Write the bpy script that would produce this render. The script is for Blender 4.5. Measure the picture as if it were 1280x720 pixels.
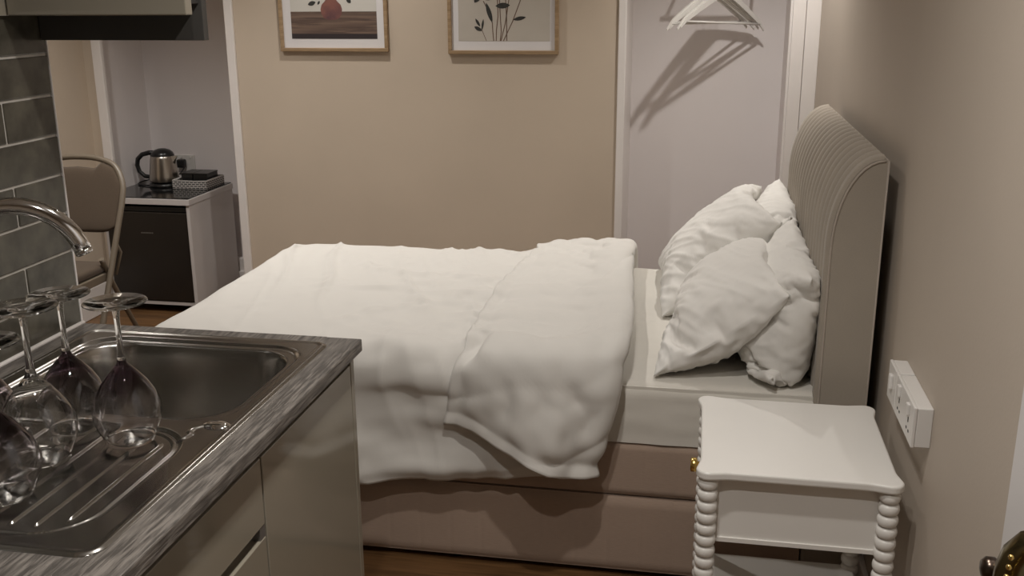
import bpy, bmesh, math, random
from mathutils import Vector, Matrix, noise

for o in list(bpy.data.objects):
    bpy.data.objects.remove(o)
scn = bpy.context.scene
COL = scn.collection
PI = math.pi
random.seed(7)

# ------------------------------------------------------------------ camera
YAW, PITCH, ROLL = math.radians(-10.672), math.radians(15.943), math.radians(-0.33)
CAM = Vector((1.2432, -1.8048, 1.5422))
fwd = Vector((math.sin(YAW)*math.cos(PITCH), math.cos(YAW)*math.cos(PITCH), -math.sin(PITCH)))
rgt = Vector((math.cos(YAW), -math.sin(YAW), 0))
upv = rgt.cross(fwd)
r2 = rgt*math.cos(ROLL) + upv*math.sin(ROLL)
u2 = -rgt*math.sin(ROLL) + upv*math.cos(ROLL)
cam = bpy.data.objects.new('camera', bpy.data.cameras.new('camera'))
COL.objects.link(cam)
m = Matrix.Identity(4)
for i in range(3):
    m[i][0], m[i][1], m[i][2], m[i][3] = r2[i], u2[i], -fwd[i], CAM[i]
cam.matrix_world = m
cam.data.sensor_width = 36
cam.data.lens = 1271/1280*36
cam.data.clip_start = 0.02
scn.camera = cam

# ------------------------------------------------------------------ light and exposure
scn.view_settings.view_transform = 'Standard'
scn.view_settings.look = 'None'
scn.view_settings.gamma = 1
scn.view_settings.use_curve_mapping = False
scn.view_settings.exposure = 0.52
wd = bpy.data.worlds.new('world'); scn.world = wd; wd.use_nodes = True
wd.node_tree.nodes['Background'].inputs[0].default_value = (0.9, 0.95, 1.0, 1)
wd.node_tree.nodes['Background'].inputs[1].default_value = 0.02

def downlight(x, y, power, z=2.39, beam=125, blend=0.9, col=(1.0, 0.955, 0.905), r=0.032):
    l = bpy.data.lights.new('downlight', 'SPOT')
    l.energy = power; l.color = col; l.spot_size = math.radians(beam); l.spot_blend = blend; l.shadow_soft_size = r
    o = bpy.data.objects.new('downlight', l); COL.objects.link(o)
    o.location = (x, y, z)
    return o
downlight(0.30, 1.36, 31)
downlight(0.95, -1.20, 46, beam=140)
downlight(1.02, -0.42, 40, beam=150)
downlight(1.45, 2.28, 50)
downlight(-0.28, 2.28, 31)
downlight(-1.15, 1.7, 62)

# ------------------------------------------------------------------ materials
def mat(name, col, rough=0.5, metal=0.0, var=0.0, vscale=8.0, bump=0.0, bscale=60.0,
        stretch=(1, 1, 1), coat=0.0, spec=0.5, sheen=0.0, col2=None, detail=4.0):
    mt = bpy.data.materials.new(name); mt.use_nodes = True
    nt = mt.node_tree; b = nt.nodes['Principled BSDF']
    b.inputs['Base Color'].default_value = (*col, 1)
    b.inputs['Roughness'].default_value = rough
    b.inputs['Metallic'].default_value = metal
    b.inputs['Coat Weight'].default_value = coat
    b.inputs['Specular IOR Level'].default_value = spec
    if sheen: b.inputs['Sheen Weight'].default_value = sheen
    tc = nt.nodes.new('ShaderNodeTexCoord'); mp = nt.nodes.new('ShaderNodeMapping')
    nt.links.new(tc.outputs['Object'], mp.inputs['Vector'])
    mp.inputs['Scale'].default_value = stretch
    if var or col2:
        n = nt.nodes.new('ShaderNodeTexNoise'); n.inputs['Scale'].default_value = vscale
        n.inputs['Detail'].default_value = detail
        nt.links.new(mp.outputs[0], n.inputs['Vector'])
        r = nt.nodes.new('ShaderNodeValToRGB')
        c2 = col2 or tuple(c*(1-var) for c in col)
        c1 = col if col2 else tuple(min(1, c*(1+var)) for c in col)
        r.color_ramp.elements[0].color = (*c2, 1); r.color_ramp.elements[1].color = (*c1, 1)
        r.color_ramp.elements[0].position = 0.3; r.color_ramp.elements[1].position = 0.7
        nt.links.new(n.outputs['Fac'], r.inputs[0]); nt.links.new(r.outputs[0], b.inputs['Base Color'])
    if bump:
        n2 = nt.nodes.new('ShaderNodeTexNoise'); n2.inputs['Scale'].default_value = bscale
        n2.inputs['Detail'].default_value = detail
        nt.links.new(mp.outputs[0], n2.inputs['Vector'])
        bp = nt.nodes.new('ShaderNodeBump'); bp.inputs['Strength'].default_value = bump
        bp.inputs['Distance'].default_value = 0.004
        nt.links.new(n2.outputs['Fac'], bp.inputs['Height']); nt.links.new(bp.outputs[0], b.inputs['Normal'])
    return mt

def wood(name, c1, c2, rough=0.5, scale=9.0, axis='Y', bump=0.15, squeeze=0.06, planks=None, waves=5.0, big=0.7, fine=0.9, lo=0.28, hi=0.85, grain=14):
    mt = bpy.data.materials.new(name); mt.use_nodes = True
    nt = mt.node_tree; b = nt.nodes['Principled BSDF']; b.inputs['Roughness'].default_value = rough
    tc = nt.nodes.new('ShaderNodeTexCoord'); mp = nt.nodes.new('ShaderNodeMapping')
    sc = [1, 1, 1]; sc['XYZ'.index(axis)] = squeeze
    mp.inputs['Scale'].default_value = sc
    nt.links.new(tc.outputs['Object'], mp.inputs['Vector'])
    n1 = nt.nodes.new('ShaderNodeTexNoise'); n1.inputs['Scale'].default_value = scale
    n1.inputs['Detail'].default_value = 3; n1.inputs['Distortion'].default_value = 0.6
    n2 = nt.nodes.new('ShaderNodeTexNoise'); n2.inputs['Scale'].default_value = scale*grain
    n2.inputs['Detail'].default_value = 5
    nt.links.new(mp.outputs[0], n1.inputs['Vector']); nt.links.new(mp.outputs[0], n2.inputs['Vector'])
    mx = nt.nodes.new('ShaderNodeMath'); mx.operation = 'MULTIPLY_ADD'; mx.inputs[1].default_value = waves
    nt.links.new(n1.outputs['Fac'], mx.inputs[0]); nt.links.new(n2.outputs['Fac'], mx.inputs[2])
    fr = nt.nodes.new('ShaderNodeMath'); fr.operation = 'PINGPONG'; fr.inputs[1].default_value = 0.5
    nt.links.new(mx.outputs[0], fr.inputs[0])
    m2 = nt.nodes.new('ShaderNodeMath'); m2.operation = 'MULTIPLY_ADD'; m2.inputs[1].default_value = big
    nt.links.new(fr.outputs[0], m2.inputs[0])
    m3 = nt.nodes.new('ShaderNodeMath'); m3.operation = 'MULTIPLY'; m3.inputs[1].default_value = fine
    nt.links.new(n2.outputs['Fac'], m3.inputs[0]); nt.links.new(m3.outputs[0], m2.inputs[2])
    r = nt.nodes.new('ShaderNodeValToRGB')
    r.color_ramp.elements[0].color = (*c1, 1); r.color_ramp.elements[1].color = (*c2, 1)
    r.color_ramp.elements[0].position = lo; r.color_ramp.elements[1].position = hi
    nt.links.new(m2.outputs[0], r.inputs[0])
    out = r.outputs[0]
    if planks:
        bt = nt.nodes.new('ShaderNodeTexBrick'); bt.inputs['Scale'].default_value = 1.0
        bt.inputs['Brick Width'].default_value = planks[0]; bt.inputs['Row Height'].default_value = planks[1]
        bt.inputs['Mortar Size'].default_value = 0.0015
        bt.inputs['Color1'].default_value = (1, 1, 1, 1); bt.inputs['Color2'].default_value = (.75, .75, .75, 1)
        bt.inputs['Mortar'].default_value = (.25, .25, .25, 1)
        nt.links.new(tc.outputs['Object'], bt.inputs['Vector'])
        mm = nt.nodes.new('ShaderNodeMixRGB'); mm.blend_type = 'MULTIPLY'; mm.inputs[0].default_value = 1
        nt.links.new(out, mm.inputs[1]); nt.links.new(bt.outputs[0], mm.inputs[2]); out = mm.outputs[0]
    nt.links.new(out, b.inputs['Base Color'])
    bp = nt.nodes.new('ShaderNodeBump'); bp.inputs['Strength'].default_value = bump; bp.inputs['Distance'].default_value = 0.002
    nt.links.new(m2.outputs[0], bp.inputs['Height']); nt.links.new(bp.outputs[0], b.inputs['Normal'])
    return mt

def fabric(name, col, rough=0.9, wscale=900.0, strength=0.25, var=0.06, stretch=(1, 1, 1), bands=None):
    """woven cloth: two crossed wave textures and a soft mottling"""
    mt = bpy.data.materials.new(name); mt.use_nodes = True
    nt = mt.node_tree; b = nt.nodes['Principled BSDF']
    b.inputs['Roughness'].default_value = rough; b.inputs['Specular IOR Level'].default_value = 0.2
    b.inputs['Sheen Weight'].default_value = 0.15
    tc = nt.nodes.new('ShaderNodeTexCoord')
    mp = nt.nodes.new('ShaderNodeMapping'); mp.inputs['Scale'].default_value = stretch
    nt.links.new(tc.outputs['Object'], mp.inputs[0])
    n = nt.nodes.new('ShaderNodeTexNoise'); n.inputs['Scale'].default_value = wscale*0.3; n.inputs['Detail'].default_value = 3
    nt.links.new(mp.outputs[0], n.inputs['Vector'])
    n2 = nt.nodes.new('ShaderNodeTexNoise'); n2.inputs['Scale'].default_value = 5; n2.inputs['Detail'].default_value = 2
    nt.links.new(tc.outputs['Object'], n2.inputs['Vector'])
    ad = nt.nodes.new('ShaderNodeMath'); ad.operation = 'ADD'
    nt.links.new(n.outputs['Fac'], ad.inputs[0]); nt.links.new(n2.outputs['Fac'], ad.inputs[1])
    r = nt.nodes.new('ShaderNodeValToRGB')
    r.color_ramp.elements[0].position = 0.3; r.color_ramp.elements[1].position = 0.75
    mr = nt.nodes.new('ShaderNodeMath'); mr.operation = 'MULTIPLY'; mr.inputs[1].default_value = 0.5
    nt.links.new(ad.outputs[0], mr.inputs[0])
    r.color_ramp.elements[0].color = (*[c*(1-var) for c in col], 1)
    r.color_ramp.elements[1].color = (*[min(1, c*(1+var)) for c in col], 1)
    nt.links.new(mr.outputs[0], r.inputs[0]); nt.links.new(r.outputs[0], b.inputs['Base Color'])
    bp = nt.nodes.new('ShaderNodeBump'); bp.inputs['Strength'].default_value = strength; bp.inputs['Distance'].default_value = 0.001
    nt.links.new(n.outputs['Fac'], bp.inputs['Height']); nt.links.new(bp.outputs[0], b.inputs['Normal'])
    return mt

M = {}
M['beige'] = mat('beige_wall_paint', (0.575, 0.485, 0.385), 0.75, var=0.03, vscale=2.5, bump=0.06, bscale=140)
M['greige'] = mat('greige_wall_paint', (0.50, 0.435, 0.365), 0.6, var=0.03, vscale=2.0, bump=0.06, bscale=140)
M['white_wall'] = mat('white_wall_paint', (0.84, 0.795, 0.785), 0.6, var=0.02, vscale=2, bump=0.04, bscale=120)
M['gloss_white'] = mat('white_gloss_paint', (0.80, 0.76, 0.73), 0.3, var=0.02, vscale=5)
M['ceiling'] = mat('ceiling_paint', (0.72, 0.69, 0.65), 0.85, var=0.02)
M['floor'] = wood('brown_laminate_floor', (0.085, 0.042, 0.016), (0.19, 0.098, 0.040), 0.42, 7, 'X', planks=(1.2, 0.19))
M['worktop'] = wood('grey_brown_oak_worktop', (0.066, 0.058, 0.051), (0.19, 0.17, 0.15), 0.5, 7, 'Y', bump=0.6, squeeze=0.09, waves=8.0, big=0.24, fine=1.05, lo=0.46, hi=0.74, grain=32)
M['tile'] = mat('dark_olive_glazed_tile', (0.066, 0.060, 0.046), 0.24, var=0.5, vscale=16, bump=0.25, bscale=9)
M['grout'] = mat('pale_grey_grout', (0.50, 0.47, 0.43), 0.8, var=0.1, vscale=40)
M['steel'] = mat('brushed_sink_steel', (0.40, 0.385, 0.36), 0.22, 1.0, var=0.02, vscale=30)
M['chrome'] = mat('polished_chrome', (0.75, 0.74, 0.73), 0.08, 1.0)
M['cab'] = mat('gloss_greige_cabinet_lacquer', (0.27, 0.243, 0.192), 0.10, var=0.02, vscale=3, coat=0.3)
M['cab_dark'] = mat('dark_cabinet_board', (0.04, 0.038, 0.036), 0.5, var=0.1)
M['cab_channel'] = mat('anodised_grip_channel', (0.30, 0.29, 0.28), 0.4, 0.8, var=0.03)
M['charcoal_board'] = mat('charcoal_end_board', (0.062, 0.058, 0.053), 0.55, var=0.08, vscale=12)  # dark tone is the cabinet end board's own colour
M['duvet'] = fabric('white_cotton_duvet', (0.63, 0.61, 0.572), 0.85, 1200, 0.12, 0.015)
M['pillow'] = fabric('white_cotton_pillowcase', (0.76, 0.74, 0.70), 0.85, 1200, 0.12, 0.015)
M['sheet'] = fabric('cream_cotton_sheet', (0.66, 0.63, 0.57), 0.85, 1200, 0.12, 0.02)
M['linen'] = fabric('oatmeal_linen_upholstery', (0.37, 0.325, 0.27), 0.92, 700, 0.5, 0.10, (1, 1, 6))
M['linen_base'] = fabric('taupe_linen_upholstery', (0.40, 0.30, 0.235), 0.92, 700, 0.5, 0.10, (0.25, 1, 3))
M['piping'] = fabric('oatmeal_piping', (0.42, 0.365, 0.31), 0.9, 700, 0.3, 0.05)
M['ns_white'] = mat('white_satin_lacquer', (0.76, 0.74, 0.70), 0.32, var=0.012, vscale=6)
M['brass'] = mat('polished_brass', (0.72, 0.50, 0.16), 0.22, 1.0)
M['old_brass'] = mat('aged_brass', (0.20, 0.165, 0.085), 0.25, 1.0, var=0.25, vscale=30)
M['bronze'] = mat('dark_bronze', (0.10, 0.075, 0.06), 0.28, 1.0)
M['plastic_white'] = mat('white_socket_plastic', (0.70, 0.68, 0.65), 0.3)
M['plastic_black'] = mat('black_plastic', (0.012, 0.012, 0.012), 0.3)
M['hole'] = mat('socket_slot_black', (0.02, 0.02, 0.02), 0.8)
M['black_glass'] = mat('black_glossy_top', (0.012, 0.012, 0.012), 0.08, var=0.2, vscale=30)
M['fridge'] = mat('dark_brown_black_fridge_door', (0.018, 0.014, 0.011), 0.35, var=0.1, vscale=5)
M['fridge_white'] = mat('white_melamine', (0.60, 0.565, 0.55), 0.4, var=0.02)
M['kettle_steel'] = mat('brushed_kettle_steel', (0.50, 0.46, 0.41), 0.28, 1.0, var=0.06, vscale=50, stretch=(1, 1, 0.05))
M['chair_metal'] = mat('beige_painted_tube', (0.165, 0.135, 0.10), 0.4, var=0.03)
M['chair_fabric'] = fabric('tan_chair_fabric', (0.080, 0.058, 0.040), 0.9, 600, 0.4, 0.08)
M['oak_frame'] = wood('light_oak_frame', (0.25, 0.165, 0.085), (0.42, 0.295, 0.175), 0.5, 20, 'X', bump=0.1)
M['paper'] = mat('white_mount_paper', (0.74, 0.72, 0.72), 0.7)
M['art_grey'] = mat('warm_grey_print', (0.53, 0.49, 0.43), 0.7, var=0.04, vscale=6)
M['art_pale'] = mat('pale_print_background', (0.62, 0.60, 0.55), 0.7, var=0.03, vscale=6)
M['art_table'] = wood('painted_brown_tabletop', (0.075, 0.048, 0.04), (0.20, 0.135, 0.10), 0.6, 10, 'X', bump=0.0)
M['art_edge'] = mat('painted_dark_table_edge', (0.035, 0.026, 0.028), 0.6, var=0.1)
M['art_vase'] = mat('painted_terracotta_vase', (0.33, 0.135, 0.095), 0.6, col2=(0.10, 0.05, 0.06), vscale=9)
M['ink'] = mat('black_ink', (0.035, 0.035, 0.032), 0.7, var=0.3, vscale=40)
M['ink_brown'] = mat('brown_ink', (0.16, 0.10, 0.07), 0.7)
M['hanger'] = mat('white_painted_wood', (0.78, 0.76, 0.72), 0.35)
M['rail'] = M['chrome']
M['door'] = mat('white_door_gloss', (0.60, 0.58, 0.57), 0.35)

def glass(name, tint=None, z0=0, z1=1):
    mt = bpy.data.materials.new(name); mt.use_nodes = True
    nt = mt.node_tree; b = nt.nodes['Principled BSDF']
    b.inputs['Transmission Weight'].default_value = 1
    b.inputs['Roughness'].default_value = 0.0
    b.inputs['IOR'].default_value = 1.48
    b.inputs['Base Color'].default_value = (0.97, 0.97, 0.97, 1)
    if tint:
        tc = nt.nodes.new('ShaderNodeTexCoord'); sp = nt.nodes.new('ShaderNodeSeparateXYZ')
        nt.links.new(tc.outputs['Object'], sp.inputs[0])
        mr = nt.nodes.new('ShaderNodeMapRange'); mr.inputs[1].default_value = z0; mr.inputs[2].default_value = z1
        mr.interpolation_type = 'SMOOTHSTEP'
        nt.links.new(sp.outputs['Z'], mr.inputs[0])
        r = nt.nodes.new('ShaderNodeValToRGB')
        r.color_ramp.elements[0].color = (0.96, 0.95, 0.96, 1); r.color_ramp.elements[1].color = (*tint, 1)
        nt.links.new(mr.outputs[0], r.inputs[0]); nt.links.new(r.outputs[0], b.inputs['Base Color'])
    return mt
M['glass'] = glass('clear_glass')
M['glass_plum'] = glass('plum_tinted_glass', (0.16, 0.10, 0.135), 0.045, 0.112)

# ------------------------------------------------------------------ mesh helpers
class MB:
    def __init__(s): s.bm = bmesh.new(); s.smooth = False
    def box(s, x0, x1, y0, y1, z0, z1, bev=0.0, seg=2):
        b = bmesh.new()
        bmesh.ops.create_cube(b, size=1)
        for v in b.verts:
            v.co = Vector((x0 if v.co.x < 0 else x1, y0 if v.co.y < 0 else y1, z0 if v.co.z < 0 else z1))
        if bev: bmesh.ops.bevel(b, geom=list(b.edges), offset=bev, segments=seg, profile=0.5, affect='EDGES')
        return s.merge(b)
    def merge(s, b, mtx=None):
        if mtx is not None: bmesh.ops.transform(b, matrix=mtx, verts=b.verts)
        mp = {v: s.bm.verts.new(v.co) for v in b.verts}
        for f in b.faces:
            try:
                nf = s.bm.faces.new([mp[v] for v in f.verts]); nf.smooth = f.smooth
            except ValueError: pass
        b.free(); return s
    def lathe(s, prof, center=(0, 0, 0), n=32, axis='Z', mtx=None):
        """prof: (radius, height) list"""
        b = bmesh.new(); rings = []
        for r, h in prof:
            if r < 1e-6: rings.append([b.verts.new((0, 0, h))])
            else: rings.append([b.verts.new((r*math.cos(2*PI*k/n), r*math.sin(2*PI*k/n), h)) for k in range(n)])
        for A, B in zip(rings, rings[1:]):
            for k in range(n):
                k2 = (k+1) % n
                if len(A) == 1 and len(B) == 1: continue
                if len(A) == 1: f = b.faces.new((A[0], B[k2], B[k]))
                elif len(B) == 1: f = b.faces.new((A[k], A[k2], B[0]))
                else: f = b.faces.new((A[k], A[k2], B[k2], B[k]))
                f.smooth = True
        bmesh.ops.recalc_face_normals(b, faces=b.faces)
        T = Matrix.Translation(center)
        if axis == 'X': T = T @ Matrix.Rotation(PI/2, 4, 'Y')
        if axis == 'Y': T = T @ Matrix.Rotation(-PI/2, 4, 'X')
        if mtx is not None: T = mtx
        return s.merge(b, T)
    def tube(s, pts, r, n=12, closed=False, radii=None, flat=1.0):
        pts = [Vector(p) for p in pts]; b = bmesh.new(); rings = []
        N = len(pts); prev = None
        for i, p in enumerate(pts):
            if closed: t = (pts[(i+1) % N]-pts[i-1]).normalized()
            else: t = (pts[min(i+1, N-1)]-pts[max(i-1, 0)]).normalized()
            if prev is None:
                a = Vector((0, 0, 1)) if abs(t.z) < 0.9 else Vector((1, 0, 0))
                u = t.cross(a).normalized()
            else:
                u = (prev - t*prev.dot(t)).normalized()
            prev = u; w = t.cross(u)
            rr = radii[i] if radii else r
            rings.append([b.verts.new(p+u*rr*math.cos(2*PI*k/n)+w*rr*flat*math.sin(2*PI*k/n)) for k in range(n)])
        rr = rings+[rings[0]] if closed else rings
        for A, B in zip(rr, rr[1:]):
            for k in range(n):
                f = b.faces.new((A[k], A[(k+1) % n], B[(k+1) % n], B[k])); f.smooth = True
        if not closed:
            b.faces.new(list(reversed(rings[0]))); b.faces.new(rings[-1])
        bmesh.ops.recalc_face_normals(b, faces=b.faces)
        return s.merge(b)
    def prism(s, poly, z0, z1, mtx=None, bev=0.0):
        b = bmesh.new()
        lo = [b.verts.new((x, y, z0)) for x, y in poly]; hi = [b.verts.new((x, y, z1)) for x, y in poly]
        n = len(poly)
        b.faces.new(list(reversed(lo))); b.faces.new(hi)
        for k in range(n): b.faces.new((lo[k], lo[(k+1) % n], hi[(k+1) % n], hi[k]))
        bmesh.ops.recalc_face_normals(b, faces=b.faces)
        if bev:
            ed = [e for e in b.edges if abs(e.verts[0].co.z-e.verts[1].co.z) < 1e-6]
            bmesh.ops.bevel(b, geom=ed, offset=bev, segments=3, profile=0.5, affect='EDGES')
        return s.merge(b, mtx)
    def grid(s, fn, nu, nv, smooth=True):
        vs = [[s.bm.verts.new(fn(i/nu, j/nv)) for j in range(nv+1)] for i in range(nu+1)]
        for i in range(nu):
            for j in range(nv):
                f = s.bm.faces.new((vs[i][j], vs[i+1][j], vs[i+1][j+1], vs[i][j+1])); f.smooth = smooth
        return vs
    def build(s, name, material, parent=None, auto=None, origin=None):
        """vertices were given in world space; they are stored relative to the origin"""
        me = bpy.data.meshes.new(name)
        bmesh.ops.recalc_face_normals(s.bm, faces=s.bm.faces) if auto == 'recalc' else None
        s.bm.to_mesh(me); s.bm.free()
        o = bpy.data.objects.new(name, me); COL.objects.link(o)
        me.materials.append(material)
        org = Vector(origin) if origin is not None else Vector((0, 0, 0))
        if parent is not None:
            o.parent = parent
            base = wloc(parent)
            me.transform(Matrix.Translation(-(base+org)) if origin is not None else Matrix.Translation(-base))
            if origin is not None: o.location = org
        elif origin is not None:
            me.transform(Matrix.Translation(-org)); o.location = org
        return o
def wloc(o):
    v = Vector(o.location)
    while o.parent: o = o.parent; v += Vector(o.location)
    return v
def smooth_all(o, angle=None):
    for p in o.data.polygons: p.use_smooth = True
    return o
def thing(name, label, cat, loc, group=None):
    o = bpy.data.objects.new(name, None); COL.objects.link(o)
    o.empty_display_size = 0.05; o.location = loc
    o['label'] = label; o['category'] = cat
    if group: o['group'] = group
    return o
def struct(name, mb, material, parent=None):
    o = mb.build(name, material, parent)
    if parent is None: o['kind'] = 'structure'
    return o
def box1(*a, **k): return MB().box(*a, **k)
def rrect(x0, x1, y0, y1, r, n=8):
    pts = []
    for cx, cy, a0 in ((x1-r, y1-r, 0), (x0+r, y1-r, 90), (x0+r, y0+r, 180), (x1-r, y0+r, 270)):
        for k in range(n+1):
            a = math.radians(a0+90*k/n); pts.append((cx+r*math.cos(a), cy+r*math.sin(a)))
    return pts
def smst(e0, e1, x):
    t = max(0, min(1, (x-e0)/(e1-e0))); return t*t*(3-2*t)
def nz(x, y, z=0.0): return noise.noise(Vector((x, y, z)))

# ------------------------------------------------------------------ the room
XW, YB, YA, XL = 1.71, 2.81, 3.30, -1.75      # right wall, chimney breast, alcove back, left wall
ZC = 2.40
struct('floor', box1(XL-.1, XW+.1, -3.0, YA+.1, -0.05, 0), M['floor'])
struct('ceiling', box1(XL-.1, XW+.1, -3.0, YA+.1, ZC, ZC+.05), M['ceiling'])
struct('wall_right', box1(XW, XW+.1, -3.0, YA+.1, 0, ZC), M['greige'])
struct('wall_left', box1(XL-.1, XL, -3.0, YA+.1, 0, ZC), M['beige'])
struct('wall_front', box1(XL, XW, -3.0, -2.9, 0, ZC), M['greige'])
struct('wall_back', box1(-0.95, 0.857, YB, YA, 0, ZC), M['beige'])
struct('wall_back_left', box1(XL, -1.695, YB, YB+.012, 0, ZC), M['beige'])
struct('wall_back_alcove', box1(XL, XW, YA, YA+.05, 0, ZC), M['white_wall'])
struct('wall_back_right', box1(1.60, XW, YB+.012, YA, 0, ZC), M['white_wall'])
struct('wall_alcove_left', box1(XL, -1.722, YB+.012, YA, 0, ZC), M['white_wall'])
# white corner trims round the two alcoves
struct('trim_1', box1(-1.697, -1.648, YB-.012, YB+.012, 0, ZC, .003), M['gloss_white'])
mb = box1(-0.992, -0.95, YB-.014, YB+.03, 0, ZC, .004); mb.box(-.985, -.9505, YB+.03, YA, 0, ZC)
struct('trim_2', mb, M['gloss_white'])
mb = box1(0.857, 0.891, YB-.012, YB+.03, 0, ZC, .003); mb.box(.8575, .884, YB+.03, YA, 0, ZC)
struct('trim_3', mb, M['gloss_white'])
mb = box1(1.594, 1.648, YB-.012, YB+.012, 0, ZC, .003); mb.box(1.650, XW, YB-.008, YB+.012, 0, ZC, .002)
mb.box(1.585, 1.599, YB+.012, YB+.06, 0, ZC, .002)
struct('trim_4', mb, M['gloss_white'])
# skirting
mb = box1(XL, XL+.018, 0.05, YB-.012, 0, 0.155, .004); mb.box(XL, XL+.012, .05, YB-.012, .155, .168, .003)
struct('baseboard_left', mb, M['gloss_white'])
mb = box1(-1.722, -0.985, YA-.045, YA, 0, 0.17, .004); mb.box(-1.722, -.985, YA-.06, YA, .0, .10, .004)
struct('baseboard_alcove', mb, M['gloss_white'])
struct('baseboard_right', box1(XW-.016, XW, -.45, YB-.012, 0, 0.12, .004), M['gloss_white'])

# kitchen stub wall with tiles
wk = MB().box(-0.13, -0.010, -2.9, 0.0, 0, ZC).build('wall_kitchen', M['beige']); wk['kind'] = 'structure'
PITCH_Z, TL = 0.0772, 0.302
mb = MB()
for r in range(12):
    z0 = 0.902 + r*PITCH_Z
    y = -0.0025
    first = TL/2 if r % 2 == 1 else TL
    while y > -1.6:
        L = first if y > -.01 else TL
        mb.box(-0.010, 0.0, y-L+.0022, y-.0022, z0+.0022, z0+PITCH_Z-.0022, .0022, 2)
        y -= L
mb.build('splashback_tiles', M['tile'], wk)
MB().box(-0.010, -0.0025, -2.0, -0.008, 0.89, 1.83).build('tile_grout', M['grout'], wk)
MB().box(-0.0120, 0.0006, -0.0035, 0.0, 0.90, 1.83, .0008).build('tile_edge_trim', M['gloss_white'], wk)
MB().tube([(0.002, -1.05, .902), (0.002, -.002, .902)], .005, 8).build('silicone_seal', M['gloss_white'], wk)

# open door beside the camera
dr = bpy.data.objects.new('door_1', None); COL.objects.link(dr); dr.location = (1.64, -1.0, 0); dr['kind'] = 'structure'
MB().box(1.62, 1.66, -1.40, -0.615, 0.005, 2.03, .003).build('door_leaf', M['door'], dr)
hd = MB()
hd.prism(rrect(-.022, .022, -.095, .115, .021), 0, .007, Matrix.Translation((1.613, -.80, 0.96)) @ Matrix(((0, 0, 1, 0), (1, 0, 0, 0), (0, 1, 0, 0), (0, 0, 0, 1))), .002)
h1 = hd.build('handle_backplate', M['old_brass'], dr)
hd = MB()
hd.tube([(1.613, -.862, 1.035), (1.600, -.862, 1.036), (1.585, -.856, 1.036), (1.574, -.848, 1.030), (1.568, -.840, 1.012), (1.566, -.834, .99), (1.566, -.830, .96), (1.568, -.830, .93), (1.572, -.838, .90), (1.574, -.85, .88)], .012, 8,
        radii=[.016, .013, .013, .015, .017, .018, .018, .016, .013, .009])
hd.build('lever_handle', M['old_brass'], dr)
mb = MB()
for k in range(9):
    a = k/8
    mb.lathe([(0, -.003), (.0022, -.0022), (.003, 0), (.0022, .0022), (0, .003)], (1.549, -.874+.018*a, 1.028-.095*a), 10)
mb.build('rope_beading', M['brass'], dr)
mb = MB(); mb.lathe([(0, 0), (.009, .001), (.013, .006), (.013, .014), (.009, .019), (.006, .023), (.006, .052)], (1.560, -.752, .945), 20, 'X')
mb.build('thumb_turn', M['bronze'], dr)

# ------------------------------------------------------------------ kitchen run
WT = 0.90
wt = MB()
zt0, zt1 = 0.875, WT
wt.box(0.0, 0.072, -1.06, 0.0, zt0, zt1); wt.box(0.528, 0.603, -1.06, 0.0, zt0, zt1, .0025)
wt.box(0.072, 0.5305, -0.066, 0.0, zt0, zt1-.0001); wt.box(0.072, 0.5305, -1.06, -0.812, zt0, zt1-.0001)
w = wt.build('worktop', M['worktop']); w['label'] = 'grey-brown wood-grain kitchen worktop with the steel sink set into it'; w['category'] = 'worktop'

# sink: one pressed sheet, heights from rounded-rectangle distances
SX0, SX1, SY0, SY1 = 0.042, 0.552, -0.838, -0.034
def sdr(x, y, x0, x1, y0, y1, r):
    cx, cy = (x0+x1)/2, (y0+y1)/2
    qx, qy = abs(x-cx)-(x1-x0)/2+r, abs(y-cy)-(y1-y0)/2+r
    return math.hypot(max(qx, 0), max(qy, 0))+min(max(qx, qy), 0)-r
RIDGES = [0.118+.0345*k for k in range(11)]
EMB = [(.4835, -.5065), (.4905, -.4985), (.4935, -.4865), (.4860, -.4760), (.4870, -.4650), (.4950, -.4560), (.5120, -.4340)]
def seg_d(x, y, a, b):
    vx, vy = b[0]-a[0], b[1]-a[1]; t = max(0, min(1, ((x-a[0])*vx+(y-a[1])*vy)/(vx*vx+vy*vy)))
    return math.hypot(x-a[0]-vx*t, y-a[1]-vy*t)
def sink_z(x, y):
    z = WT+.0035
    d = sdr(x, y, SX0, SX1, SY0, SY1, .03)
    z -= .0033*smst(-.007, 0, d)
    z -= .0015*smst(-.010, -.016, d)
    b = sdr(x, y, .076, .527, -.437, -.068, .075)
    z -= .006*smst(0, -.010, b)
    b2 = sdr(x, y, .096, .508, -.420, -.088, .085)
    z -= .150*smst(0.004, -.030, b2)
    g = sdr(x, y, .085, .502, -.803, -.470, .085)
    z -= .0045*smst(0.004, -.006, g)
    z += .0026*max(0, 1-abs(g+.010)/.0035)**.5
    if x > .478 and -.52 < y < -.42:
        e = min(seg_d(x, y, EMB[k], EMB[k+1]) for k in range(len(EMB)-1))
        z += .0028*max(0, 1-(e/.0042)**2)
    if g < -.024:
        for rx in RIDGES:
            q = abs(x-rx)/.0030
            if q < 1: z += .0040*math.sqrt(1-q*q)*smst(-.024, -.032, g)
    return z
NX, NY = 340, 330
mb = MB(); keep = []
vs = [[None]*(NY+1) for _ in range(NX+1)]
for i in range(NX+1):
    for j in range(NY+1):
        x = SX0+(SX1-SX0)*i/NX; y = SY0+(SY1-SY0)*j/NY
        cd = sdr(x, y, SX0, SX1, SY0, SY1, .03)
        if cd > 0:      # pull the corner squares onto the rounded outline
            cx = min(max(x, SX0+.03), SX1-.03); cy = min(max(y, SY0+.03), SY1-.03)
            v = Vector((x-cx, y-cy)); v = v.normalized()*.03; x, y = cx+v.x, cy+v.y
        vs[i][j] = mb.bm.verts.new((x, y, sink_z(x, y)))
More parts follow.
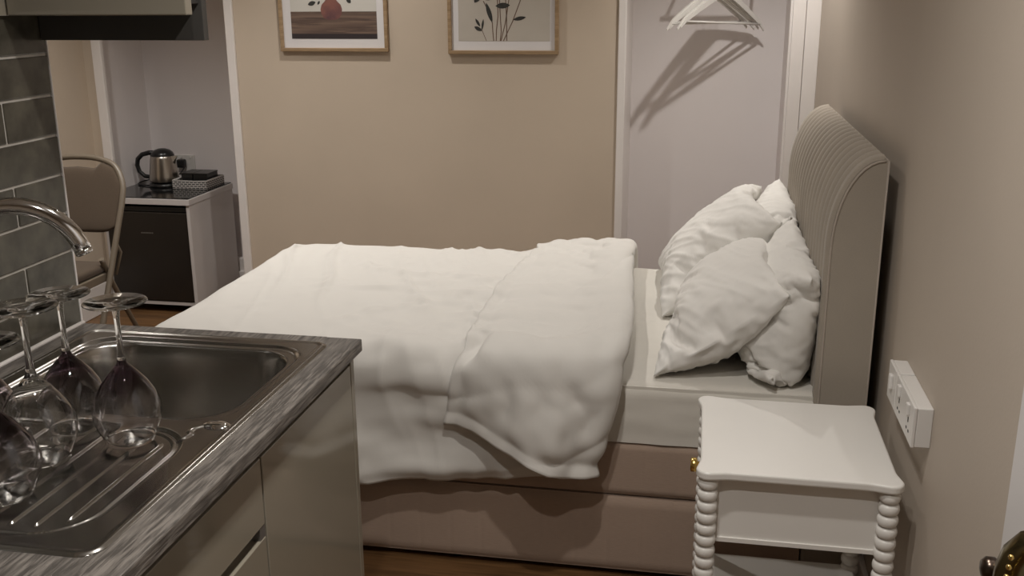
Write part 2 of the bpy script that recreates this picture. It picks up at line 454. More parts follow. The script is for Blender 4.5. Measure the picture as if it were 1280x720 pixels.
for i in range(NX):
    for j in range(NY):
        f = mb.bm.faces.new((vs[i][j], vs[i+1][j], vs[i+1][j+1], vs[i][j+1])); f.smooth = True
sk = thing('kitchen_sink', 'stainless steel inset sink with a deep bowl and a ribbed drainer', 'sink', (0.30, -0.43, WT))
mb.build('sink_bowl_and_drainer', M['steel'], sk)
mb = MB(); mb.lathe([(.0, .0), (.030, .0), (.040, .004), (.043, .0035), (.044, 0)], (.30, -.25, .7475), 28)
mb.lathe([(.0, .006), (.018, .006), (.020, .003), (.020, .0)], (.30, -.25, .7475), 20); mb.build('plughole_strainer', M['chrome'], sk)
mb = MB(); mb.lathe([(0, .0055), (.010, .005), (.0165, .0025), (.0185, .0)], (0, 0, 0), 28, mtx=Matrix.Translation((.517, -.4475, WT+.0015)) @ Matrix.Diagonal((1.30, .80, 1.2, 1)))
mb.build('overflow_button', M['chrome'], sk)

# tap
tp = thing('kitchen_tap', 'chrome swan-neck mixer tap arching over the sink from the left', 'tap', (0.075, -0.452, WT+.003))
tb = Vector((0.075, -0.452, WT)); tdir = Vector((0.185, 0.085, 0)).normalized()
pts = [tb+Vector((0, 0, .045))]; R_ = .108; zc = .224
for k in range(4): pts.append(tb+Vector((0, 0, .06+.05*k)))
for k in range(22):
    a = PI - math.radians(163)*k/21
    pts.append(tb+tdir*(R_+R_*math.cos(a))+Vector((0, 0, zc+R_*math.sin(a))))
mb = MB().tube(pts, .0142, 20); mb.build('spout', M['chrome'], tp)
e = pts[-1]; dd = (pts[-1]-pts[-2]).normalized()
mb = MB().tube([e-dd*.0005, e+dd*.006, e+dd*.008], .0142, 20, radii=[.0143, .0143, .0125]); mb.build('spout_nozzle', M['chrome'], tp)
mb = MB().lathe([(0, 0), (.027, 0), (.027, .006), (.021, .010), (.021, .05), (.017, .058), (.0, .06)], tb+Vector((0, 0, .003)), 28); mb.build('tap_body', M['chrome'], tp)
mb = MB().tube([tb+Vector((0, -.018, .035)), tb+Vector((0, -.05, .045)), tb+Vector((0, -.09, .075))], .006, 12); mb.build('tap_lever', M['chrome'], tp)

# upside-down wine glasses on the drainer
def glass_profile(R=.0505, H=.218, rim=.036, foot=.0455):
    """closed profile from the rim (z=0) up the outside to the foot and back down inside"""
    out = [(rim, 0), (rim+.004, .012), (R-.003, .030), (R, .046), (R-.0015, .058), (R-.008, .076), (R-.018, .092), (R-.029, .106), (R-.038, .116), (.0075, .122)]
    th = .0011
    stem = [(.0058, .130), (.0044, .145), (.0040, .170), (.0042, .190), (.0055, .204), (.0095, .2095), (.020, .212), (foot-.002, H-.0035), (foot, H-.0022), (foot-.001, H-.0008), (.02, H-.0012), (0, H-.001)]
    inner = [(max(r-th, 0), z) for r, z in out[:-2]]
    inner += [(.0068, .1145), (0, .1155)]
    return out, stem, inner, th
def wine_glass(x, y, label, tinted=True, s=1.0):
    z = WT+.0045
    t = thing('wine_glass', label, 'wine glass', (x, y, z), 'upturned wine glasses on the sink drainer')
    out, stem, inner, th = glass_profile()
    b = MB(); b.lathe([(r*s, h*s) for r, h in reversed(inner)]+[((out[0][0]-th/2)*s, -.0006)]+[(r*s, h*s) for r, h in out]+[(.0060*s, .1275*s), (0, .1275*s)], (x, y, z), 48)
    b.build('bowl', M['glass_plum'] if tinted else M['glass'], t)
    b = MB(); b.lathe([(0, .1272*s), (.0060*s, .1272*s)]+[(r*s, h*s) for r, h in stem], (x, y, z), 40)
    b.build('stem_and_foot', M['glass'], t)
wine_glass(.414, -.521, 'plum-tinted wine glass standing farthest right on the drainer')
wine_glass(.308, -.498, 'plum-tinted wine glass at the tiled side, behind the clear one and left of the rightmost')
wine_glass(.326, -.607, 'clear wine glass in the middle of the upturned group', False, 1.06)
wine_glass(.346, -.716, 'dark plum wine glass nearest the viewer, cut by the left picture edge')
wine_glass(.205, -.566, 'plum wine glass at the back left, mostly hidden behind the nearest glass')

# base units
FX = 0.583
def base_unit(y0, y1, label):
    t = thing('base_cabinet', label, 'kitchen cabinet', (0.30, (y0+y1)/2, 0))
    c = MB(); c.box(.02, FX-.022, y0+.001, y0+.017, .10, .868); c.box(.02, FX-.022, y1-.017, y1-.001, .10, .868)
    c.box(.02, FX-.022, y0+.017, y1-.017, .10, .118); c.box(.02, .03, y0+.017, y1-.017, .118, .72)
    c.build('carcass', M['cab_dark'], t)
    MB().box(.06, FX-.06, y0+.001, y1-.001, 0.002, .10).build('plinth', M['cab_dark'], t)
    MB().box(FX-.030, FX-.0225, y0+.001, y1-.018, .848, .872).build('grip_rail', M['cab_channel'], t)
    return t
t = base_unit(-.440, -.019, 'gloss greige base cabinet with one door at the bed end of the worktop')
MB().box(FX-.0215, FX, -.4385, -.020, .102, .850, .0015).build('door', M['cab'], t)
MB().box(.0, FX+.0005, -.0185, -.0005, 0.002, .8745, .001).build('end_panel', M['cab'], t)
t = base_unit(-1.05, -.442, 'gloss greige base unit of drawers under the drainer')
MB().box(FX-.0215, FX, -1.048, -.4435, .736, .850, .0015).build('drawer', M['cab'], t)
MB().box(FX-.0215, FX, -1.048, -.4435, .402, .714, .0015).build('drawer', M['cab'], t)
MB().box(FX-.0215, FX, -1.048, -.4435, .102, .398, .0015).build('drawer', M['cab'], t)
c = MB(); c.box(FX-.034, FX-.0216, -1.048, -.462, .705, .745); c.box(FX-.0214, FX-.001, -.462, -.4435, .7145, .7355)
c.build('grip_channel', M['cab_channel'], t)

# wall cabinet at the end of the tiles
t = thing('wall_cabinet', 'grey wall cabinet with a charcoal end board above the tiled splashback', 'kitchen cabinet', (0.17, -0.06, 1.47))
MB().box(.0025, .336, -.022, -.004, 1.4695, 2.25, .001).build('end_board', M['charcoal_board'], t)
MB().box(.012, .357, -.122, -.099, 1.516, 2.25, .002).build('door', M['cab'], t)
MB().box(.0025, .0085, -.150, -.099, 1.516, 2.25, .001).build('filler_strip', M['cab'], t)
MB().box(.0095, .330, -.0985, -.0225, 1.535, 2.24).build('carcass', M['cab_dark'], t)

# ------------------------------------------------------------------ bed
BX0, BX1, BY0, BY1 = -0.33, 1.552, 0.685, 1.900
bed = thing('bed', 'oatmeal upholstered divan bed with a channel-tufted headboard against the right wall', 'bed', (0.62, 1.29, 0))
def soft_box(name, x0, x1, y0, y1, z0, z1, r, material, amp=0.0, sc=6.0, cuts=1.0):
    mb = MB(); mb.box(x0, x1, y0, y1, z0, z1, r, 4)
    o = mb.build(name, material, bed)
    for p in o.data.polygons: p.use_smooth = True
    return o
def panel_base(name, z0, z1):
    """padded border with faint upright seams on the long near side"""
    mb = MB()
    def fn(u, v):
        x = BX0+.01+(BX1-.02-BX0)*u
        zz = z0+(z1-z0)*v
        edge = min(v, 1-v)*(z1-z0)
        y = BY0+.010 - .010*(1-(1-min(1, edge/.012))**2)**.5
        ph = ((x-BX0)/.088) % 1.0
        y += .0009*math.exp(-((ph-.5)/.05)**2)+.0012*nz(x*5, zz*7, z0)
        return (x, y, zz)
    mb.grid(fn, 400, 14)
    mb.box(BX0+.01, BX1-.01, BY0+.008, BY1, z0, z1)
    return mb.build(name, M['linen_base'], bed)
panel_base('base_drawer_section', 0.022, 0.246)
panel_base('base_top_section', 0.252, 0.405)
for gx in (-.2, .6, 1.4):
    for gy in (.74, 1.84):
        MB().lathe([(0, 0), (.022, 0), (.022, .012), (.016, .0225), (0, .0225)], (gx, gy, 0), 16).build('glide', M['plastic_black'], bed)
# mattress under a fitted sheet
mb = MB()
def msheet(u, v):
    t = BY0-.002; x = BX0+(BX1-.002-BX0)*u
    L1, L2, L3 = .165, 1.215, .165
    s = v*(L1+L2+L3); r = .035
    if s < L1:
        y, z = BY0, .407+s
    elif s < L1+L2: y, z = BY0+(s-L1), .572
    else: y, z = BY1, .572-(s-L1-L2)
    # round the long edges
    dy = min(y-BY0, BY1-y); dz = .572-z
    if dy < r and dz < r:
        cy = BY0+r if y < 1.2 else BY1-r; cz = .572-r
        vv = Vector((y-cy, z-cz)); 
        if vv.length > r: vv = vv.normalized()*r; y, z = cy+vv.x, cz+vv.y
    w = .0022*nz(x*14, s*5, 3)+.002*nz(x*4, s*30, 8)
    k = 1 if s < L1 else 0
    return (x, y-w*k*1.4, z+w*(1-k)*.8)
mb.grid(msheet, 260, 150)
mb.box(BX0, BX1-.003, BY0+.006, BY1-.006, .407, .565)
mb.build('mattress_in_fitted_sheet', M['sheet'], bed)

# headboard
HX0, HX1, HZ = 1.556, 1.676, 1.172
def hb_prof(s):
    """front-face outline: straight up, then an elliptical roll back to the rear top edge"""
    zs = .955; a, b = HX1-.012-HX0, HZ-.955
    L1 = zs-.03; L2 = .27
    q = s*(L1+L2)
    if q < L1: return HX0, .03+q, -1.0, 0.0
    t = (q-L1)/L2*PI/2
    x = HX0+a*(1-math.cos(t)); z = zs+b*math.sin(t)
    nx, nzv = -math.cos(t)/a, math.sin(t)/b; l = math.hypot(nx, nzv)
    return x, z, nx/l, nzv/l
NR = 17; HY0, HY1 = BY0, 1.895; BORD = .052
mb = MB()
def hbf(u, v):
    y = HY0+(HY1-HY0)*v; x, z, nx, n2 = hb_prof(u)
    inn = (y-HY0-BORD)/(HY1-HY0-2*BORD)
    if 0 <= inn <= 1:
        h = .024*(abs(math.sin(inn*NR*PI))**.55)-.014
    else:
        d = min(y-HY0, HY1-y)/BORD
        h = .010*math.sqrt(max(0, 1-(2*d-1)**2)) if d > .5 else .010
        if d < .16: h = .010*math.sqrt(max(0, 1-(1-d/.16)**2))
    return (x+nx*h, y, z+n2*h)
vs = mb.grid(hbf, 60, 17*20+40)
o = mb.build('headboard_tufted_front', M['linen'], bed)
mb = MB()
prof = [hb_prof(k/48)[:2] for k in range(49)]
poly = [(x, z) for x, z in prof]+[(HX1, HZ-.002), (HX1, .03)]
T = Matrix(((1, 0, 0, 0), (0, 0, -1, 0), (0, 1, 0, 0), (0, 0, 0, 1)))
mb.prism([(x+.0005, z-.0005) for x, z in poly], -HY1, -HY0, T)
mb.build('headboard_body', M['linen'], bed)
mb = MB()
mb.tube([(x+.003, HY0-.0005, z-.003) for x, z in prof[6:]], .0030, 8)
mb.tube([(HX1-.002, HY0-.0005, .05), (HX1-.002, HY0-.0005, HZ-.003)], .0025, 8)
mb.build('headboard_piping', M['piping'], bed)
for y0 in (BY0+.1, BY1-.16):
    MB().box(HX1-.05, HX1-.01, y0, y0+.06, 0, .04).build('headboard_strut', M['cab_dark'], bed)

import numpy as np
def unpack(rows, shape):
    d = np.moveaxis(np.array(rows, dtype=np.int64).reshape((3,)+shape), 0, -1).copy()
    d[:, 1:] = np.cumsum(d[:, 1:], axis=1)
    d[:, 0] = np.cumsum(d[:, 0], axis=0)
    return np.cumsum(d, axis=1)*.001
def upsample(G, k):
    """smooth (Catmull-Rom) refinement of a grid of points along both directions"""
    for ax in (0, 1):
        A = np.moveaxis(G, ax, 0); n = A.shape[0]
        P = np.concatenate([2*A[:1]-A[1:2], A, 2*A[-1:]-A[-2:-1]])
        out = []
        for q in range(k):
            t = q/k; p0, p1, p2, p3 = P[:n-1], P[1:n], P[2:n+1], P[3:n+2]
            out.append(.5*(2*p1+(p2-p0)*t+(2*p0-5*p1+4*p2-p3)*t*t+(3*p1-p0-3*p2+p3)*t**3))
        R = np.stack(out, 1).reshape((-1,)+A.shape[1:])
        G = np.moveaxis(np.concatenate([R, A[-1:]]), 0, ax)
    return G
def grid_normals(G):
    n = np.cross(np.gradient(G, axis=0), np.gradient(G, axis=1)); return n/(np.linalg.norm(n, axis=2, keepdims=True)+1e-12)
def grid_faces(nu, nv, off=0, flip=False):
    i, j = np.meshgrid(np.arange(nu-1), np.arange(nv-1), indexing='ij'); a = (i*nv+j).ravel()+off
    q = np.stack([a, a+nv, a+nv+1, a+1], 1)
    return q[:, ::-1].tolist() if flip else q.tolist()
def ridge(x, y, seed, p=2.5):
    return (1-min(1, abs(nz(x, y, seed))*2.2))**p
# cloth shapes as plain whole millimetres, each number the change of step from the point before it
DUVET_SHAPE = (57, 49)
DUVET_DATA = (
(-318,-1,-4,3,-4,5,-1,-1,-4,2,2,-3,-1,2,1,1,1,1,0,1,0,0,-1,2,-1,1,-1,1,0,0,1,0,1,0,0,0,1,0,-2,-1,-1,1,1,0,0,-1,1,2,-2,
5,-4,-2,4,-4,7,-6,-3,1,3,2,-5,0,2,1,4,2,-1,0,0,0,-1,-1,1,0,-1,0,0,0,-1,1,2,1,1,0,2,4,-2,-2,-5,2,-4,-2,7,2,-5,1,2,1,
3,-6,2,1,-2,3,-6,-1,3,1,2,-3,-1,5,4,2,-2,1,-1,-2,1,-2,-1,0,1,0,1,0,-1,-2,1,-2,1,4,3,0,2,3,2,-6,-3,-4,-1,-1,9,0,-6,3,3,
2,-7,1,5,-7,4,-3,-2,2,4,0,-5,10,-3,2,6,-3,-2,-1,0,-1,-1,-1,0,0,0,3,-1,-1,-3,-1,-1,4,-1,4,2,3,1,3,0,-3,-4,-6,-3,6,6,-5,0,4,
2,-8,3,2,-5,3,-3,-2,7,-4,2,7,-3,0,11,-4,-4,0,-1,0,-1,-1,-1,-1,0,1,2,0,-1,-7,2,2,0,1,1,5,-1,7,-2,0,1,3,-6,-11,1,14,-8,-1,4,
2,-8,0,6,-4,2,-6,-1,6,-2,7,3,-8,16,-4,-5,1,-1,-2,2,0,-3,-1,-2,0,2,1,2,-5,-1,4,-2,-2,-2,2,1,6,2,7,-6,2,2,6,-18,-4,15,-6,-2,4,
3,-7,-2,3,5,-3,-7,0,5,-1,7,2,1,9,-11,4,-3,-3,2,2,-1,-1,-2,-3,-1,1,3,1,-3,-2,5,-1,-1,-1,-1,-4,-1,7,9,4,-5,1,7,-5,-17,16,-7,-1,7,
2,-5,-2,-2,3,7,-8,-5,4,0,5,2,19,-12,-8,8,-4,-4,5,0,-3,-2,-4,10,-4,-6,4,1,-2,3,-1,-1,0,0,0,-1,-1,-8,3,17,4,-5,2,12,-29,16,-9,3,12,
-1,-5,0,1,-4,8,-3,-8,0,-1,6,15,7,-14,-3,7,-6,1,1,-5,-3,3,2,5,-1,0,-7,3,-1,-1,-1,0,1,0,1,1,0,6,-15,-3,20,8,-3,7,-21,8,-8,14,-3,
-2,-7,3,3,1,-8,6,1,-11,-4,9,23,-8,-11,5,6,-10,2,-10,7,5,2,-1,-1,-2,0,1,0,0,0,-2,0,-2,1,-1,1,-1,-2,-4,7,0,16,-4,4,-12,-1,11,-1,-14,
2,-5,6,-3,0,-2,-2,4,4,-16,4,11,3,6,-11,1,2,-10,6,3,-1,1,0,1,1,-1,-2,-2,1,2,0,0,-1,0,0,-3,0,5,-9,16,-9,-4,11,1,-4,10,-3,-11,6,
16,-5,7,-5,2,0,-2,-1,0,-3,10,-6,3,1,-1,-2,3,0,-1,-1,0,1,0,1,-1,0,0,1,-3,2,1,0,0,1,0,-2,0,-2,4,-4,-1,3,3,3,9,-11,5,-2,-2,
34,-2,0,-1,2,-2,0,1,-1,0,1,-1,3,1,-1,0,-1,1,0,0,0,0,0,0,0,1,-1,0,0,0,0,0,0,0,0,1,-1,0,0,1,-1,0,2,3,3,-1,0,-2,-2,
38,0,-5,3,1,-1,-1,0,1,0,0,1,0,1,-1,1,0,0,0,0,0,0,0,0,0,0,0,1,-1,0,0,0,0,0,0,0,0,1,-1,0,1,-1,2,2,0,0,0,-2,-1,
35,-3,5,-4,0,0,0,0,-1,2,-1,0,2,0,-1,1,0,0,0,0,0,0,0,0,0,0,0,0,0,0,0,1,-1,0,0,0,0,1,-1,0,1,-1,2,0,0,-1,-1,0,-2,
38,-1,0,0,-1,0,-1,2,-1,1,0,-1,2,-1,1,0,0,0,0,0,0,0,0,0,0,0,0,0,0,0,0,1,-1,0,0,0,0,1,-1,1,-1,0,1,1,-1,0,-2,2,-2,
36,-1,0,0,0,0,0,-1,0,1,0,0,1,-1,1,0,0,0,0,0,0,0,0,0,0,0,0,0,0,0,0,1,-1,0,0,0,0,1,-1,1,-1,0,1,1,-1,-2,2,-1,0,
39,-1,0,0,0,0,-1,1,0,0,0,0,1,-1,1,0,0,0,0,-1,2,-1,0,0,0,0,0,0,0,0,0,0,1,-2,2,-1,0,1,-1,0,1,0,-1,1,0,-1,1,-1,0,
39,-1,1,-1,0,-1,1,0,-1,2,-1,0,1,-1,1,0,0,-1,1,0,0,1,-2,2,-2,2,-1,0,0,0,0,0,0,0,1,-1,0,1,-1,1,-1,1,-1,1,-1,0,1,0,-1,
40,-1,0,0,-1,2,-2,1,0,0,0,1,-1,1,0,-1,1,0,0,0,0,0,0,0,1,-2,1,1,-1,0,0,0,0,0,1,-1,1,-1,0,1,-1,1,-1,1,-1,0,1,0,-1,
40,-1,0,0,0,-1,1,0,0,0,0,1,-1,1,0,-1,1,0,0,0,1,-2,1,0,1,-2,1,0,1,-1,0,0,0,0,1,-1,0,1,-1,1,-1,1,-1,1,-1,0,1,0,-1,
40,-1,0,0,0,-1,1,0,0,0,0,1,-1,1,0,-1,1,0,0,0,1,-1,0,-1,1,0,0,0,1,-1,0,0,0,0,0,0,1,0,-1,1,-1,1,-1,0,1,-1,1,-1,1,
41,-1,-1,1,0,0,0,0,0,0,0,1,-1,1,-1,1,0,0,-1,1,1,-1,0,0,0,0,-1,1,1,-1,0,0,0,0,0,0,1,0,-1,0,1,-1,1,-1,0,1,0,-1,1,
40,-2,1,0,1,-1,-1,1,1,-1,0,1,0,-1,1,-1,1,0,0,0,0,0,0,0,0,-1,1,0,0,0,0,0,0,-1,2,-1,1,0,-1,0,1,-1,1,-1,0,1,0,-1,1,
40,-1,0,0,0,0,0,1,-1,1,-1,1,-1,1,-1,1,0,0,0,0,0,0,0,-1,1,-1,1,0,0,0,0,0,-1,1,0,0,1,-1,1,0,-1,0,0,1,-1,1,0,-1,1,
40,-1,0,1,-1,0,1,0,0,-1,1,-1,1,-1,0,1,-1,1,1,-1,0,-1,1,0,-1,1,-1,1,0,0,0,-1,0,1,0,1,-1,1,-1,1,-1,0,0,1,-1,1,0,-1,1,
40,-1,1,-1,1,0,0,0,0,0,0,-1,1,-1,0,1,-1,0,0,2,-1,0,0,-1,1,-1,1,-1,1,0,0,-1,0,1,0,1,-1,0,0,1,-1,0,0,0,1,0,-1,1,0,
40,-1,1,0,0,1,-1,1,-1,0,0,-1,1,-1,0,1,-1,0,0,0,2,0,-2,1,-2,1,1,-1,1,0,0,-1,0,1,-1,1,1,-1,0,0,0,1,-1,0,1,-1,1,0,0,
40,0,0,0,0,1,1,-1,-1,0,1,-2,0,1,-1,0,0,0,0,0,0,2,0,-3,1,0,0,0,1,0,0,-1,1,-2,2,0,0,-1,2,-1,0,0,1,-1,1,-1,1,0,0,
40,0,0,1,0,0,1,-1,0,0,-1,0,-1,0,0,0,0,0,0,0,0,0,2,-2,0,0,0,-1,3,-3,2,-1,0,1,0,-1,0,1,1,-1,0,0,0,1,-1,1,0,0,0,
40,0,1,0,0,1,1,-2,1,-1,-2,1,0,-2,1,0,0,0,0,0,0,0,0,2,-3,1,-1,1,0,0,1,-2,1,1,0,-1,1,0,0,0,-1,2,-1,1,-1,1,0,0,0,
40,0,1,1,0,0,1,0,-2,0,-1,-1,1,-1,0,0,0,0,0,-1,1,0,-1,1,-1,0,3,-3,1,0,1,-2,1,1,-1,1,-1,1,-1,1,0,0,1,-1,1,0,0,0,1,
40,0,1,1,1,0,1,-1,-1,-2,0,0,-1,1,-2,1,0,0,0,0,-1,1,-1,-2,3,0,1,-2,1,1,-3,3,-1,1,-2,2,-1,1,-1,1,0,0,1,-1,1,0,0,1,-1,
41,-1,3,0,1,1,0,0,-2,-1,-1,-1,1,-1,0,-1,1,0,-1,1,0,-1,-1,1,0,1,-1,2,-1,0,-2,2,1,-1,0,0,0,1,-1,1,0,-1,1,2,-1,0,0,0,1,
39,0,2,1,1,0,0,1,-3,-1,-1,0,-1,1,-2,1,-1,0,0,1,0,-1,-1,1,0,0,0,1,0,-1,0,1,-1,1,2,-2,1,-1,1,0,-2,0,4,-1,1,-1,0,0,1,
40,0,2,2,0,0,1,0,-2,-2,-1,-1,0,0,2,-3,0,0,0,0,1,-1,0,-1,1,0,0,0,1,-2,2,-1,1,0,0,1,0,-1,0,-1,0,3,0,0,1,0,-1,0,0,
40,0,2,2,1,0,0,0,-1,-3,-1,-1,0,-1,1,1,-2,0,1,-2,2,-1,-1,1,-1,1,0,0,0,0,1,-1,1,0,0,0,1,-1,-3,3,1,0,2,-2,3,-2,1,-1,0,
40,0,2,2,2,-1,0,0,-2,0,-3,0,-2,1,0,-1,1,0,-2,1,0,0,0,0,-1,0,1,0,0,-1,2,0,0,-1,1,0,1,-4,3,0,1,0,1,0,1,0,-1,1,-2,
39,0,3,1,2,0,-1,1,-3,0,-3,-1,0,0,0,-1,1,0,-2,1,0,0,-1,1,-1,0,2,-2,0,1,0,1,0,0,-1,1,-3,4,-3,3,1,-1,1,-1,2,1,-2,0,-2,
40,0,2,3,1,0,0,-1,-2,0,-2,-1,-1,0,-1,0,1,0,-1,-1,1,-1,1,0,-1,0,1,0,-1,0,1,1,0,0,-3,2,1,-1,1,1,1,-1,0,1,1,0,0,-4,3,
40,0,2,2,3,-1,1,-3,0,-2,-1,-1,-2,2,-2,2,-2,1,-1,-2,3,-2,1,0,-1,0,1,-1,0,0,1,1,0,-3,4,-3,0,3,-1,1,0,1,-4,5,2,-2,-2,-3,5,
40,0,2,1,3,1,-1,0,-3,-1,-1,-1,-1,1,-1,0,-1,1,-1,-1,1,-1,1,-1,1,0,-1,0,0,0,1,-1,3,-3,2,-1,-1,3,-1,0,1,-3,4,2,-1,1,-8,7,0,
38,1,-2,6,-3,9,-9,6,-4,0,-3,-2,1,0,-1,-1,1,0,-1,-2,3,-2,2,-2,1,0,-2,1,1,0,-1,-1,3,0,-2,1,1,0,-1,2,-2,2,1,0,3,-9,7,0,0,
39,-3,4,-2,8,1,-1,0,0,-5,0,-3,2,-2,-1,0,1,0,-1,0,1,-2,0,2,-1,-2,1,1,-1,0,1,-1,1,0,0,0,1,-1,1,0,0,1,0,0,0,2,-3,2,-4,
21,3,2,2,0,1,0,-1,-2,-1,-3,-1,-1,0,0,0,0,-1,0,0,0,0,-1,1,-1,1,-1,1,-1,1,-1,1,0,0,0,0,0,1,-1,1,0,1,0,0,0,0,0,0,0,
22,3,2,2,1,-1,1,-1,-2,-1,-3,-1,-1,0,0,0,0,-1,0,0,0,0,-1,1,-1,1,-1,1,-1,1,-1,1,0,0,0,0,0,1,-1,1,1,-1,1,0,0,0,0,0,0,
-19,3,3,0,2,0,0,-1,-2,-2,-2,-1,-1,0,0,0,-1,1,-1,0,0,-1,1,0,-1,1,-1,1,-1,1,-1,1,0,-1,1,1,-1,0,1,0,1,-1,1,0,0,0,0,0,0,
-40,3,3,4,-6,6,-2,-1,-3,0,-3,-1,-2,2,-1,-1,1,-1,-1,1,0,1,-2,0,1,0,-1,0,1,0,-1,0,2,-1,0,0,0,1,2,-2,-2,3,2,-5,4,-1,-1,1,0,
-35,11,-10,3,6,-3,-5,7,-5,0,-5,5,-6,4,-3,-4,5,0,-3,0,1,-2,0,2,1,-4,4,0,2,-5,0,0,3,4,-3,-4,-1,6,0,-3,6,-12,9,1,-3,0,0,0,1,
-25,-1,8,-2,0,1,-2,-2,7,-7,1,-5,4,-2,-1,-2,2,0,-5,6,-3,2,-4,0,6,-5,4,0,-1,2,-2,0,-8,11,1,-4,-6,5,4,1,0,-2,-2,-2,14,0,-33,13,6,
-42,1,3,1,1,1,-2,1,-2,0,-5,3,-2,0,-1,0,-1,0,-3,5,-1,-2,-1,1,3,-2,0,4,-3,1,0,0,0,-6,9,-2,-1,0,-7,11,-3,1,-4,7,1,10,-6,-12,-9,
-42,0,3,4,1,0,-5,4,-3,-2,-1,0,-1,-1,0,0,-1,0,-2,4,-1,-1,0,-1,2,0,0,1,0,1,-1,1,-1,1,-2,2,-1,0,2,-3,1,0,-2,11,2,1,-6,4,1,
-42,1,5,2,-1,-4,2,4,-8,0,0,0,-1,-1,1,-2,1,-1,0,0,1,0,-1,0,1,0,2,0,-1,1,0,1,-2,0,1,1,-1,1,-2,0,-1,1,-1,10,2,1,-6,4,2,
-41,1,5,0,1,-4,6,-1,-11,5,-1,1,-2,-1,0,-1,1,-1,0,1,0,1,-1,0,1,-1,2,-1,1,1,0,-1,1,-1,0,1,-1,1,1,-5,4,-3,3,3,7,-1,-3,1,3,
-41,0,5,2,-1,0,3,-3,-10,5,1,0,-1,-3,1,-1,0,0,1,0,2,-1,-1,1,0,1,-2,2,0,1,1,0,-1,-1,0,1,2,-4,4,-3,0,0,0,3,8,3,-7,-2,5,
-44,2,5,1,-6,23,-22,-7,-1,3,0,5,-3,-2,1,0,-1,0,2,-1,0,0,2,-1,1,0,-1,2,0,-1,1,0,2,-1,1,-2,-1,-1,5,-5,2,0,0,16,-11,4,-8,5,0,
-44,4,4,-2,6,-1,-9,-6,6,-4,-1,3,-1,-1,1,-1,0,1,0,1,0,-1,1,1,0,0,0,1,0,1,-2,1,0,1,2,-1,-1,-2,3,3,-14,10,4,8,-3,-5,-3,1,0),
(616,13,-5,0,-3,2,0,-1,-4,3,1,20,10,0,0,1,-1,1,-1,1,-1,1,-1,1,0,-1,1,-1,1,-1,1,-1,1,-1,0,0,1,-1,0,-13,-8,-1,1,-1,0,-1,0,0,-1,
11,10,-5,3,-7,8,-3,-6,3,4,0,18,11,0,0,1,-1,1,-1,1,-1,1,0,-1,1,-1,1,-1,0,1,-1,1,-1,1,-1,0,-1,1,0,-12,-9,1,-1,-1,0,1,-1,-1,0,
8,5,-1,5,-9,7,-4,-4,6,2,0,18,11,0,1,-1,0,1,-1,1,0,-1,1,-1,1,-1,1,-1,1,-1,0,1,-1,0,1,-1,0,-1,0,-11,-7,-1,0,0,-1,-1,1,-1,-1,
6,4,-4,9,-5,-5,5,-7,9,2,1,15,13,-1,1,-2,2,-1,1,-1,1,-1,1,-1,1,-1,1,-1,1,-1,0,0,0,1,-1,1,-1,0,-1,-12,-6,0,0,0,-1,-1,0,0,-1,
5,4,-6,9,-5,-5,8,-11,16,-3,3,17,10,-1,-1,1,0,1,-1,1,-1,1,-1,0,1,-1,1,-1,0,0,0,0,1,-1,1,-1,0,0,-1,-9,-8,-2,2,0,-1,-2,1,0,-3,
3,5,-5,-1,5,-7,2,-2,12,0,3,16,8,-1,0,2,-1,0,1,-1,1,-1,1,-1,0,1,-1,1,-1,0,0,0,1,-2,1,1,-1,0,-1,-8,-7,-1,-3,3,-1,-2,1,-1,-3,
0,6,-4,-7,12,-16,6,1,12,1,3,13,8,-1,2,1,-1,1,-1,0,1,-1,1,-1,0,1,-1,1,-1,0,1,-1,1,-1,0,0,-1,2,-2,-8,-4,-1,-4,0,0,-1,1,-2,-3,
-4,8,-2,-7,-4,3,-7,7,13,1,4,10,6,4,1,-1,0,1,-1,0,1,0,-1,0,1,-1,1,-1,1,-1,1,-1,1,0,-1,1,-1,-1,-1,-3,-7,1,-2,-9,5,0,-2,-1,-14,
-6,8,-1,0,-11,3,-13,8,14,4,8,7,6,3,0,0,0,1,-1,1,-1,0,1,-1,1,-1,1,0,-1,1,-1,1,0,-1,1,-1,1,-1,-1,-5,1,-5,-2,-11,9,-3,-1,-22,0,
-5,7,-1,1,0,-14,1,-5,11,10,16,3,6,1,0,-1,2,-1,0,0,1,-1,1,-1,1,0,-1,1,0,0,-1,1,0,-1,1,-1,1,-1,-3,-2,5,-9,1,-9,1,0,-27,4,18,
-7,7,3,-2,-6,-3,2,-7,-7,19,21,8,1,-2,2,0,1,-2,2,-1,1,-1,1,0,-1,1,0,-1,1,-1,1,-1,1,0,-1,0,1,-2,-1,0,2,0,-12,5,-11,-19,0,12,-9,
6,-11,23,-6,0,0,-1,-2,-1,-7,16,21,4,0,0,1,-1,0,1,-1,1,0,-1,1,0,-1,1,-1,0,1,-1,1,0,-1,1,-1,1,-1,0,0,0,-1,-1,-6,-25,9,-14,2,-1,
-19,2,-5,8,5,-5,-4,3,0,2,10,17,4,0,-1,1,-1,1,0,-1,1,0,-1,1,-1,1,-1,1,-1,0,1,-1,1,0,-1,1,-1,1,0,0,-1,1,-2,-7,-19,-8,-2,4,-6,
6,-1,9,-2,-6,2,3,0,-4,0,18,12,6,-1,1,0,-1,1,-1,1,0,-1,1,-1,1,0,-1,0,1,-1,1,-1,1,-1,1,0,-1,1,-1,1,0,-1,-2,-7,-4,-25,-9,12,2,
17,4,-9,5,7,-5,-3,-1,0,11,7,17,4,-1,1,-1,1,-1,1,0,-1,1,-1,1,-1,1,-1,1,-1,1,-1,0,1,0,-1,1,-1,1,-1,1,-1,1,-5,-3,-14,-2,-25,5,12,
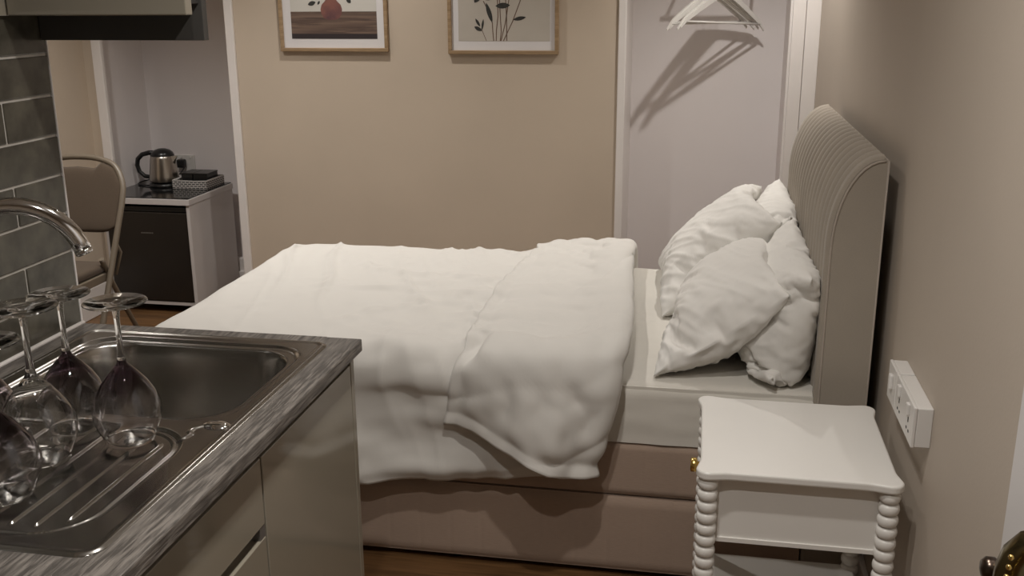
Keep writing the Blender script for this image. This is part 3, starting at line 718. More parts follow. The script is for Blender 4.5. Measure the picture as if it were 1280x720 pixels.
8,0,-2,1,-1,-6,6,6,7,-7,13,16,3,1,-1,1,0,-1,1,-1,0,1,-1,1,0,-1,1,-1,1,-1,0,1,-1,1,-1,0,1,-1,1,0,-1,0,-3,-7,-15,3,-8,-24,19,
-17,-1,1,-1,-2,2,10,3,-11,4,15,10,7,-1,1,-1,1,-1,1,-1,0,1,-1,1,-1,1,0,-1,0,1,-1,1,-1,1,-1,0,1,-1,1,0,-1,0,-4,-6,-7,-21,15,-20,-2,
-9,0,-2,2,2,8,2,-11,1,1,17,12,4,1,0,-1,1,-1,1,-1,0,1,-1,1,-1,1,-1,0,1,-1,1,-1,1,-1,0,1,0,-1,1,-1,0,1,-7,3,-25,-6,8,-9,-13,
-7,0,1,2,7,3,-12,-2,7,-2,12,19,1,1,-1,1,-1,0,1,0,-1,0,1,-1,1,-1,0,1,-1,0,1,-1,0,1,-1,1,-1,1,-1,0,1,-1,-4,-2,-21,-5,-1,4,-18,
-2,0,3,7,3,-11,-4,11,-15,12,17,11,3,-1,0,1,-1,1,-1,0,1,-1,1,-1,0,1,-1,0,0,0,0,1,-1,0,1,-1,1,-1,0,0,1,-1,-4,-6,-11,-12,-5,12,-19,
-1,1,8,3,-6,-9,10,-2,-11,15,13,10,5,-1,0,1,-1,1,-1,0,0,1,0,-1,1,-1,-1,1,0,0,0,1,-1,1,-1,0,0,0,1,-1,0,1,-4,-8,-8,-18,0,11,-17,
0,3,10,-4,-10,4,2,-3,-1,5,14,12,4,1,-1,1,-1,1,-1,1,-2,2,0,-1,1,-1,0,-2,3,-1,0,1,-1,0,0,0,1,-1,0,1,-1,1,-4,-5,-13,-18,4,6,-11,
1,6,7,-10,-3,6,-5,-2,8,-4,16,14,3,1,0,-1,0,1,-1,1,0,-1,0,1,-1,1,-1,-3,4,0,-1,0,0,0,0,1,-1,1,-1,1,-1,0,-1,-8,-14,-12,-1,5,-7,
1,11,-3,-9,7,-6,-1,12,-16,9,18,13,2,-1,0,1,-1,0,1,0,-1,1,-1,0,1,-1,-1,-1,3,-1,1,-1,0,-1,2,-1,1,-1,0,1,-1,1,-2,-9,-9,-19,2,3,-3,
3,11,-8,1,-4,-3,16,-9,-14,20,14,10,2,0,0,1,-1,0,0,1,-1,1,-1,0,1,-1,-1,-1,3,-1,1,-1,-1,0,2,-1,0,1,-1,1,-1,1,-2,-6,-13,-18,0,4,-1,
1,11,-8,-3,-4,14,1,-12,-4,16,10,10,6,-1,1,-1,1,-1,-1,2,-1,1,-1,1,-1,0,-2,1,2,-1,1,-2,-1,3,-1,0,1,-1,1,-1,1,-1,-1,-6,-10,-19,-7,10,-2,
0,9,-5,-8,7,10,-7,-9,2,6,16,12,3,1,-1,1,-1,0,1,-1,0,0,0,1,-1,0,-1,1,0,0,1,-2,0,1,1,-2,2,0,-1,1,0,-1,-2,-1,-13,-21,-8,12,-2,
1,6,-3,-7,15,0,-8,-4,-4,9,19,9,5,0,-1,0,1,-1,1,0,-3,2,0,1,-1,0,0,0,0,0,1,-2,0,2,-2,2,-1,1,0,-1,0,1,-2,-1,-15,-19,-9,12,-4,
2,3,-4,5,10,-10,0,-4,-9,15,22,4,4,1,-1,0,0,1,-1,1,-1,-1,0,1,0,0,0,1,-2,1,1,-1,-2,1,2,-1,1,-1,0,1,-1,1,-3,1,-16,-20,-6,10,-5,
1,0,-1,13,-2,-9,4,-5,-12,23,20,1,4,0,1,-1,0,0,1,-1,0,0,-2,2,0,-1,1,-1,1,0,0,0,-1,0,1,0,0,0,1,-1,1,-2,1,-3,-16,-14,-8,6,-4,
1,-3,7,10,-11,-1,4,-6,-14,31,12,7,0,0,0,0,0,0,0,1,-3,2,-1,0,2,-2,-2,3,0,0,1,-4,2,2,-2,1,0,1,-1,0,0,0,0,-7,-12,-11,-8,1,-3,
1,-5,14,2,-10,-1,9,-10,-11,33,8,7,-1,1,0,0,-1,1,0,0,-2,2,-3,3,1,-1,-4,4,1,-1,0,-1,-2,3,-1,1,1,-1,0,0,0,0,0,-9,-7,-14,-5,-6,2,
1,-6,14,4,-10,-7,16,-10,-13,37,2,6,3,0,0,0,0,-1,1,0,-3,4,-2,0,1,-3,2,1,-1,2,-4,2,1,0,0,0,0,0,0,0,0,0,1,-11,-5,-11,-12,-5,6,
2,-8,14,6,-6,-14,15,0,-18,31,9,4,3,0,0,0,1,-3,0,3,-2,0,0,1,-3,3,-1,1,-2,2,-2,2,-1,1,1,-1,-1,2,-1,0,1,-2,-2,-5,-1,-18,-14,-2,9,
1,-8,9,12,-3,-17,6,14,-20,27,6,8,2,-1,2,-1,0,-2,0,1,0,0,2,-1,-5,5,0,-3,3,-2,1,2,-1,0,0,0,0,0,1,-1,-1,-3,4,-1,-10,-21,-10,-1,15,
1,-8,6,14,0,-15,-4,21,-13,11,21,2,0,1,-2,2,0,-2,-1,3,-1,0,1,1,-6,3,2,-5,4,1,0,0,1,-1,0,0,0,0,0,-3,1,2,0,-4,-9,-19,-2,-14,27,
1,-7,2,14,3,-5,-19,19,4,-2,26,0,1,0,-1,0,-1,-2,4,-2,2,0,0,0,-5,4,-2,-1,3,1,-1,2,-1,0,0,0,0,0,-4,2,2,0,-1,-7,-3,-16,-12,-3,24,
1,-3,-6,11,11,-3,-11,-10,21,12,11,2,1,0,-1,-3,4,-4,4,-2,2,1,-2,1,-3,0,-3,4,2,0,-1,1,0,0,0,0,0,-4,3,0,0,2,-4,2,-11,-15,-21,17,15,
1,1,-10,3,15,3,-4,-17,19,12,9,3,2,0,-2,0,-1,0,1,2,0,-1,1,0,-3,1,-6,7,1,0,0,-2,2,0,0,-1,-3,4,-3,3,1,-2,-1,4,-13,-23,-12,24,9,
0,4,-8,-7,11,12,-2,-6,-10,34,5,3,-1,1,-2,0,2,-4,0,4,-2,2,0,0,-2,-1,-5,7,1,-1,1,0,-1,1,-3,0,3,-3,3,0,0,-1,-1,5,-18,-24,5,21,-7,
0,4,-4,-7,-2,13,9,-10,0,24,9,-2,0,2,-3,3,-2,1,-4,3,1,1,0,0,-5,5,-7,6,1,-1,-1,1,1,-4,4,-3,0,3,0,0,-1,1,-3,2,-15,-15,6,8,-18,
-2,7,-8,1,-11,6,11,4,4,4,17,1,-1,-2,3,0,0,-7,6,0,0,-1,2,-3,1,2,-5,2,3,-1,-1,0,1,-2,3,-3,1,2,0,0,-2,-1,1,2,-20,-4,7,-15,-4,
-7,12,-21,7,14,-15,12,-10,9,12,16,0,-1,1,-5,5,0,-4,1,3,-1,-2,2,-2,1,2,-4,1,3,-1,-1,-1,2,-1,-1,0,3,0,-2,1,-3,4,-2,-6,-3,-2,-21,-1,0,
-7,5,2,11,-25,14,-17,15,1,21,8,0,-2,3,-1,-3,2,2,-3,0,2,-2,2,-2,2,-1,0,0,0,1,0,-2,-1,3,0,-3,2,1,0,-1,0,0,2,-4,-3,-18,-12,1,-4,
20,2,-2,-1,0,2,2,0,8,14,7,2,0,0,0,0,0,0,0,0,0,0,0,0,0,0,0,0,0,0,0,0,0,0,0,0,0,0,0,0,0,0,0,0,-9,-18,-7,3,2,
-32,2,0,1,-1,-1,2,-1,14,19,9,-10,0,0,0,0,-1,1,0,0,0,0,0,0,0,0,0,0,0,-1,1,0,0,0,0,0,0,0,0,0,0,0,-1,12,-10,-20,-15,1,-1,
-28,1,0,-1,2,0,0,0,24,26,3,-21,-1,1,0,0,-1,1,0,0,0,-1,1,0,0,0,-1,1,0,0,0,-1,1,0,0,0,-1,1,0,0,0,-1,1,25,-13,-26,-18,-1,-1,
-11,5,-5,-4,14,-6,-8,2,39,18,0,-21,0,-1,1,-1,1,0,0,0,-1,1,0,-1,1,2,-4,1,2,-3,2,1,-2,1,-1,2,-2,1,0,-1,1,-1,1,25,-10,-26,-21,3,-3,
-18,-9,13,3,-2,3,8,-23,51,19,-14,-16,-1,3,0,-2,1,0,1,-3,3,-1,-3,4,-2,2,-1,-2,1,1,1,-2,2,-3,3,-1,-1,2,-4,4,-2,-1,-1,39,-35,-20,-11,9,-12,
-35,6,-7,8,2,7,-7,14,29,16,-34,1,-3,4,-1,0,-4,4,-4,3,1,0,-2,-1,2,-2,3,-3,1,2,0,0,-4,2,1,1,-2,0,2,-5,5,0,-6,40,-9,-45,-19,-4,6,
-5,5,6,-7,8,0,-6,37,25,-19,-15,0,0,1,-1,0,-1,0,-1,1,1,1,-3,0,2,-3,4,-3,2,0,1,-1,1,-4,2,-1,3,-3,0,2,-3,4,-7,37,-5,-25,-29,-21,6,
16,0,3,3,0,3,20,31,5,-32,2,-2,1,-1,2,-3,1,0,0,-1,2,0,0,-2,-2,2,0,2,0,0,0,0,0,0,-1,-3,2,1,-1,1,0,-2,1,37,-23,-21,-10,-17,-8,
17,2,5,1,-6,3,40,26,-32,-6,1,-1,0,-1,1,0,-1,1,0,0,0,1,-2,-1,2,-3,3,0,1,-1,1,-1,0,0,-1,2,-3,1,-1,0,1,0,5,30,-23,-30,0,-18,-7,
19,1,5,-10,4,27,34,6,-46,11,1,-3,1,2,1,-3,2,0,0,0,0,0,-2,1,0,-2,3,0,0,0,0,0,1,-2,1,-2,1,-3,3,-1,-1,2,14,13,-20,-24,-13,-3,-11,
18,-4,3,2,9,31,24,-17,-32,16,0,-1,1,-2,3,-1,0,1,-1,1,-2,2,-1,1,-3,3,-3,3,0,0,0,0,-1,1,-1,-1,1,-2,1,0,1,-7,23,7,-24,-26,-3,1,-11,
21,-1,3,0,9,33,10,-19,-12,3,4,0,3,-4,4,-1,0,1,-1,1,-1,-1,2,-1,-1,1,0,0,1,0,-1,1,-1,0,1,0,-2,-2,1,-2,4,-2,14,-11,-5,-22,1,-7,-1,
15,3,1,-6,15,20,7,-7,-2,-6,2,6,0,-1,-1,1,1,0,-1,1,-1,-1,2,-1,0,0,0,0,1,0,-1,1,0,-1,1,-1,1,-2,0,0,-7,9,4,-6,-13,-12,-2,0,2),
(53,20,1,-3,0,-3,-1,-4,-2,-3,-2,-4,1,0,0,0,0,0,1,-1,1,-1,1,0,0,0,-1,1,0,0,1,-1,0,1,0,-1,2,-1,1,-2,-2,-3,-1,-3,-2,-2,-1,-3,-1,
27,22,1,-3,0,-4,-1,-4,-2,-3,-4,-2,0,0,-1,2,-1,0,0,0,1,-1,1,0,0,0,0,0,0,0,0,0,1,-1,1,0,1,-1,0,0,-4,-1,-3,-2,-3,-2,-1,-3,-1,
25,25,-1,-2,-1,-3,-2,-3,-3,-3,-4,-3,-1,1,0,0,-1,1,0,1,0,0,-1,2,-1,-1,1,0,0,0,1,-1,0,1,-1,1,0,1,0,-2,-2,-3,-2,-3,-3,-1,-3,-1,-2,
25,27,-1,-2,-2,-2,-2,-5,-1,-4,-4,-4,-1,1,0,-2,2,0,1,-1,1,0,0,0,0,0,0,-1,1,1,-1,1,-1,1,-1,1,0,0,1,-1,-4,-2,-3,-2,-4,-1,-3,-1,-3,
25,29,-1,-3,-1,-2,-2,-5,-2,-5,-4,-4,0,0,-2,1,1,1,-1,0,1,0,0,0,0,0,0,0,0,1,0,-1,0,1,-1,0,1,1,-1,-1,-2,-3,-4,-2,-3,-3,-1,-3,-2,
23,30,-1,-1,-2,-2,-3,-3,-4,-4,-5,-5,0,-2,1,1,0,0,0,1,-1,1,0,0,1,-1,0,0,0,0,0,0,1,0,0,-1,1,0,0,0,-5,-2,-2,-4,-3,-3,-2,-2,-2,
18,31,0,-1,-1,-3,-2,-4,-2,-6,-6,-6,-1,-2,3,0,0,1,-1,0,1,-1,1,0,1,-1,1,-1,0,0,-1,1,0,0,0,2,0,-1,0,0,-4,-5,-1,-4,-2,-5,-2,-1,-3,
14,33,-1,0,-1,-2,-3,-1,-4,-6,-7,-7,-4,2,1,0,0,1,-1,0,1,-1,1,0,0,1,-1,0,0,0,-1,1,0,0,0,0,0,4,-1,-3,-3,-5,-4,-1,-4,-4,-3,-1,-3,
12,34,0,-1,0,-1,-3,0,-4,-5,-9,-11,-3,2,1,0,1,-1,0,1,-2,2,0,1,-1,0,1,-1,0,-1,1,0,0,0,0,0,0,-1,5,0,-9,-3,-5,-1,-6,-3,-2,-4,-2,
11,35,0,0,0,-1,-1,-2,-2,-4,-10,-16,0,1,0,-1,2,-1,1,-1,1,-1,0,0,1,0,-1,0,-1,1,1,-1,2,-1,0,0,1,3,2,-5,-4,-6,-6,-2,-4,-5,-4,-1,1,
10,35,0,0,1,0,0,-2,-1,-2,-10,-17,-4,-3,3,1,0,0,0,-2,1,0,-1,1,-1,1,0,1,0,0,-1,1,-1,1,0,1,0,-5,12,-15,1,2,-6,-8,-4,-10,1,-1,-2,
6,34,0,2,0,0,0,0,0,0,-13,-10,-9,-3,-1,3,-5,1,2,-1,0,0,0,-1,1,0,1,-2,4,-2,-1,1,-1,0,-1,2,-1,2,-5,3,1,-5,-6,-9,-11,-1,-3,1,-2,
2,36,-1,1,-1,1,1,-1,0,2,-5,-15,-14,-4,0,1,0,-1,0,-1,0,1,0,0,0,0,0,1,-2,1,0,0,0,2,0,0,-2,1,-1,-1,-3,2,-9,-12,-9,0,-2,-1,-1,
0,37,-3,3,-1,0,1,-1,0,2,-6,-11,-17,-5,1,0,0,0,0,0,0,0,0,0,0,0,2,-4,2,3,-4,-1,2,0,0,0,0,0,0,0,0,1,-13,-10,-5,-7,0,-2,0,
2,36,0,0,0,0,1,-1,1,-1,-2,-16,-14,-5,1,0,0,0,1,-2,1,0,0,0,0,0,0,2,-4,4,-4,2,0,0,0,0,2,-4,2,0,0,2,-14,-7,-13,-1,0,-3,0,
1,37,-1,1,-1,0,0,0,-1,3,-4,-16,-17,-1,0,0,0,0,0,0,0,0,0,0,0,0,0,0,2,-4,2,0,0,0,0,0,0,0,0,0,1,1,-12,-13,-10,-1,-2,4,-4,
1,36,1,-1,0,1,-2,0,1,2,-7,-10,-20,-1,0,0,0,0,0,3,-6,3,0,0,0,0,0,2,-4,2,0,0,0,0,0,0,0,0,0,0,0,3,-12,-15,-7,-7,4,-1,0,
0,36,1,-1,1,-2,-1,2,1,1,-4,-17,-15,-2,0,0,0,0,0,0,2,-4,4,-2,1,-1,-1,-1,3,-2,1,0,0,0,0,0,0,3,-2,-5,4,3,-13,-9,-17,-1,2,-1,2,
1,36,1,-1,-1,-1,3,-1,1,0,-1,-20,-15,-1,0,0,0,3,-6,3,0,0,2,-3,0,5,-8,4,4,-8,4,0,0,0,0,0,0,0,2,-4,2,2,-10,-13,-15,0,0,1,0,
3,37,-1,-1,-1,3,-1,0,1,1,-5,-17,-16,0,1,-2,1,0,0,0,0,0,0,3,-6,3,4,-8,8,-8,6,-4,2,0,0,2,-4,5,-5,1,1,2,-9,-19,-6,-4,0,1,0,
2,37,-2,-1,2,1,-2,2,-1,1,-6,-13,-18,1,-2,1,0,0,0,0,0,0,0,0,3,-6,10,-11,5,-5,4,0,0,0,0,5,-5,-1,-3,4,0,3,-11,-18,-6,-3,-2,2,0,
-2,37,-3,2,0,0,1,-1,0,0,-4,-15,-15,-2,0,2,-4,2,0,0,0,0,0,0,0,2,0,-6,8,-8,6,-4,2,0,6,-11,6,-3,2,0,3,-4,-6,-17,-9,-3,0,0,0,
-1,36,-2,2,1,-1,1,-1,0,0,-3,-16,-14,-4,2,-2,1,0,0,0,0,0,0,0,0,0,4,-8,4,0,0,0,0,7,-14,7,0,0,0,3,-4,4,-12,-17,-6,-3,-1,0,-1,
1,35,1,0,1,-1,1,-3,3,1,-5,-19,-11,-1,-3,-1,2,0,0,0,0,0,0,0,0,0,8,-16,8,0,0,0,8,-15,6,2,1,-4,4,-4,1,5,-14,-14,-7,-4,-2,1,0,
3,35,1,0,1,-1,-1,1,0,2,-8,-15,-10,-8,3,4,-4,-4,4,0,0,2,-2,-2,2,0,11,-22,13,-4,2,1,5,-13,7,1,-2,4,-6,3,0,3,-11,-14,-11,-3,0,-1,1,
1,35,1,1,-1,-1,0,2,-1,-1,-4,-13,-18,0,0,0,3,3,-12,3,3,2,-4,2,0,0,13,-25,11,1,0,7,-12,3,7,-10,5,0,0,0,1,-2,-5,-16,-9,-6,1,0,-1,
-3,35,1,1,-1,-2,2,1,-1,0,-4,-15,-15,-2,0,0,0,0,2,7,-13,-3,7,0,0,3,5,-10,-7,9,0,11,-22,11,2,-4,2,0,0,0,4,-8,-3,-11,-14,-6,2,0,-1,
-2,36,0,1,-3,1,2,0,-1,1,-6,-12,-18,-1,0,4,-8,4,0,0,9,-18,9,0,2,-4,7,-7,7,-13,9,9,-21,11,0,1,-1,4,-5,2,-6,8,-10,-11,-16,-5,4,-2,1,
4,36,1,-1,-3,4,-1,1,-1,2,-11,-10,-15,-2,4,-8,7,-6,3,0,0,9,-17,13,-11,11,-10,5,10,-15,6,4,-16,11,0,5,-4,-7,6,2,-4,3,-9,-7,-19,-3,1,-1,0,
8,36,0,-1,0,1,0,1,-1,1,-12,-8,-19,6,-8,7,-6,3,0,0,6,-12,14,-16,8,8,-15,13,-4,-6,8,-13,17,-16,10,-2,-2,2,0,0,1,-2,-4,-13,-16,-2,0,0,0,
8,36,0,-2,2,0,-1,2,-1,0,-9,-16,-12,1,-3,3,4,-5,-1,2,1,-3,9,-14,10,4,-11,-2,6,3,-6,13,-19,12,-1,-8,6,0,4,-4,-2,0,0,-21,-10,-1,-2,-1,2,
6,36,-1,-1,2,0,-1,2,-1,-2,-8,-18,-6,-7,11,-9,0,3,0,2,-3,1,10,-7,0,-2,-16,12,3,0,4,3,-18,11,1,-2,1,3,-6,3,0,2,-5,-22,-6,-3,-3,2,-1,
1,36,-1,-1,2,0,-1,1,1,-6,-6,-17,-8,4,-8,4,8,-16,8,5,-10,5,8,-14,10,9,-22,7,-6,11,3,-11,1,7,-3,-3,6,-6,3,0,0,0,0,-25,-5,-5,-2,2,0,
0,35,1,-2,2,0,-1,1,0,-3,-10,-8,-21,7,-2,1,1,5,-6,2,-11,16,-14,7,10,-2,-16,9,-12,12,11,-16,-3,5,4,2,-10,6,0,0,0,8,-18,-14,-1,-14,4,0,0,
3,36,0,-2,1,1,0,-2,3,-7,-3,-15,-14,-3,5,0,0,13,-26,13,7,-14,7,0,13,-10,-4,-13,13,12,-19,5,3,1,5,-6,-7,7,0,0,11,-19,1,-6,-18,-9,5,0,1,
7,35,1,-1,-1,2,0,-3,4,-3,-17,-10,2,-8,-12,11,0,11,-22,19,-16,8,0,0,13,-13,2,-17,24,-17,7,1,0,0,0,1,0,1,-2,9,-21,15,-5,-18,-11,-6,1,2,1,
6,35,1,-1,-1,2,-1,-1,1,2,-23,-8,-7,2,9,-16,7,-6,2,2,5,-8,8,-8,17,-20,13,-18,18,-12,6,0,0,0,1,-2,5,-7,15,-23,12,-4,3,-22,-4,-10,1,0,3,
3,36,-1,1,-2,1,1,-1,2,-7,-13,-18,1,1,11,-15,10,-19,14,-6,1,3,4,-8,16,-21,13,-11,7,5,-6,-3,4,0,5,-10,7,8,-15,1,1,4,-4,-10,-16,-9,4,-1,5,
5,36,-1,1,-1,0,0,0,-3,-5,-11,-5,-15,0,16,-22,22,-18,0,4,7,-6,-3,4,12,-22,14,-8,2,7,-4,-3,-2,4,2,-4,13,-12,-7,6,2,6,-14,1,-24,-8,4,2,6,
6,37,-1,-2,2,-1,-1,3,-1,-12,-8,-19,3,0,6,-15,15,2,-22,16,-3,2,-3,3,8,-18,14,-11,6,4,-8,10,-8,-1,2,11,-7,-16,13,0,0,9,-18,2,-24,-6,1,8,-2,
6,36,0,0,-2,2,-2,1,3,-21,-8,-4,7,-15,-9,12,9,-2,-23,25,-17,7,1,4,-4,-3,13,-19,7,10,-15,6,3,-3,0,16,-28,11,2,2,1,-1,-2,-15,-15,-5,4,4,-9,
3,35,2,-1,-1,0,1,-1,-1,-5,-25,3,-1,-19,7,6,2,4,-12,13,-9,1,-3,12,-16,7,14,-25,10,11,-18,18,-9,-5,8,-1,-11,9,0,7,-9,8,-19,9,-27,-1,8,-12,0,
6,34,1,1,-1,0,0,-1,1,-5,-31,-1,9,-1,-23,17,1,14,-27,14,7,-22,18,3,-21,15,3,-12,8,7,-17,15,-4,-10,12,-7,4,-2,10,-18,20,-17,2,-7,-13,1,-13,1,1,
8,36,0,-8,7,1,-2,1,-1,-10,-15,-13,6,-2,-3,1,6,-10,18,-24,19,-19,12,14,-23,19,-21,14,-3,0,-3,5,-4,8,-8,4,-3,7,-13,12,-3,-11,11,-11,-8,-17,1,-3,3,
2,34,0,0,1,-1,-1,1,-2,-10,-13,-9,-1,0,0,3,1,-2,-2,-2,1,2,1,1,-1,-4,0,1,3,1,-1,-2,0,1,2,0,0,-2,1,-1,-1,1,0,-7,-17,-8,-2,0,0,
4,34,0,0,0,0,0,2,7,-13,-20,-9,-1,0,0,0,1,0,1,1,1,-4,-2,-1,-2,2,0,3,0,-2,1,2,2,0,0,-3,1,-1,1,0,-2,-1,0,-9,-21,-13,11,0,0,
7,34,0,0,0,0,0,8,16,-20,-30,-9,1,-1,1,-1,0,0,1,-1,1,2,-2,0,-1,0,0,0,0,0,1,3,1,-1,-2,-1,1,-1,-1,0,-2,2,0,-12,-29,-17,24,1,0,
1,35,-2,2,0,-2,2,8,17,-21,-34,1,-14,8,-1,1,0,-1,-1,3,-3,0,10,-9,2,-2,0,-1,3,-1,0,-6,6,10,-8,0,-2,-1,-5,6,0,-2,-2,-9,-29,-19,30,-5,0,
9,33,2,0,0,0,-4,23,4,-21,-48,0,15,-12,7,7,-11,2,6,-1,-5,6,7,-12,-1,10,-10,-8,6,7,5,-1,-5,-13,12,10,-6,-2,-18,21,-10,19,-24,9,-56,6,15,3,-3,
13,35,0,1,-1,-4,1,36,-18,-50,-15,19,-15,8,3,4,-6,-1,17,-23,9,-2,13,-4,-15,16,-14,-6,8,1,6,1,9,-22,2,12,7,-6,-12,-9,13,7,8,-20,-32,-32,47,-9,-3,
19,35,-1,1,-1,-1,22,8,-45,-42,23,-2,-2,0,5,5,-3,-8,18,-23,7,9,3,-7,-2,2,0,-14,13,-3,3,4,-3,11,-13,-12,16,3,3,-11,-13,17,18,-41,-14,-27,30,0,3,
17,35,0,0,0,2,35,-26,-74,17,9,0,7,-12,10,6,-17,2,14,-17,8,2,7,0,-8,-9,5,5,1,-7,5,0,3,-5,10,-10,-2,10,-14,14,2,-21,33,-30,-42,-11,33,-4,3,
15,35,-2,1,2,25,-1,-42,-51,25,5,6,6,-15,14,-10,-10,11,9,-13,0,5,11,-9,2,-15,10,1,0,0,0,-5,13,-8,8,-13,-5,8,9,-9,12,-16,18,-21,-48,-7,34,-3,3,
15,34,0,1,8,25,-28,-44,-18,13,7,17,-17,6,-7,-5,2,8,0,-7,5,3,4,2,-20,4,6,3,1,-6,-1,4,1,6,-5,-1,-5,-3,9,-4,14,-18,9,-10,-50,-3,27,0,4,
14,34,0,0,25,-5,-32,-22,-27,20,15,-4,-12,17,-7,-9,0,7,4,-8,10,1,-5,1,-15,12,-3,1,0,-1,4,-2,9,-8,1,2,2,-19,18,-9,7,13,-12,-35,-26,2,25,-2,3,
5,34,-1,1,22,-33,-6,-9,11,-37,24,-19,10,15,-15,-2,10,-9,0,2,6,7,-13,5,-11,7,0,-3,2,2,0,1,1,-3,2,1,8,-16,10,-15,13,5,-9,-41,-6,1,15,1,0,
-2,33,0,2,9,-12,-10,-14,-10,11,-26,17,1,6,-5,-7,5,2,-8,5,2,11,-9,-3,-7,2,11,-12,2,4,2,-1,0,-2,5,-7,3,10,-18,4,8,-6,-14,-21,-8,0,13,-1,1))
PILLOW_SHAPE = (39, 28)
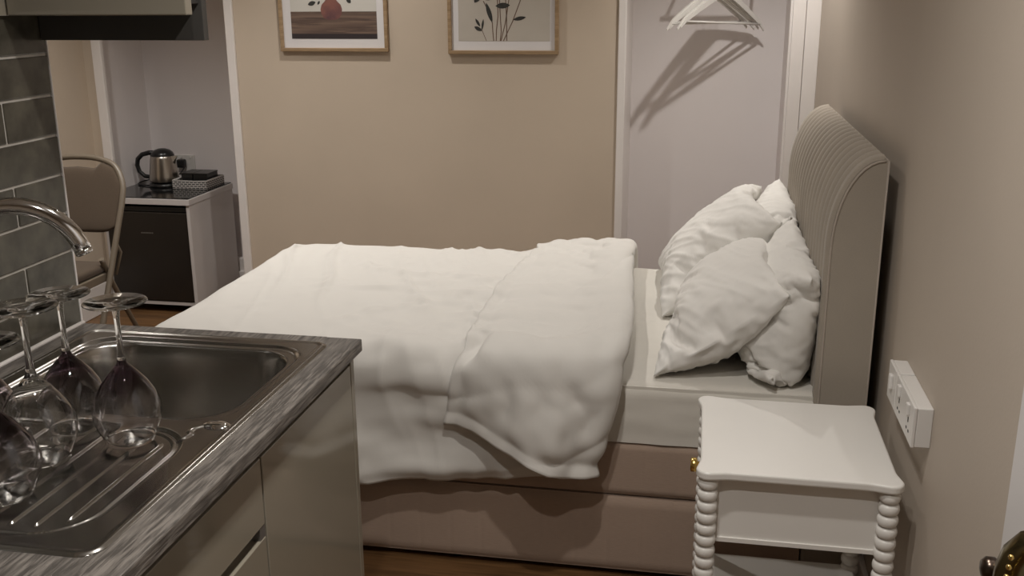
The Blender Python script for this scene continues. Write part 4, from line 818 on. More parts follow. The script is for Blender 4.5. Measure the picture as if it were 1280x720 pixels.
PILLOW_DATA = ((
(1066,15,2,-1,0,0,-1,1,1,-4,3,-1,0,0,-1,1,-5,2,1,1,-1,2,-2,-1,1,0,0,0,
3,9,7,-1,0,3,-4,1,1,1,1,-8,2,2,1,1,-6,0,3,1,1,-2,-2,3,1,-2,-1,6,
4,4,9,2,2,-1,0,-1,2,0,-4,-5,4,3,0,0,-5,1,2,0,2,-1,-1,-1,4,-4,4,1,
3,2,10,1,2,1,0,1,1,-5,-4,1,1,4,0,-1,-2,-2,4,-1,1,0,-1,1,0,3,0,-4,
4,0,8,5,2,1,1,1,-1,-11,3,2,0,2,1,1,-1,-3,3,0,-1,1,0,1,1,1,-1,-6,
4,1,3,8,1,4,0,1,-4,-10,4,4,-1,2,0,0,0,1,1,1,-3,1,1,1,1,-2,3,-16,
5,-4,9,5,3,4,0,0,-6,-8,5,4,0,0,2,-1,1,1,-1,1,-1,0,2,1,-1,0,2,-15,
7,-7,9,8,0,7,1,-1,-10,4,-9,8,2,1,0,1,0,1,-1,1,0,0,1,1,-1,0,2,-15,
0,-3,3,9,1,5,3,-3,-9,9,-16,10,2,3,0,0,0,1,-1,1,1,-1,2,-1,0,0,1,-14,
3,-5,7,6,1,4,5,-8,4,-1,-16,10,5,2,0,0,1,-1,1,0,1,0,0,0,0,1,-2,-12,
3,-6,9,4,1,4,3,0,-1,-9,-7,14,-1,1,2,0,1,0,0,1,-1,1,1,-1,0,1,-5,-9,
3,-6,9,3,3,5,-1,3,-11,-7,13,-2,2,3,-2,2,1,0,1,-1,1,0,0,0,1,0,-8,-9,
4,-7,10,3,5,0,4,-8,-4,2,5,0,0,4,-3,4,0,0,0,1,0,0,0,1,-1,1,-12,1,
4,-7,9,4,4,2,1,-9,-1,5,1,1,3,-5,5,1,1,0,1,0,0,0,0,1,0,0,-12,4,
5,-8,9,5,4,4,-1,-16,10,0,2,3,-6,6,1,0,2,0,0,1,1,-1,1,-1,1,1,-12,5,
2,-6,7,5,9,-1,-17,15,-9,2,5,-4,3,3,0,2,0,0,2,0,1,-1,1,0,0,0,-9,4,
4,-6,8,6,7,-10,-3,11,-13,8,-2,0,4,2,0,2,-2,3,0,1,1,0,-1,2,-1,0,-7,2,
4,-4,3,13,1,-12,5,5,-11,11,-12,9,2,1,4,-5,2,3,1,0,0,1,0,0,1,-1,-2,-7,
4,-6,8,13,-11,-3,14,-13,9,-15,8,5,1,4,-6,4,1,1,2,0,1,0,0,0,1,-1,-1,-9,
4,-6,11,6,-12,11,5,-13,3,-11,12,3,2,-1,-1,4,0,1,1,1,1,0,0,1,0,-1,0,-11,
3,-6,14,-2,-4,13,-4,-6,-15,11,7,1,-1,1,2,2,-1,2,1,2,0,0,0,1,-1,1,-1,-11,
4,-3,12,-12,14,4,-6,-18,5,9,2,0,1,3,0,1,0,2,2,0,0,2,-1,1,-1,1,-1,-12,
4,0,5,-5,13,1,-18,-4,10,3,2,1,-1,4,0,0,2,1,1,1,0,1,1,0,-1,1,-1,-12,
5,1,-1,6,8,-10,-12,6,5,4,3,-8,8,0,0,6,-8,7,-1,2,-1,3,-1,1,-1,1,-1,-9,
5,1,-1,10,3,-12,-15,14,8,3,-15,12,2,1,3,-7,5,3,1,-5,6,0,0,0,1,0,-1,-7,
6,-1,3,6,-6,5,-20,20,4,-13,4,6,3,3,0,-12,13,1,-5,0,6,-1,1,0,1,0,-1,-5,
6,-1,7,1,-11,5,-7,15,-3,-10,9,6,2,1,-8,2,7,-3,-2,3,2,2,-1,1,1,0,-1,-4,
6,0,8,-10,8,-16,10,13,-21,12,5,2,3,-4,-9,12,1,-5,2,3,1,1,-1,3,-1,1,-1,-3,
7,5,5,-22,21,-25,26,-14,4,8,2,3,2,-19,17,-9,7,1,2,0,1,-1,2,0,2,0,-1,-2,
12,7,-6,-8,8,-11,20,-23,20,4,0,-3,-8,13,-12,10,1,1,1,-1,2,0,-2,2,3,-1,1,-2,
16,2,-8,6,-9,10,-6,2,14,0,-3,-11,14,-13,13,1,0,1,0,2,0,-7,6,2,1,1,0,-2,
-3,11,-18,11,-22,24,-18,24,-6,4,-4,-9,0,14,0,2,-1,1,2,0,-10,7,2,1,2,1,0,-2,
16,-4,7,-11,4,-8,19,-6,8,2,-21,8,12,0,2,1,1,1,0,-12,7,3,-1,3,2,0,-2,3,
2,-11,14,-4,-4,0,16,-18,21,-22,4,11,3,0,4,0,1,-1,-8,2,3,-2,3,3,1,0,-2,4,
5,-14,5,6,4,8,-7,2,-10,2,10,2,2,2,3,0,-2,-3,1,-2,-4,4,1,7,-3,-2,3,2,
-3,-9,0,7,4,5,0,-12,0,9,1,3,4,2,1,-1,-2,0,-1,-6,6,-1,-3,2,4,-7,9,1,
-6,-2,-6,1,12,-6,7,1,-4,1,0,0,11,0,-4,3,-2,-1,-1,-5,1,1,1,2,5,0,-8,5,
-9,2,-14,21,-11,3,12,-13,1,2,1,9,3,-3,-5,2,1,1,-5,2,1,0,2,0,-1,-6,2,7,
-2,-3,-6,12,9,-2,0,-4,-17,17,5,1,1,-3,0,0,1,-1,0,1,0,-1,1,1,0,-3,-6,4,
-144,15,2,-1,0,0,-1,1,1,-4,3,-1,0,0,-1,1,-5,2,1,1,-1,2,-2,-1,1,0,0,0,
3,19,-4,1,1,0,0,-1,-1,1,-2,0,2,-1,0,-1,-1,0,-1,2,0,0,0,0,-2,0,-4,-6,
4,19,-2,-1,1,-1,1,0,-1,0,-1,0,1,-1,0,-1,-2,2,0,0,-1,1,-2,-2,0,-3,-1,-3,
3,20,-3,0,0,0,-1,1,-1,1,-1,0,-1,1,-1,0,-1,-1,0,-1,0,-1,-2,0,-2,-2,0,-1,
4,19,-1,-1,0,0,0,0,-1,1,-1,0,-1,1,-2,1,-1,-1,0,-2,-1,-1,-1,-1,-1,-4,3,1,
4,19,-2,1,-1,0,1,-2,1,-1,0,0,0,-1,0,0,-2,0,-3,-3,0,3,-2,-1,-3,-2,2,1,
5,18,-1,0,1,-1,0,1,-2,1,-1,0,0,-1,0,-1,-2,-3,-3,-2,4,2,-2,-1,-3,0,1,3,
7,14,3,1,-1,1,-1,0,1,-2,0,1,-1,-2,1,-3,-4,-2,-2,2,1,1,1,0,-8,4,4,0,
0,18,-1,0,1,-1,1,-1,0,0,0,-1,0,-1,-4,-5,0,1,-3,3,0,0,1,2,-9,7,-1,4,
3,18,-1,1,-1,1,-1,0,1,-1,-1,1,-2,0,-6,1,-4,-3,-1,1,4,-1,2,1,-5,2,4,1,
3,18,-1,1,-1,1,-1,1,-1,0,0,0,-2,-2,-2,-3,-3,-2,-1,2,-1,2,0,1,3,1,-5,7,
3,18,0,-1,1,-1,1,-1,1,-1,0,-1,-1,-2,-3,-2,-4,-2,-1,3,-1,2,-1,3,2,2,-5,-2,
4,18,-1,0,1,-1,1,-1,1,-1,0,0,-2,-5,1,-4,-4,-1,-1,2,0,2,0,2,2,1,-1,-6,
4,17,0,1,-1,1,-1,1,-1,1,-1,-1,-1,-3,-5,-3,0,-4,4,-2,2,1,0,2,2,1,0,-5,
5,16,1,0,1,-1,0,1,-1,1,-1,0,-3,-2,-7,-2,-3,5,-4,3,0,2,-1,2,1,2,0,-2,
2,19,-4,2,1,-1,1,-1,1,-1,1,-2,-2,-4,-3,-4,-3,0,4,-1,1,2,0,1,1,1,2,-2,
4,17,-1,2,-1,0,1,-1,1,-1,1,-2,-2,-4,-4,-6,-1,4,-1,1,3,0,-1,3,0,1,0,3,
4,15,2,1,-1,0,1,0,-1,0,1,-2,-3,-3,-5,-7,3,-1,4,0,1,0,2,1,0,0,2,2,
4,14,4,-1,0,1,-1,1,-1,0,1,-2,-2,-6,-5,-4,0,2,2,2,0,1,0,3,-1,0,0,5,
4,14,3,0,0,1,-1,1,-1,0,1,-2,-3,-5,-6,-5,1,5,0,2,-2,6,-2,1,0,-1,2,3,
3,14,4,-2,2,-1,0,0,0,1,0,-2,-3,-8,-6,-1,3,0,3,-1,5,-1,-1,2,0,1,0,1,
4,14,3,0,0,0,-1,2,-1,1,-1,0,-5,-5,-10,1,0,4,1,3,0,1,1,-1,1,1,0,-1,
4,15,1,-1,2,0,0,1,-1,1,-1,0,-5,-7,-6,-5,5,2,3,2,1,0,1,-1,1,1,-1,0,
5,14,2,0,-1,2,0,0,1,-1,1,-1,-6,-6,-6,-4,4,-1,5,4,1,-1,1,0,0,0,1,0,
5,13,3,-4,5,1,-1,0,1,-1,1,-2,-5,-9,-2,-1,-3,1,8,2,1,-1,1,0,0,0,0,2,
6,12,5,-8,8,0,0,1,-1,1,-1,0,-8,-10,2,-3,-1,3,6,1,0,0,1,-1,2,-1,-1,4,
6,11,6,-11,12,-1,0,1,-1,0,1,-6,-5,-6,4,-7,-1,5,3,2,0,0,0,1,0,0,-1,3,
6,11,3,-8,12,-1,0,1,-2,2,-8,7,-15,7,-8,-2,1,3,2,1,1,-1,1,1,0,0,-1,2,
7,10,0,-3,10,1,-1,-1,2,-11,10,-12,10,-5,-6,-6,3,2,2,1,0,-1,3,0,-1,2,-2,0,
12,4,-4,14,3,1,-1,-2,-8,7,-6,7,-2,0,-6,-9,5,0,1,2,-1,1,1,0,1,1,-2,-2,
16,-2,1,10,8,0,-6,-3,1,1,4,3,-1,-4,-2,-8,0,2,1,1,-1,1,-2,4,-1,2,-1,-7,
-3,10,-8,2,10,-4,-8,10,-4,7,1,1,-3,-2,0,-3,-7,4,-1,-1,3,-1,0,-1,-1,3,3,-12,
16,0,10,-6,0,-11,14,2,7,-4,5,-1,-2,-1,-1,1,-6,1,-3,2,-2,2,0,-4,4,-5,6,-14,
2,8,-1,-4,-2,2,-3,1,7,9,0,-2,-1,-1,-1,0,0,-1,-1,-2,0,-1,-1,-3,3,-5,6,-21,
5,-10,20,-6,7,-11,2,-3,6,11,1,-2,-2,-1,1,-2,1,-1,0,0,-1,-1,1,-2,-9,10,-13,-12,
-3,-2,-5,17,0,-1,-17,8,10,3,1,0,-1,-2,0,0,1,0,-1,0,-2,1,0,3,-1,-8,-14,-8,
-6,-11,9,13,2,1,-21,15,-5,2,7,0,1,0,1,-6,2,1,2,-3,1,-1,-1,3,-2,-3,-9,-17,
-9,-13,21,2,-4,4,-1,-16,11,4,4,1,-1,-2,2,-2,1,-1,1,-1,0,1,-1,1,-2,0,-3,-19,
-2,-3,-6,12,9,-2,0,-4,-17,17,5,1,1,-3,0,0,1,-1,0,1,0,-1,1,1,0,-3,-6,4),
(722,-1,0,1,2,4,-10,2,4,-9,4,2,1,1,1,5,-13,1,2,1,1,0,4,-10,2,1,0,0,
17,-1,1,-1,0,3,-4,0,1,1,1,-6,3,3,1,4,-13,1,3,1,3,-3,-3,2,1,-1,-2,8,
18,-2,0,1,1,0,0,-2,2,0,-2,-4,3,6,0,-1,-9,1,3,1,3,-3,-2,0,4,-5,5,4,
17,-2,0,0,2,-1,1,0,1,-4,-2,0,2,4,2,-2,-6,-1,4,-1,1,2,-4,2,0,3,-1,3,
17,-1,-2,2,-1,2,0,1,-2,-6,2,2,-1,2,3,1,-4,-4,4,1,-1,0,0,1,1,0,1,2,
17,-1,-1,0,0,2,1,-1,-3,-5,3,2,0,1,-1,2,-1,0,2,1,-4,1,1,1,0,0,1,0,
17,-1,-1,0,1,1,0,0,-5,-3,2,3,0,1,1,-1,0,2,-2,2,-1,-1,2,0,0,0,1,1,
16,0,-1,-1,0,1,1,0,-7,1,0,2,2,0,0,1,-1,1,0,0,1,-1,1,0,0,0,2,-1,
17,1,-2,-1,-1,2,1,-2,-5,3,-3,3,1,2,-1,1,0,0,0,0,1,-1,1,0,0,0,2,0,
18,0,-1,-1,0,0,2,-5,0,1,-2,1,2,2,-1,1,1,-1,0,0,1,0,-1,1,0,0,3,-2,
17,1,-2,-1,0,-1,0,0,-1,-1,-2,4,0,2,-1,1,0,1,-1,1,-1,1,0,0,-1,1,3,-2,
18,0,-1,-1,0,-1,0,0,-5,2,4,-1,1,0,0,1,0,1,-1,1,0,-1,1,0,0,0,2,-2,
17,1,-3,1,-2,0,0,-4,1,3,0,0,1,0,0,1,1,-1,1,-1,1,0,0,-1,1,1,0,-2,
17,1,-2,-1,0,-1,-2,-4,6,0,0,1,-1,1,1,0,0,0,1,0,-1,1,0,0,0,0,1,-2,
17,1,-2,-1,0,-1,-6,4,2,1,-1,0,0,1,1,0,0,1,-1,1,0,0,0,0,0,0,1,-2,
18,0,0,-2,-4,0,2,-1,3,0,-1,-1,2,1,0,0,0,0,1,-1,1,0,0,0,0,1,0,-3,
16,1,-2,-2,-3,2,0,-1,4,-2,-2,3,1,0,0,-1,1,1,-1,1,0,0,0,0,0,0,1,-2,
18,0,0,-5,-1,3,-3,4,0,-4,4,1,0,-1,1,-1,2,-1,1,0,0,0,0,0,0,0,0,-1,
17,1,-2,-6,4,-2,-1,5,-4,2,2,0,-1,1,-1,1,0,1,-1,1,0,0,0,0,1,-1,-1,1,
17,1,-3,-4,3,-3,0,5,-3,1,2,0,0,-1,0,2,-1,0,1,0,0,0,0,0,0,0,0,0,
18,0,-4,0,1,-5,4,2,-2,3,0,0,-2,2,0,0,1,-1,1,-1,2,-1,0,0,0,0,0,-1,
17,0,-5,3,-4,-2,5,0,2,0,0,-2,1,2,-1,0,0,0,1,0,0,0,0,1,-1,0,-1,1,
17,-2,-1,0,-4,0,4,1,1,0,-1,0,1,0,1,-1,-1,2,0,0,0,0,0,0,0,0,0,-1,
17,-2,0,-3,-3,2,3,3,-1,-1,-1,2,1,-1,0,-3,5,-1,0,0,0,1,-1,0,0,0,0,-1,
17,-2,-1,-2,-4,4,4,0,0,-3,3,1,-1,0,-4,5,1,-1,-2,4,-1,-1,1,-1,0,0,-1,0,
17,-2,-1,-9,7,4,0,-1,-2,2,2,0,-1,-2,-3,9,-4,-1,4,1,-3,1,-1,0,0,0,0,-1,
16,-2,-4,-5,9,1,0,-2,-1,4,0,-1,-1,-9,14,-2,-2,1,3,-1,-1,-1,1,-1,0,0,0,-2,
17,-3,-8,6,1,5,-2,-6,7,0,-3,3,-9,7,4,-1,-3,4,1,-1,-1,0,-1,0,1,-1,-1,0,
16,-7,-5,13,-6,7,-9,5,3,-2,-4,2,-6,11,-5,5,2,-1,-2,1,0,-1,0,-1,0,0,0,-1,
13,-9,2,7,-3,4,-8,7,0,-13,15,-17,19,-4,1,3,-1,-1,0,0,0,-4,4,1,-2,-1,-1,0,
6,-10,14,-7,1,0,-1,4,-12,4,1,-1,11,-2,2,-1,0,0,-1,-1,-5,8,0,-1,-2,-1,0,-1,
11,-6,11,-9,5,-5,1,-5,-6,13,-10,13,2,-1,1,-1,0,-1,-2,-5,10,0,-1,-1,-1,-2,1,-3,
4,2,-9,14,-8,-8,10,-16,14,-12,10,9,-1,-1,-1,-1,0,-6,-2,14,-2,-1,0,-2,-1,0,-5,5,
2,4,-1,-4,-3,6,-13,2,3,-2,12,2,-2,0,-2,-1,-7,-1,15,-1,-2,2,-1,-4,1,-1,-6,8,
1,2,4,-4,-3,-7,4,-4,0,8,7,-2,0,-3,-3,-2,-8,17,-2,3,2,-1,-2,-8,2,1,4,-1,
9,9,-15,9,-7,6,-15,-1,13,10,-2,0,-7,-7,8,-7,6,4,1,4,-7,3,1,-4,-4,10,-10,11,
-11,7,-1,-7,2,0,-17,4,23,-2,0,-11,-3,5,-3,5,2,1,0,1,0,0,-1,-4,-3,-4,4,10,
8,-1,6,-3,-5,-8,14,-6,2,13,1,-18,-3,10,4,-1,-1,0,1,-1,0,0,-4,1,-5,-4,6,-5,
1,-14,27,-17,7,2,-10,0,15,1,-6,-6,0,3,3,-1,0,0,0,-1,0,-3,-3,6,-3,-15,6,10,
-522,-1,0,1,2,4,-10,2,4,-9,4,2,1,1,1,5,-13,1,2,1,1,0,4,-10,2,1,0,0,
17,-4,5,-2,-3,0,1,2,-1,2,3,-1,-3,1,-2,-6,8,3,-4,-3,2,-3,3,0,2,0,1,-2,
18,-4,0,4,-4,3,-3,0,1,1,3,-2,-1,2,-3,2,4,-6,0,0,2,1,0,1,-1,1,-1,-1,
17,-4,0,1,1,-2,2,-1,0,0,0,1,0,0,1,-1,2,-1,1,0,1,0,-1,1,0,-2,1,-1,
17,-4,1,-1,1,0,0,-1,2,-1,1,-1,1,0,1,0,0,1,0,0,1,0,0,-1,0,-1,0,2,
17,-4,1,-1,1,0,-1,1,0,0,1,0,0,0,0,1,1,0,0,1,-1,1,0,-1,-1,0,0,1,
17,-4,1,-1,1,0,-1,1,0,0,1,-1,1,0,1,0,1,0,0,-1,2,0,0,-1,-1,1,-1,2,
16,-2,-2,1,-1,1,-1,1,0,0,0,1,-1,2,0,0,2,-2,0,1,0,1,0,0,-3,2,1,-1,
17,-2,-2,1,0,-1,1,-1,1,0,0,1,-1,1,2,-1,0,1,0,0,0,0,1,0,-3,3,0,0,
18,-3,-1,1,0,-1,1,0,-1,1,0,1,-1,2,0,0,0,1,0,0,0,0,0,1,-2,1,2,-1,
17,-3,0,-1,1,0,-1,1,0,-1,1,1,-1,2,0,0,1,-1,1,0,0,0,0,0,0,0,2,-1,
18,-4,1,0,-1,1,0,-1,1,0,0,0,1,0,1,1,-1,1,0,0,0,-1,1,0,0,0,0,2,
17,-3,-1,1,0,-1,1,0,-1,1,0,0,1,1,0,0,1,0,0,-1,1,0,0,0,0,0,-1,2,
17,-3,-1,1,0,0,-1,1,0,-1,1,0,1,1,0,1,0,-1,1,0,0,0,0,0,-1,1,0,0,
17,-3,0,0,-1,1,0,-1,1,0,0,0,1,0,1,1,0,0,0,0,0,-1,1,0,0,0,0,0,
18,-4,1,0,-1,1,0,0,-1,1,0,0,1,1,0,1,-1,1,0,0,0,0,0,0,0,0,-1,1,
16,-3,0,0,0,0,-1,1,0,-1,1,1,0,0,2,-1,1,0,0,0,0,0,0,-1,1,0,0,0,
18,-3,0,-1,1,0,-1,1,0,0,0,0,1,1,0,1,0,-1,1,0,0,0,0,0,0,0,0,-1,
17,-3,0,0,-1,1,0,-1,1,0,0,0,1,2,-1,0,1,0,0,0,0,0,0,0,-1,1,0,0,
17,-2,-2,1,-1,1,0,0,-1,2,-1,0,1,1,0,1,-1,1,0,0,0,0,0,0,0,-1,2,-1,
18,-3,-1,1,-1,1,0,0,0,0,0,0,1,1,1,-1,1,0,0,0,0,0,0,-1,1,0,0,0,
17,-3,0,-1,0,2,-2,1,0,0,1,-1,1,1,0,1,-1,1,0,0,0,0,0,0,0,0,0,0,
17,-3,-1,1,0,0,-1,2,-1,0,0,0,1,1,0,1,0,-1,1,0,1,-2,1,0,0,0,0,0,
17,-3,-2,2,0,1,-1,0,0,0,1,-1,1,1,0,1,-3,4,0,-1,0,0,0,0,0,0,0,0,
17,-4,0,1,1,-1,0,0,1,-1,0,0,2,-1,1,-4,7,-1,0,-1,0,0,0,0,0,0,0,0,
17,-4,0,2,-1,0,1,-1,0,0,0,1,0,1,-8,11,0,0,-2,1,-1,0,0,0,0,0,0,0,
16,-3,-1,2,0,-1,0,0,0,0,1,-2,3,-10,13,0,0,-1,0,-1,0,0,0,0,0,0,0,0,
17,-3,-1,3,-2,0,0,0,0,1,-6,9,-13,13,0,2,-2,0,0,-1,0,1,-1,0,0,0,0,0,
16,-2,-2,3,-2,1,-1,-1,2,-9,11,-9,8,1,2,0,-1,0,0,-1,1,-1,0,0,0,0,0,1,
13,-2,2,0,-3,0,0,-1,-8,9,-4,6,1,1,0,1,-1,1,-2,1,-1,1,-1,0,0,-1,2,-1,
6,3,0,0,-6,-1,-2,-6,4,2,4,5,-1,0,-1,0,1,-2,1,-1,1,-1,1,-1,0,0,0,1,
11,6,-4,-7,7,-10,-3,8,-7,9,0,7,-4,0,-1,0,0,0,-1,1,-1,-1,2,0,0,-1,0,1,
4,14,-13,-11,2,3,-6,13,-2,-4,9,0,-2,-2,1,0,-2,0,0,0,1,-2,1,2,-2,2,-2,2,
2,13,-15,-2,-9,12,0,-10,18,-1,-1,-1,-1,-1,-1,1,-1,-1,-1,0,0,1,1,1,-2,3,-3,3,
1,4,-1,-10,-2,3,7,10,-5,0,-1,-1,-2,0,-1,0,0,-1,1,-1,0,0,0,-1,4,-4,5,-2,
9,-13,13,-4,2,0,1,16,-1,-5,-7,-5,2,4,1,-1,-2,0,0,0,-4,6,-3,4,-1,-5,7,-10,
-11,-7,10,-1,-7,10,-14,19,7,0,-22,1,0,1,5,3,1,0,1,-4,2,-4,-1,2,-1,-14,12,3,
8,-11,14,-4,-1,12,-21,23,3,-11,-6,1,0,-3,15,-5,-1,0,-1,-1,1,-3,-4,1,3,-10,2,-2,
1,-14,27,-17,7,2,-10,0,15,1,-6,-6,0,3,3,-1,0,0,0,-1,0,-3,-3,6,-3,-15,6,10),
(580,9,-2,0,0,-2,3,-1,-1,3,0,0,-1,2,1,-9,11,0,-2,0,0,0,-1,0,2,0,-1,0,
0,16,-8,0,2,-7,8,-3,0,-3,-5,12,1,-3,0,-5,8,0,-1,-1,-1,0,3,-2,-1,1,1,-13,
1,19,-8,-1,-3,0,0,3,-6,-6,12,5,-2,-5,1,0,4,0,-1,-1,-1,1,0,1,-3,3,-5,-12,
1,20,-8,0,-3,-1,-1,-2,-6,7,8,0,-1,-3,-1,1,2,2,-3,1,-1,-2,3,-2,1,-6,2,-15,
1,20,-4,-5,-1,-2,-2,-6,0,15,-1,0,-1,0,-3,-1,3,1,-3,0,2,-1,-1,0,-4,1,-1,-18,
2,18,0,-6,0,-5,-5,-3,11,5,-1,0,-1,-1,0,0,-1,1,-3,-1,4,-1,-1,-3,-1,2,-5,-15,
2,18,-1,-2,-3,-8,-2,3,7,3,-1,-1,0,0,-2,1,-1,-1,1,-2,1,0,-1,-3,1,1,-7,-16,
3,17,0,-2,-1,-9,-1,0,10,-3,6,-3,-1,-1,-1,1,-2,1,-1,0,0,-2,0,-2,2,-1,-8,-15,
-1,19,-2,-2,0,-7,-5,6,5,-5,7,-1,-2,-1,-1,0,-1,1,-1,-1,0,-1,-1,1,0,-2,-10,-12,
0,19,-1,-2,-1,-4,-8,10,-4,3,4,-1,-3,0,-1,-1,1,-2,1,0,-2,0,-1,1,0,-1,-15,-8,
1,19,-1,-2,-1,-1,-6,0,2,2,4,-3,1,-2,0,-2,-1,1,-1,0,0,-2,1,0,-1,-2,-14,-6,
0,20,-3,0,-2,-4,0,-3,1,7,-2,1,-1,-3,2,-3,0,-1,0,0,-1,0,-1,1,-1,-4,-18,9,
1,20,-3,0,-4,1,-6,1,3,4,-1,-1,0,-3,3,-4,0,-1,0,-1,0,0,-1,0,-1,-3,-18,9,
2,18,0,-2,-1,-2,-5,-2,11,-1,-1,-1,-2,2,-2,-1,-1,0,-2,0,0,-1,0,0,-1,-5,-14,4,
1,18,-1,0,-3,-3,-7,12,-1,1,-1,-4,5,-3,0,-2,-1,0,-1,-2,1,-1,-1,0,0,-5,-14,3,
0,18,0,-2,-8,-1,9,-3,4,0,-3,-1,2,-2,0,-2,0,-1,-2,0,-1,0,-1,-1,0,-3,-14,-1,
0,19,-2,-3,-6,3,6,-6,7,-3,-4,6,-3,0,-2,0,0,-2,-1,-2,0,-1,0,-1,-1,-2,-13,-4,
0,19,-1,-6,-5,10,-5,1,5,-8,7,-1,-2,0,-4,5,-3,-2,-1,-2,0,-1,-1,0,-2,-1,-10,-10,
1,18,0,-12,11,-1,-9,9,-4,4,1,-1,-2,-3,4,-1,-3,0,-2,-2,-1,0,-1,-1,-1,-1,-10,-10,
0,19,-4,-4,6,-4,-7,11,-3,1,2,-2,-1,-1,2,-2,-1,-1,-2,-2,-1,-1,0,-2,0,-2,-8,-12,
1,19,-4,-2,4,-13,8,4,-2,3,-1,0,-3,2,-1,-1,-1,-1,-2,-2,-1,-1,-1,-1,-1,-1,-7,-13,
0,19,-5,3,-4,-11,12,1,2,0,-1,-2,2,-2,-1,1,-1,-4,0,-2,0,-3,0,-1,-2,-1,-5,-13,
0,19,-2,0,-11,-2,11,0,3,-1,-2,-1,3,-3,0,-1,-3,0,0,-2,0,-5,1,-2,-1,-1,-5,-12,
1,20,-3,-2,-15,9,5,4,0,-2,-3,4,-2,-1,1,-9,8,-3,-1,-3,2,-5,1,-3,-2,-1,-3,-13,
2,20,-3,-5,-12,14,-3,7,-3,-1,3,-1,-1,-1,-7,6,0,-3,-3,6,-6,-1,-1,-3,-2,-1,-3,-13,
1,20,-2,-20,15,1,-3,5,-3,3,1,-1,-3,-2,-6,13,-9,-3,8,-1,-5,-1,-2,-2,-3,-2,-2,-11,
2,20,-9,-9,14,-7,5,2,-4,4,1,-3,-3,-9,14,-3,-4,2,3,-2,-4,0,-1,-4,-4,-1,-2,-10,
2,20,-20,11,4,-8,10,-7,5,3,-5,1,-11,8,5,-6,-1,5,0,-4,0,-2,1,-7,-1,-4,-1,-9,
2,19,-20,14,2,-9,3,5,3,-1,-7,2,-8,13,-7,8,-4,-1,-1,0,-1,0,-1,-6,-3,-2,-2,-8,
1,16,-10,3,2,-3,2,3,3,-11,9,-12,13,-4,5,-3,0,-1,-1,0,0,-5,3,0,-8,-2,-3,-7,
-1,8,2,1,-7,8,-1,4,-9,2,1,-1,6,2,-3,1,-2,0,0,-2,-3,5,-1,-4,-4,-3,-3,-8,
-4,7,7,2,-19,16,-5,2,-8,10,-5,5,5,-4,1,-2,0,0,-2,-4,9,-3,-2,-2,-3,-4,-2,-10,
3,10,-6,3,-3,1,9,-13,10,-5,6,4,-2,-1,0,-1,0,-5,1,7,-2,-1,0,-4,-3,-1,-12,5,
-1,5,-4,1,4,5,-4,-4,5,2,5,0,-1,-1,-1,-1,-4,0,7,0,-1,1,-3,-3,-2,-1,-14,8,
4,-3,0,4,15,-21,17,-10,6,4,3,0,-1,-2,-2,-2,-2,7,1,-1,1,0,-1,-9,1,1,-12,8,
7,-6,11,-16,13,5,-7,2,8,5,0,0,-3,-4,2,-2,3,1,1,1,0,0,1,-15,5,3,-11,0,
4,2,-12,14,-13,6,0,4,14,-1,1,-3,-3,0,1,0,3,0,0,3,0,-1,0,-1,-10,-9,-5,1,
9,2,-11,4,-6,12,-5,6,8,3,-2,0,-8,6,6,-1,-1,-1,4,-1,-1,1,-4,3,-5,-20,12,-10,
0,-8,8,-13,9,6,-5,1,2,12,1,0,0,-13,14,0,0,0,0,0,0,0,-1,0,0,-18,12,-9,
-48,9,-2,0,0,-2,3,-1,-1,3,0,0,-1,2,1,-9,11,0,-2,0,0,0,-1,0,2,0,-1,0,
0,0,6,0,-3,1,2,1,1,1,2,-2,1,-1,-1,-1,4,1,0,-2,1,-2,2,0,2,1,1,5,
1,0,1,2,0,4,-4,2,1,2,2,-2,1,0,0,0,4,-3,1,-1,2,0,1,1,1,1,1,3,
1,-2,3,0,1,-1,5,1,-3,3,0,1,0,1,0,1,1,1,0,1,0,1,1,1,0,1,0,3,
1,-2,1,1,2,-1,1,4,0,0,2,-1,2,-1,2,1,-1,2,1,1,0,2,0,0,1,1,-1,1,
2,-2,-1,4,-2,3,-2,4,2,1,0,0,1,1,1,0,2,1,1,2,1,-2,0,2,0,1,-1,2,
2,-5,3,3,-1,-1,3,-2,6,1,-1,2,0,0,2,1,3,1,1,2,-2,-1,0,1,2,-1,0,0,
3,-8,6,3,-1,-2,3,1,1,3,0,1,1,1,1,3,3,1,0,0,-1,0,-1,0,3,-1,-1,1,
-1,-9,10,-1,-2,4,-4,4,-1,5,0,1,0,2,5,2,0,0,2,-2,0,0,0,-1,3,-3,1,1,
0,-7,7,-2,4,-4,3,-2,2,3,2,1,1,2,5,0,1,2,-1,1,-2,1,-1,-1,1,0,-1,2,
1,-6,2,4,0,0,1,-2,1,3,3,0,2,5,0,3,1,1,0,-1,0,0,0,0,-2,0,0,1,
0,-8,6,3,-2,2,-1,0,-1,3,3,1,3,3,3,1,1,1,0,-1,1,-1,0,0,-2,-1,3,1,
1,-9,7,3,-2,1,0,1,-2,2,3,3,2,5,0,2,2,-1,1,0,-1,0,0,0,-2,0,0,5,
2,-11,10,0,2,-1,0,-1,1,1,2,3,4,3,3,1,0,1,-1,1,-1,0,0,0,-2,0,0,4,
1,-11,10,-1,3,-2,2,-1,-1,1,2,5,3,3,4,0,1,-1,1,-1,0,0,0,0,-2,0,0,4,
0,-9,5,3,1,1,-2,2,-2,1,1,6,3,5,1,2,-1,1,-1,0,1,-2,1,-1,0,0,-2,4,
0,-9,4,5,1,-2,1,1,-2,1,1,5,5,3,3,1,0,-1,1,-1,0,-1,1,-1,0,-1,1,0,
0,-12,13,-4,4,-1,1,-1,-2,2,0,6,6,2,4,-1,1,0,-1,0,0,0,-1,0,0,-1,0,2,
1,-14,13,3,-4,2,0,0,2,-3,0,7,5,5,1,1,0,-1,0,0,0,-1,1,-1,0,-1,1,0,
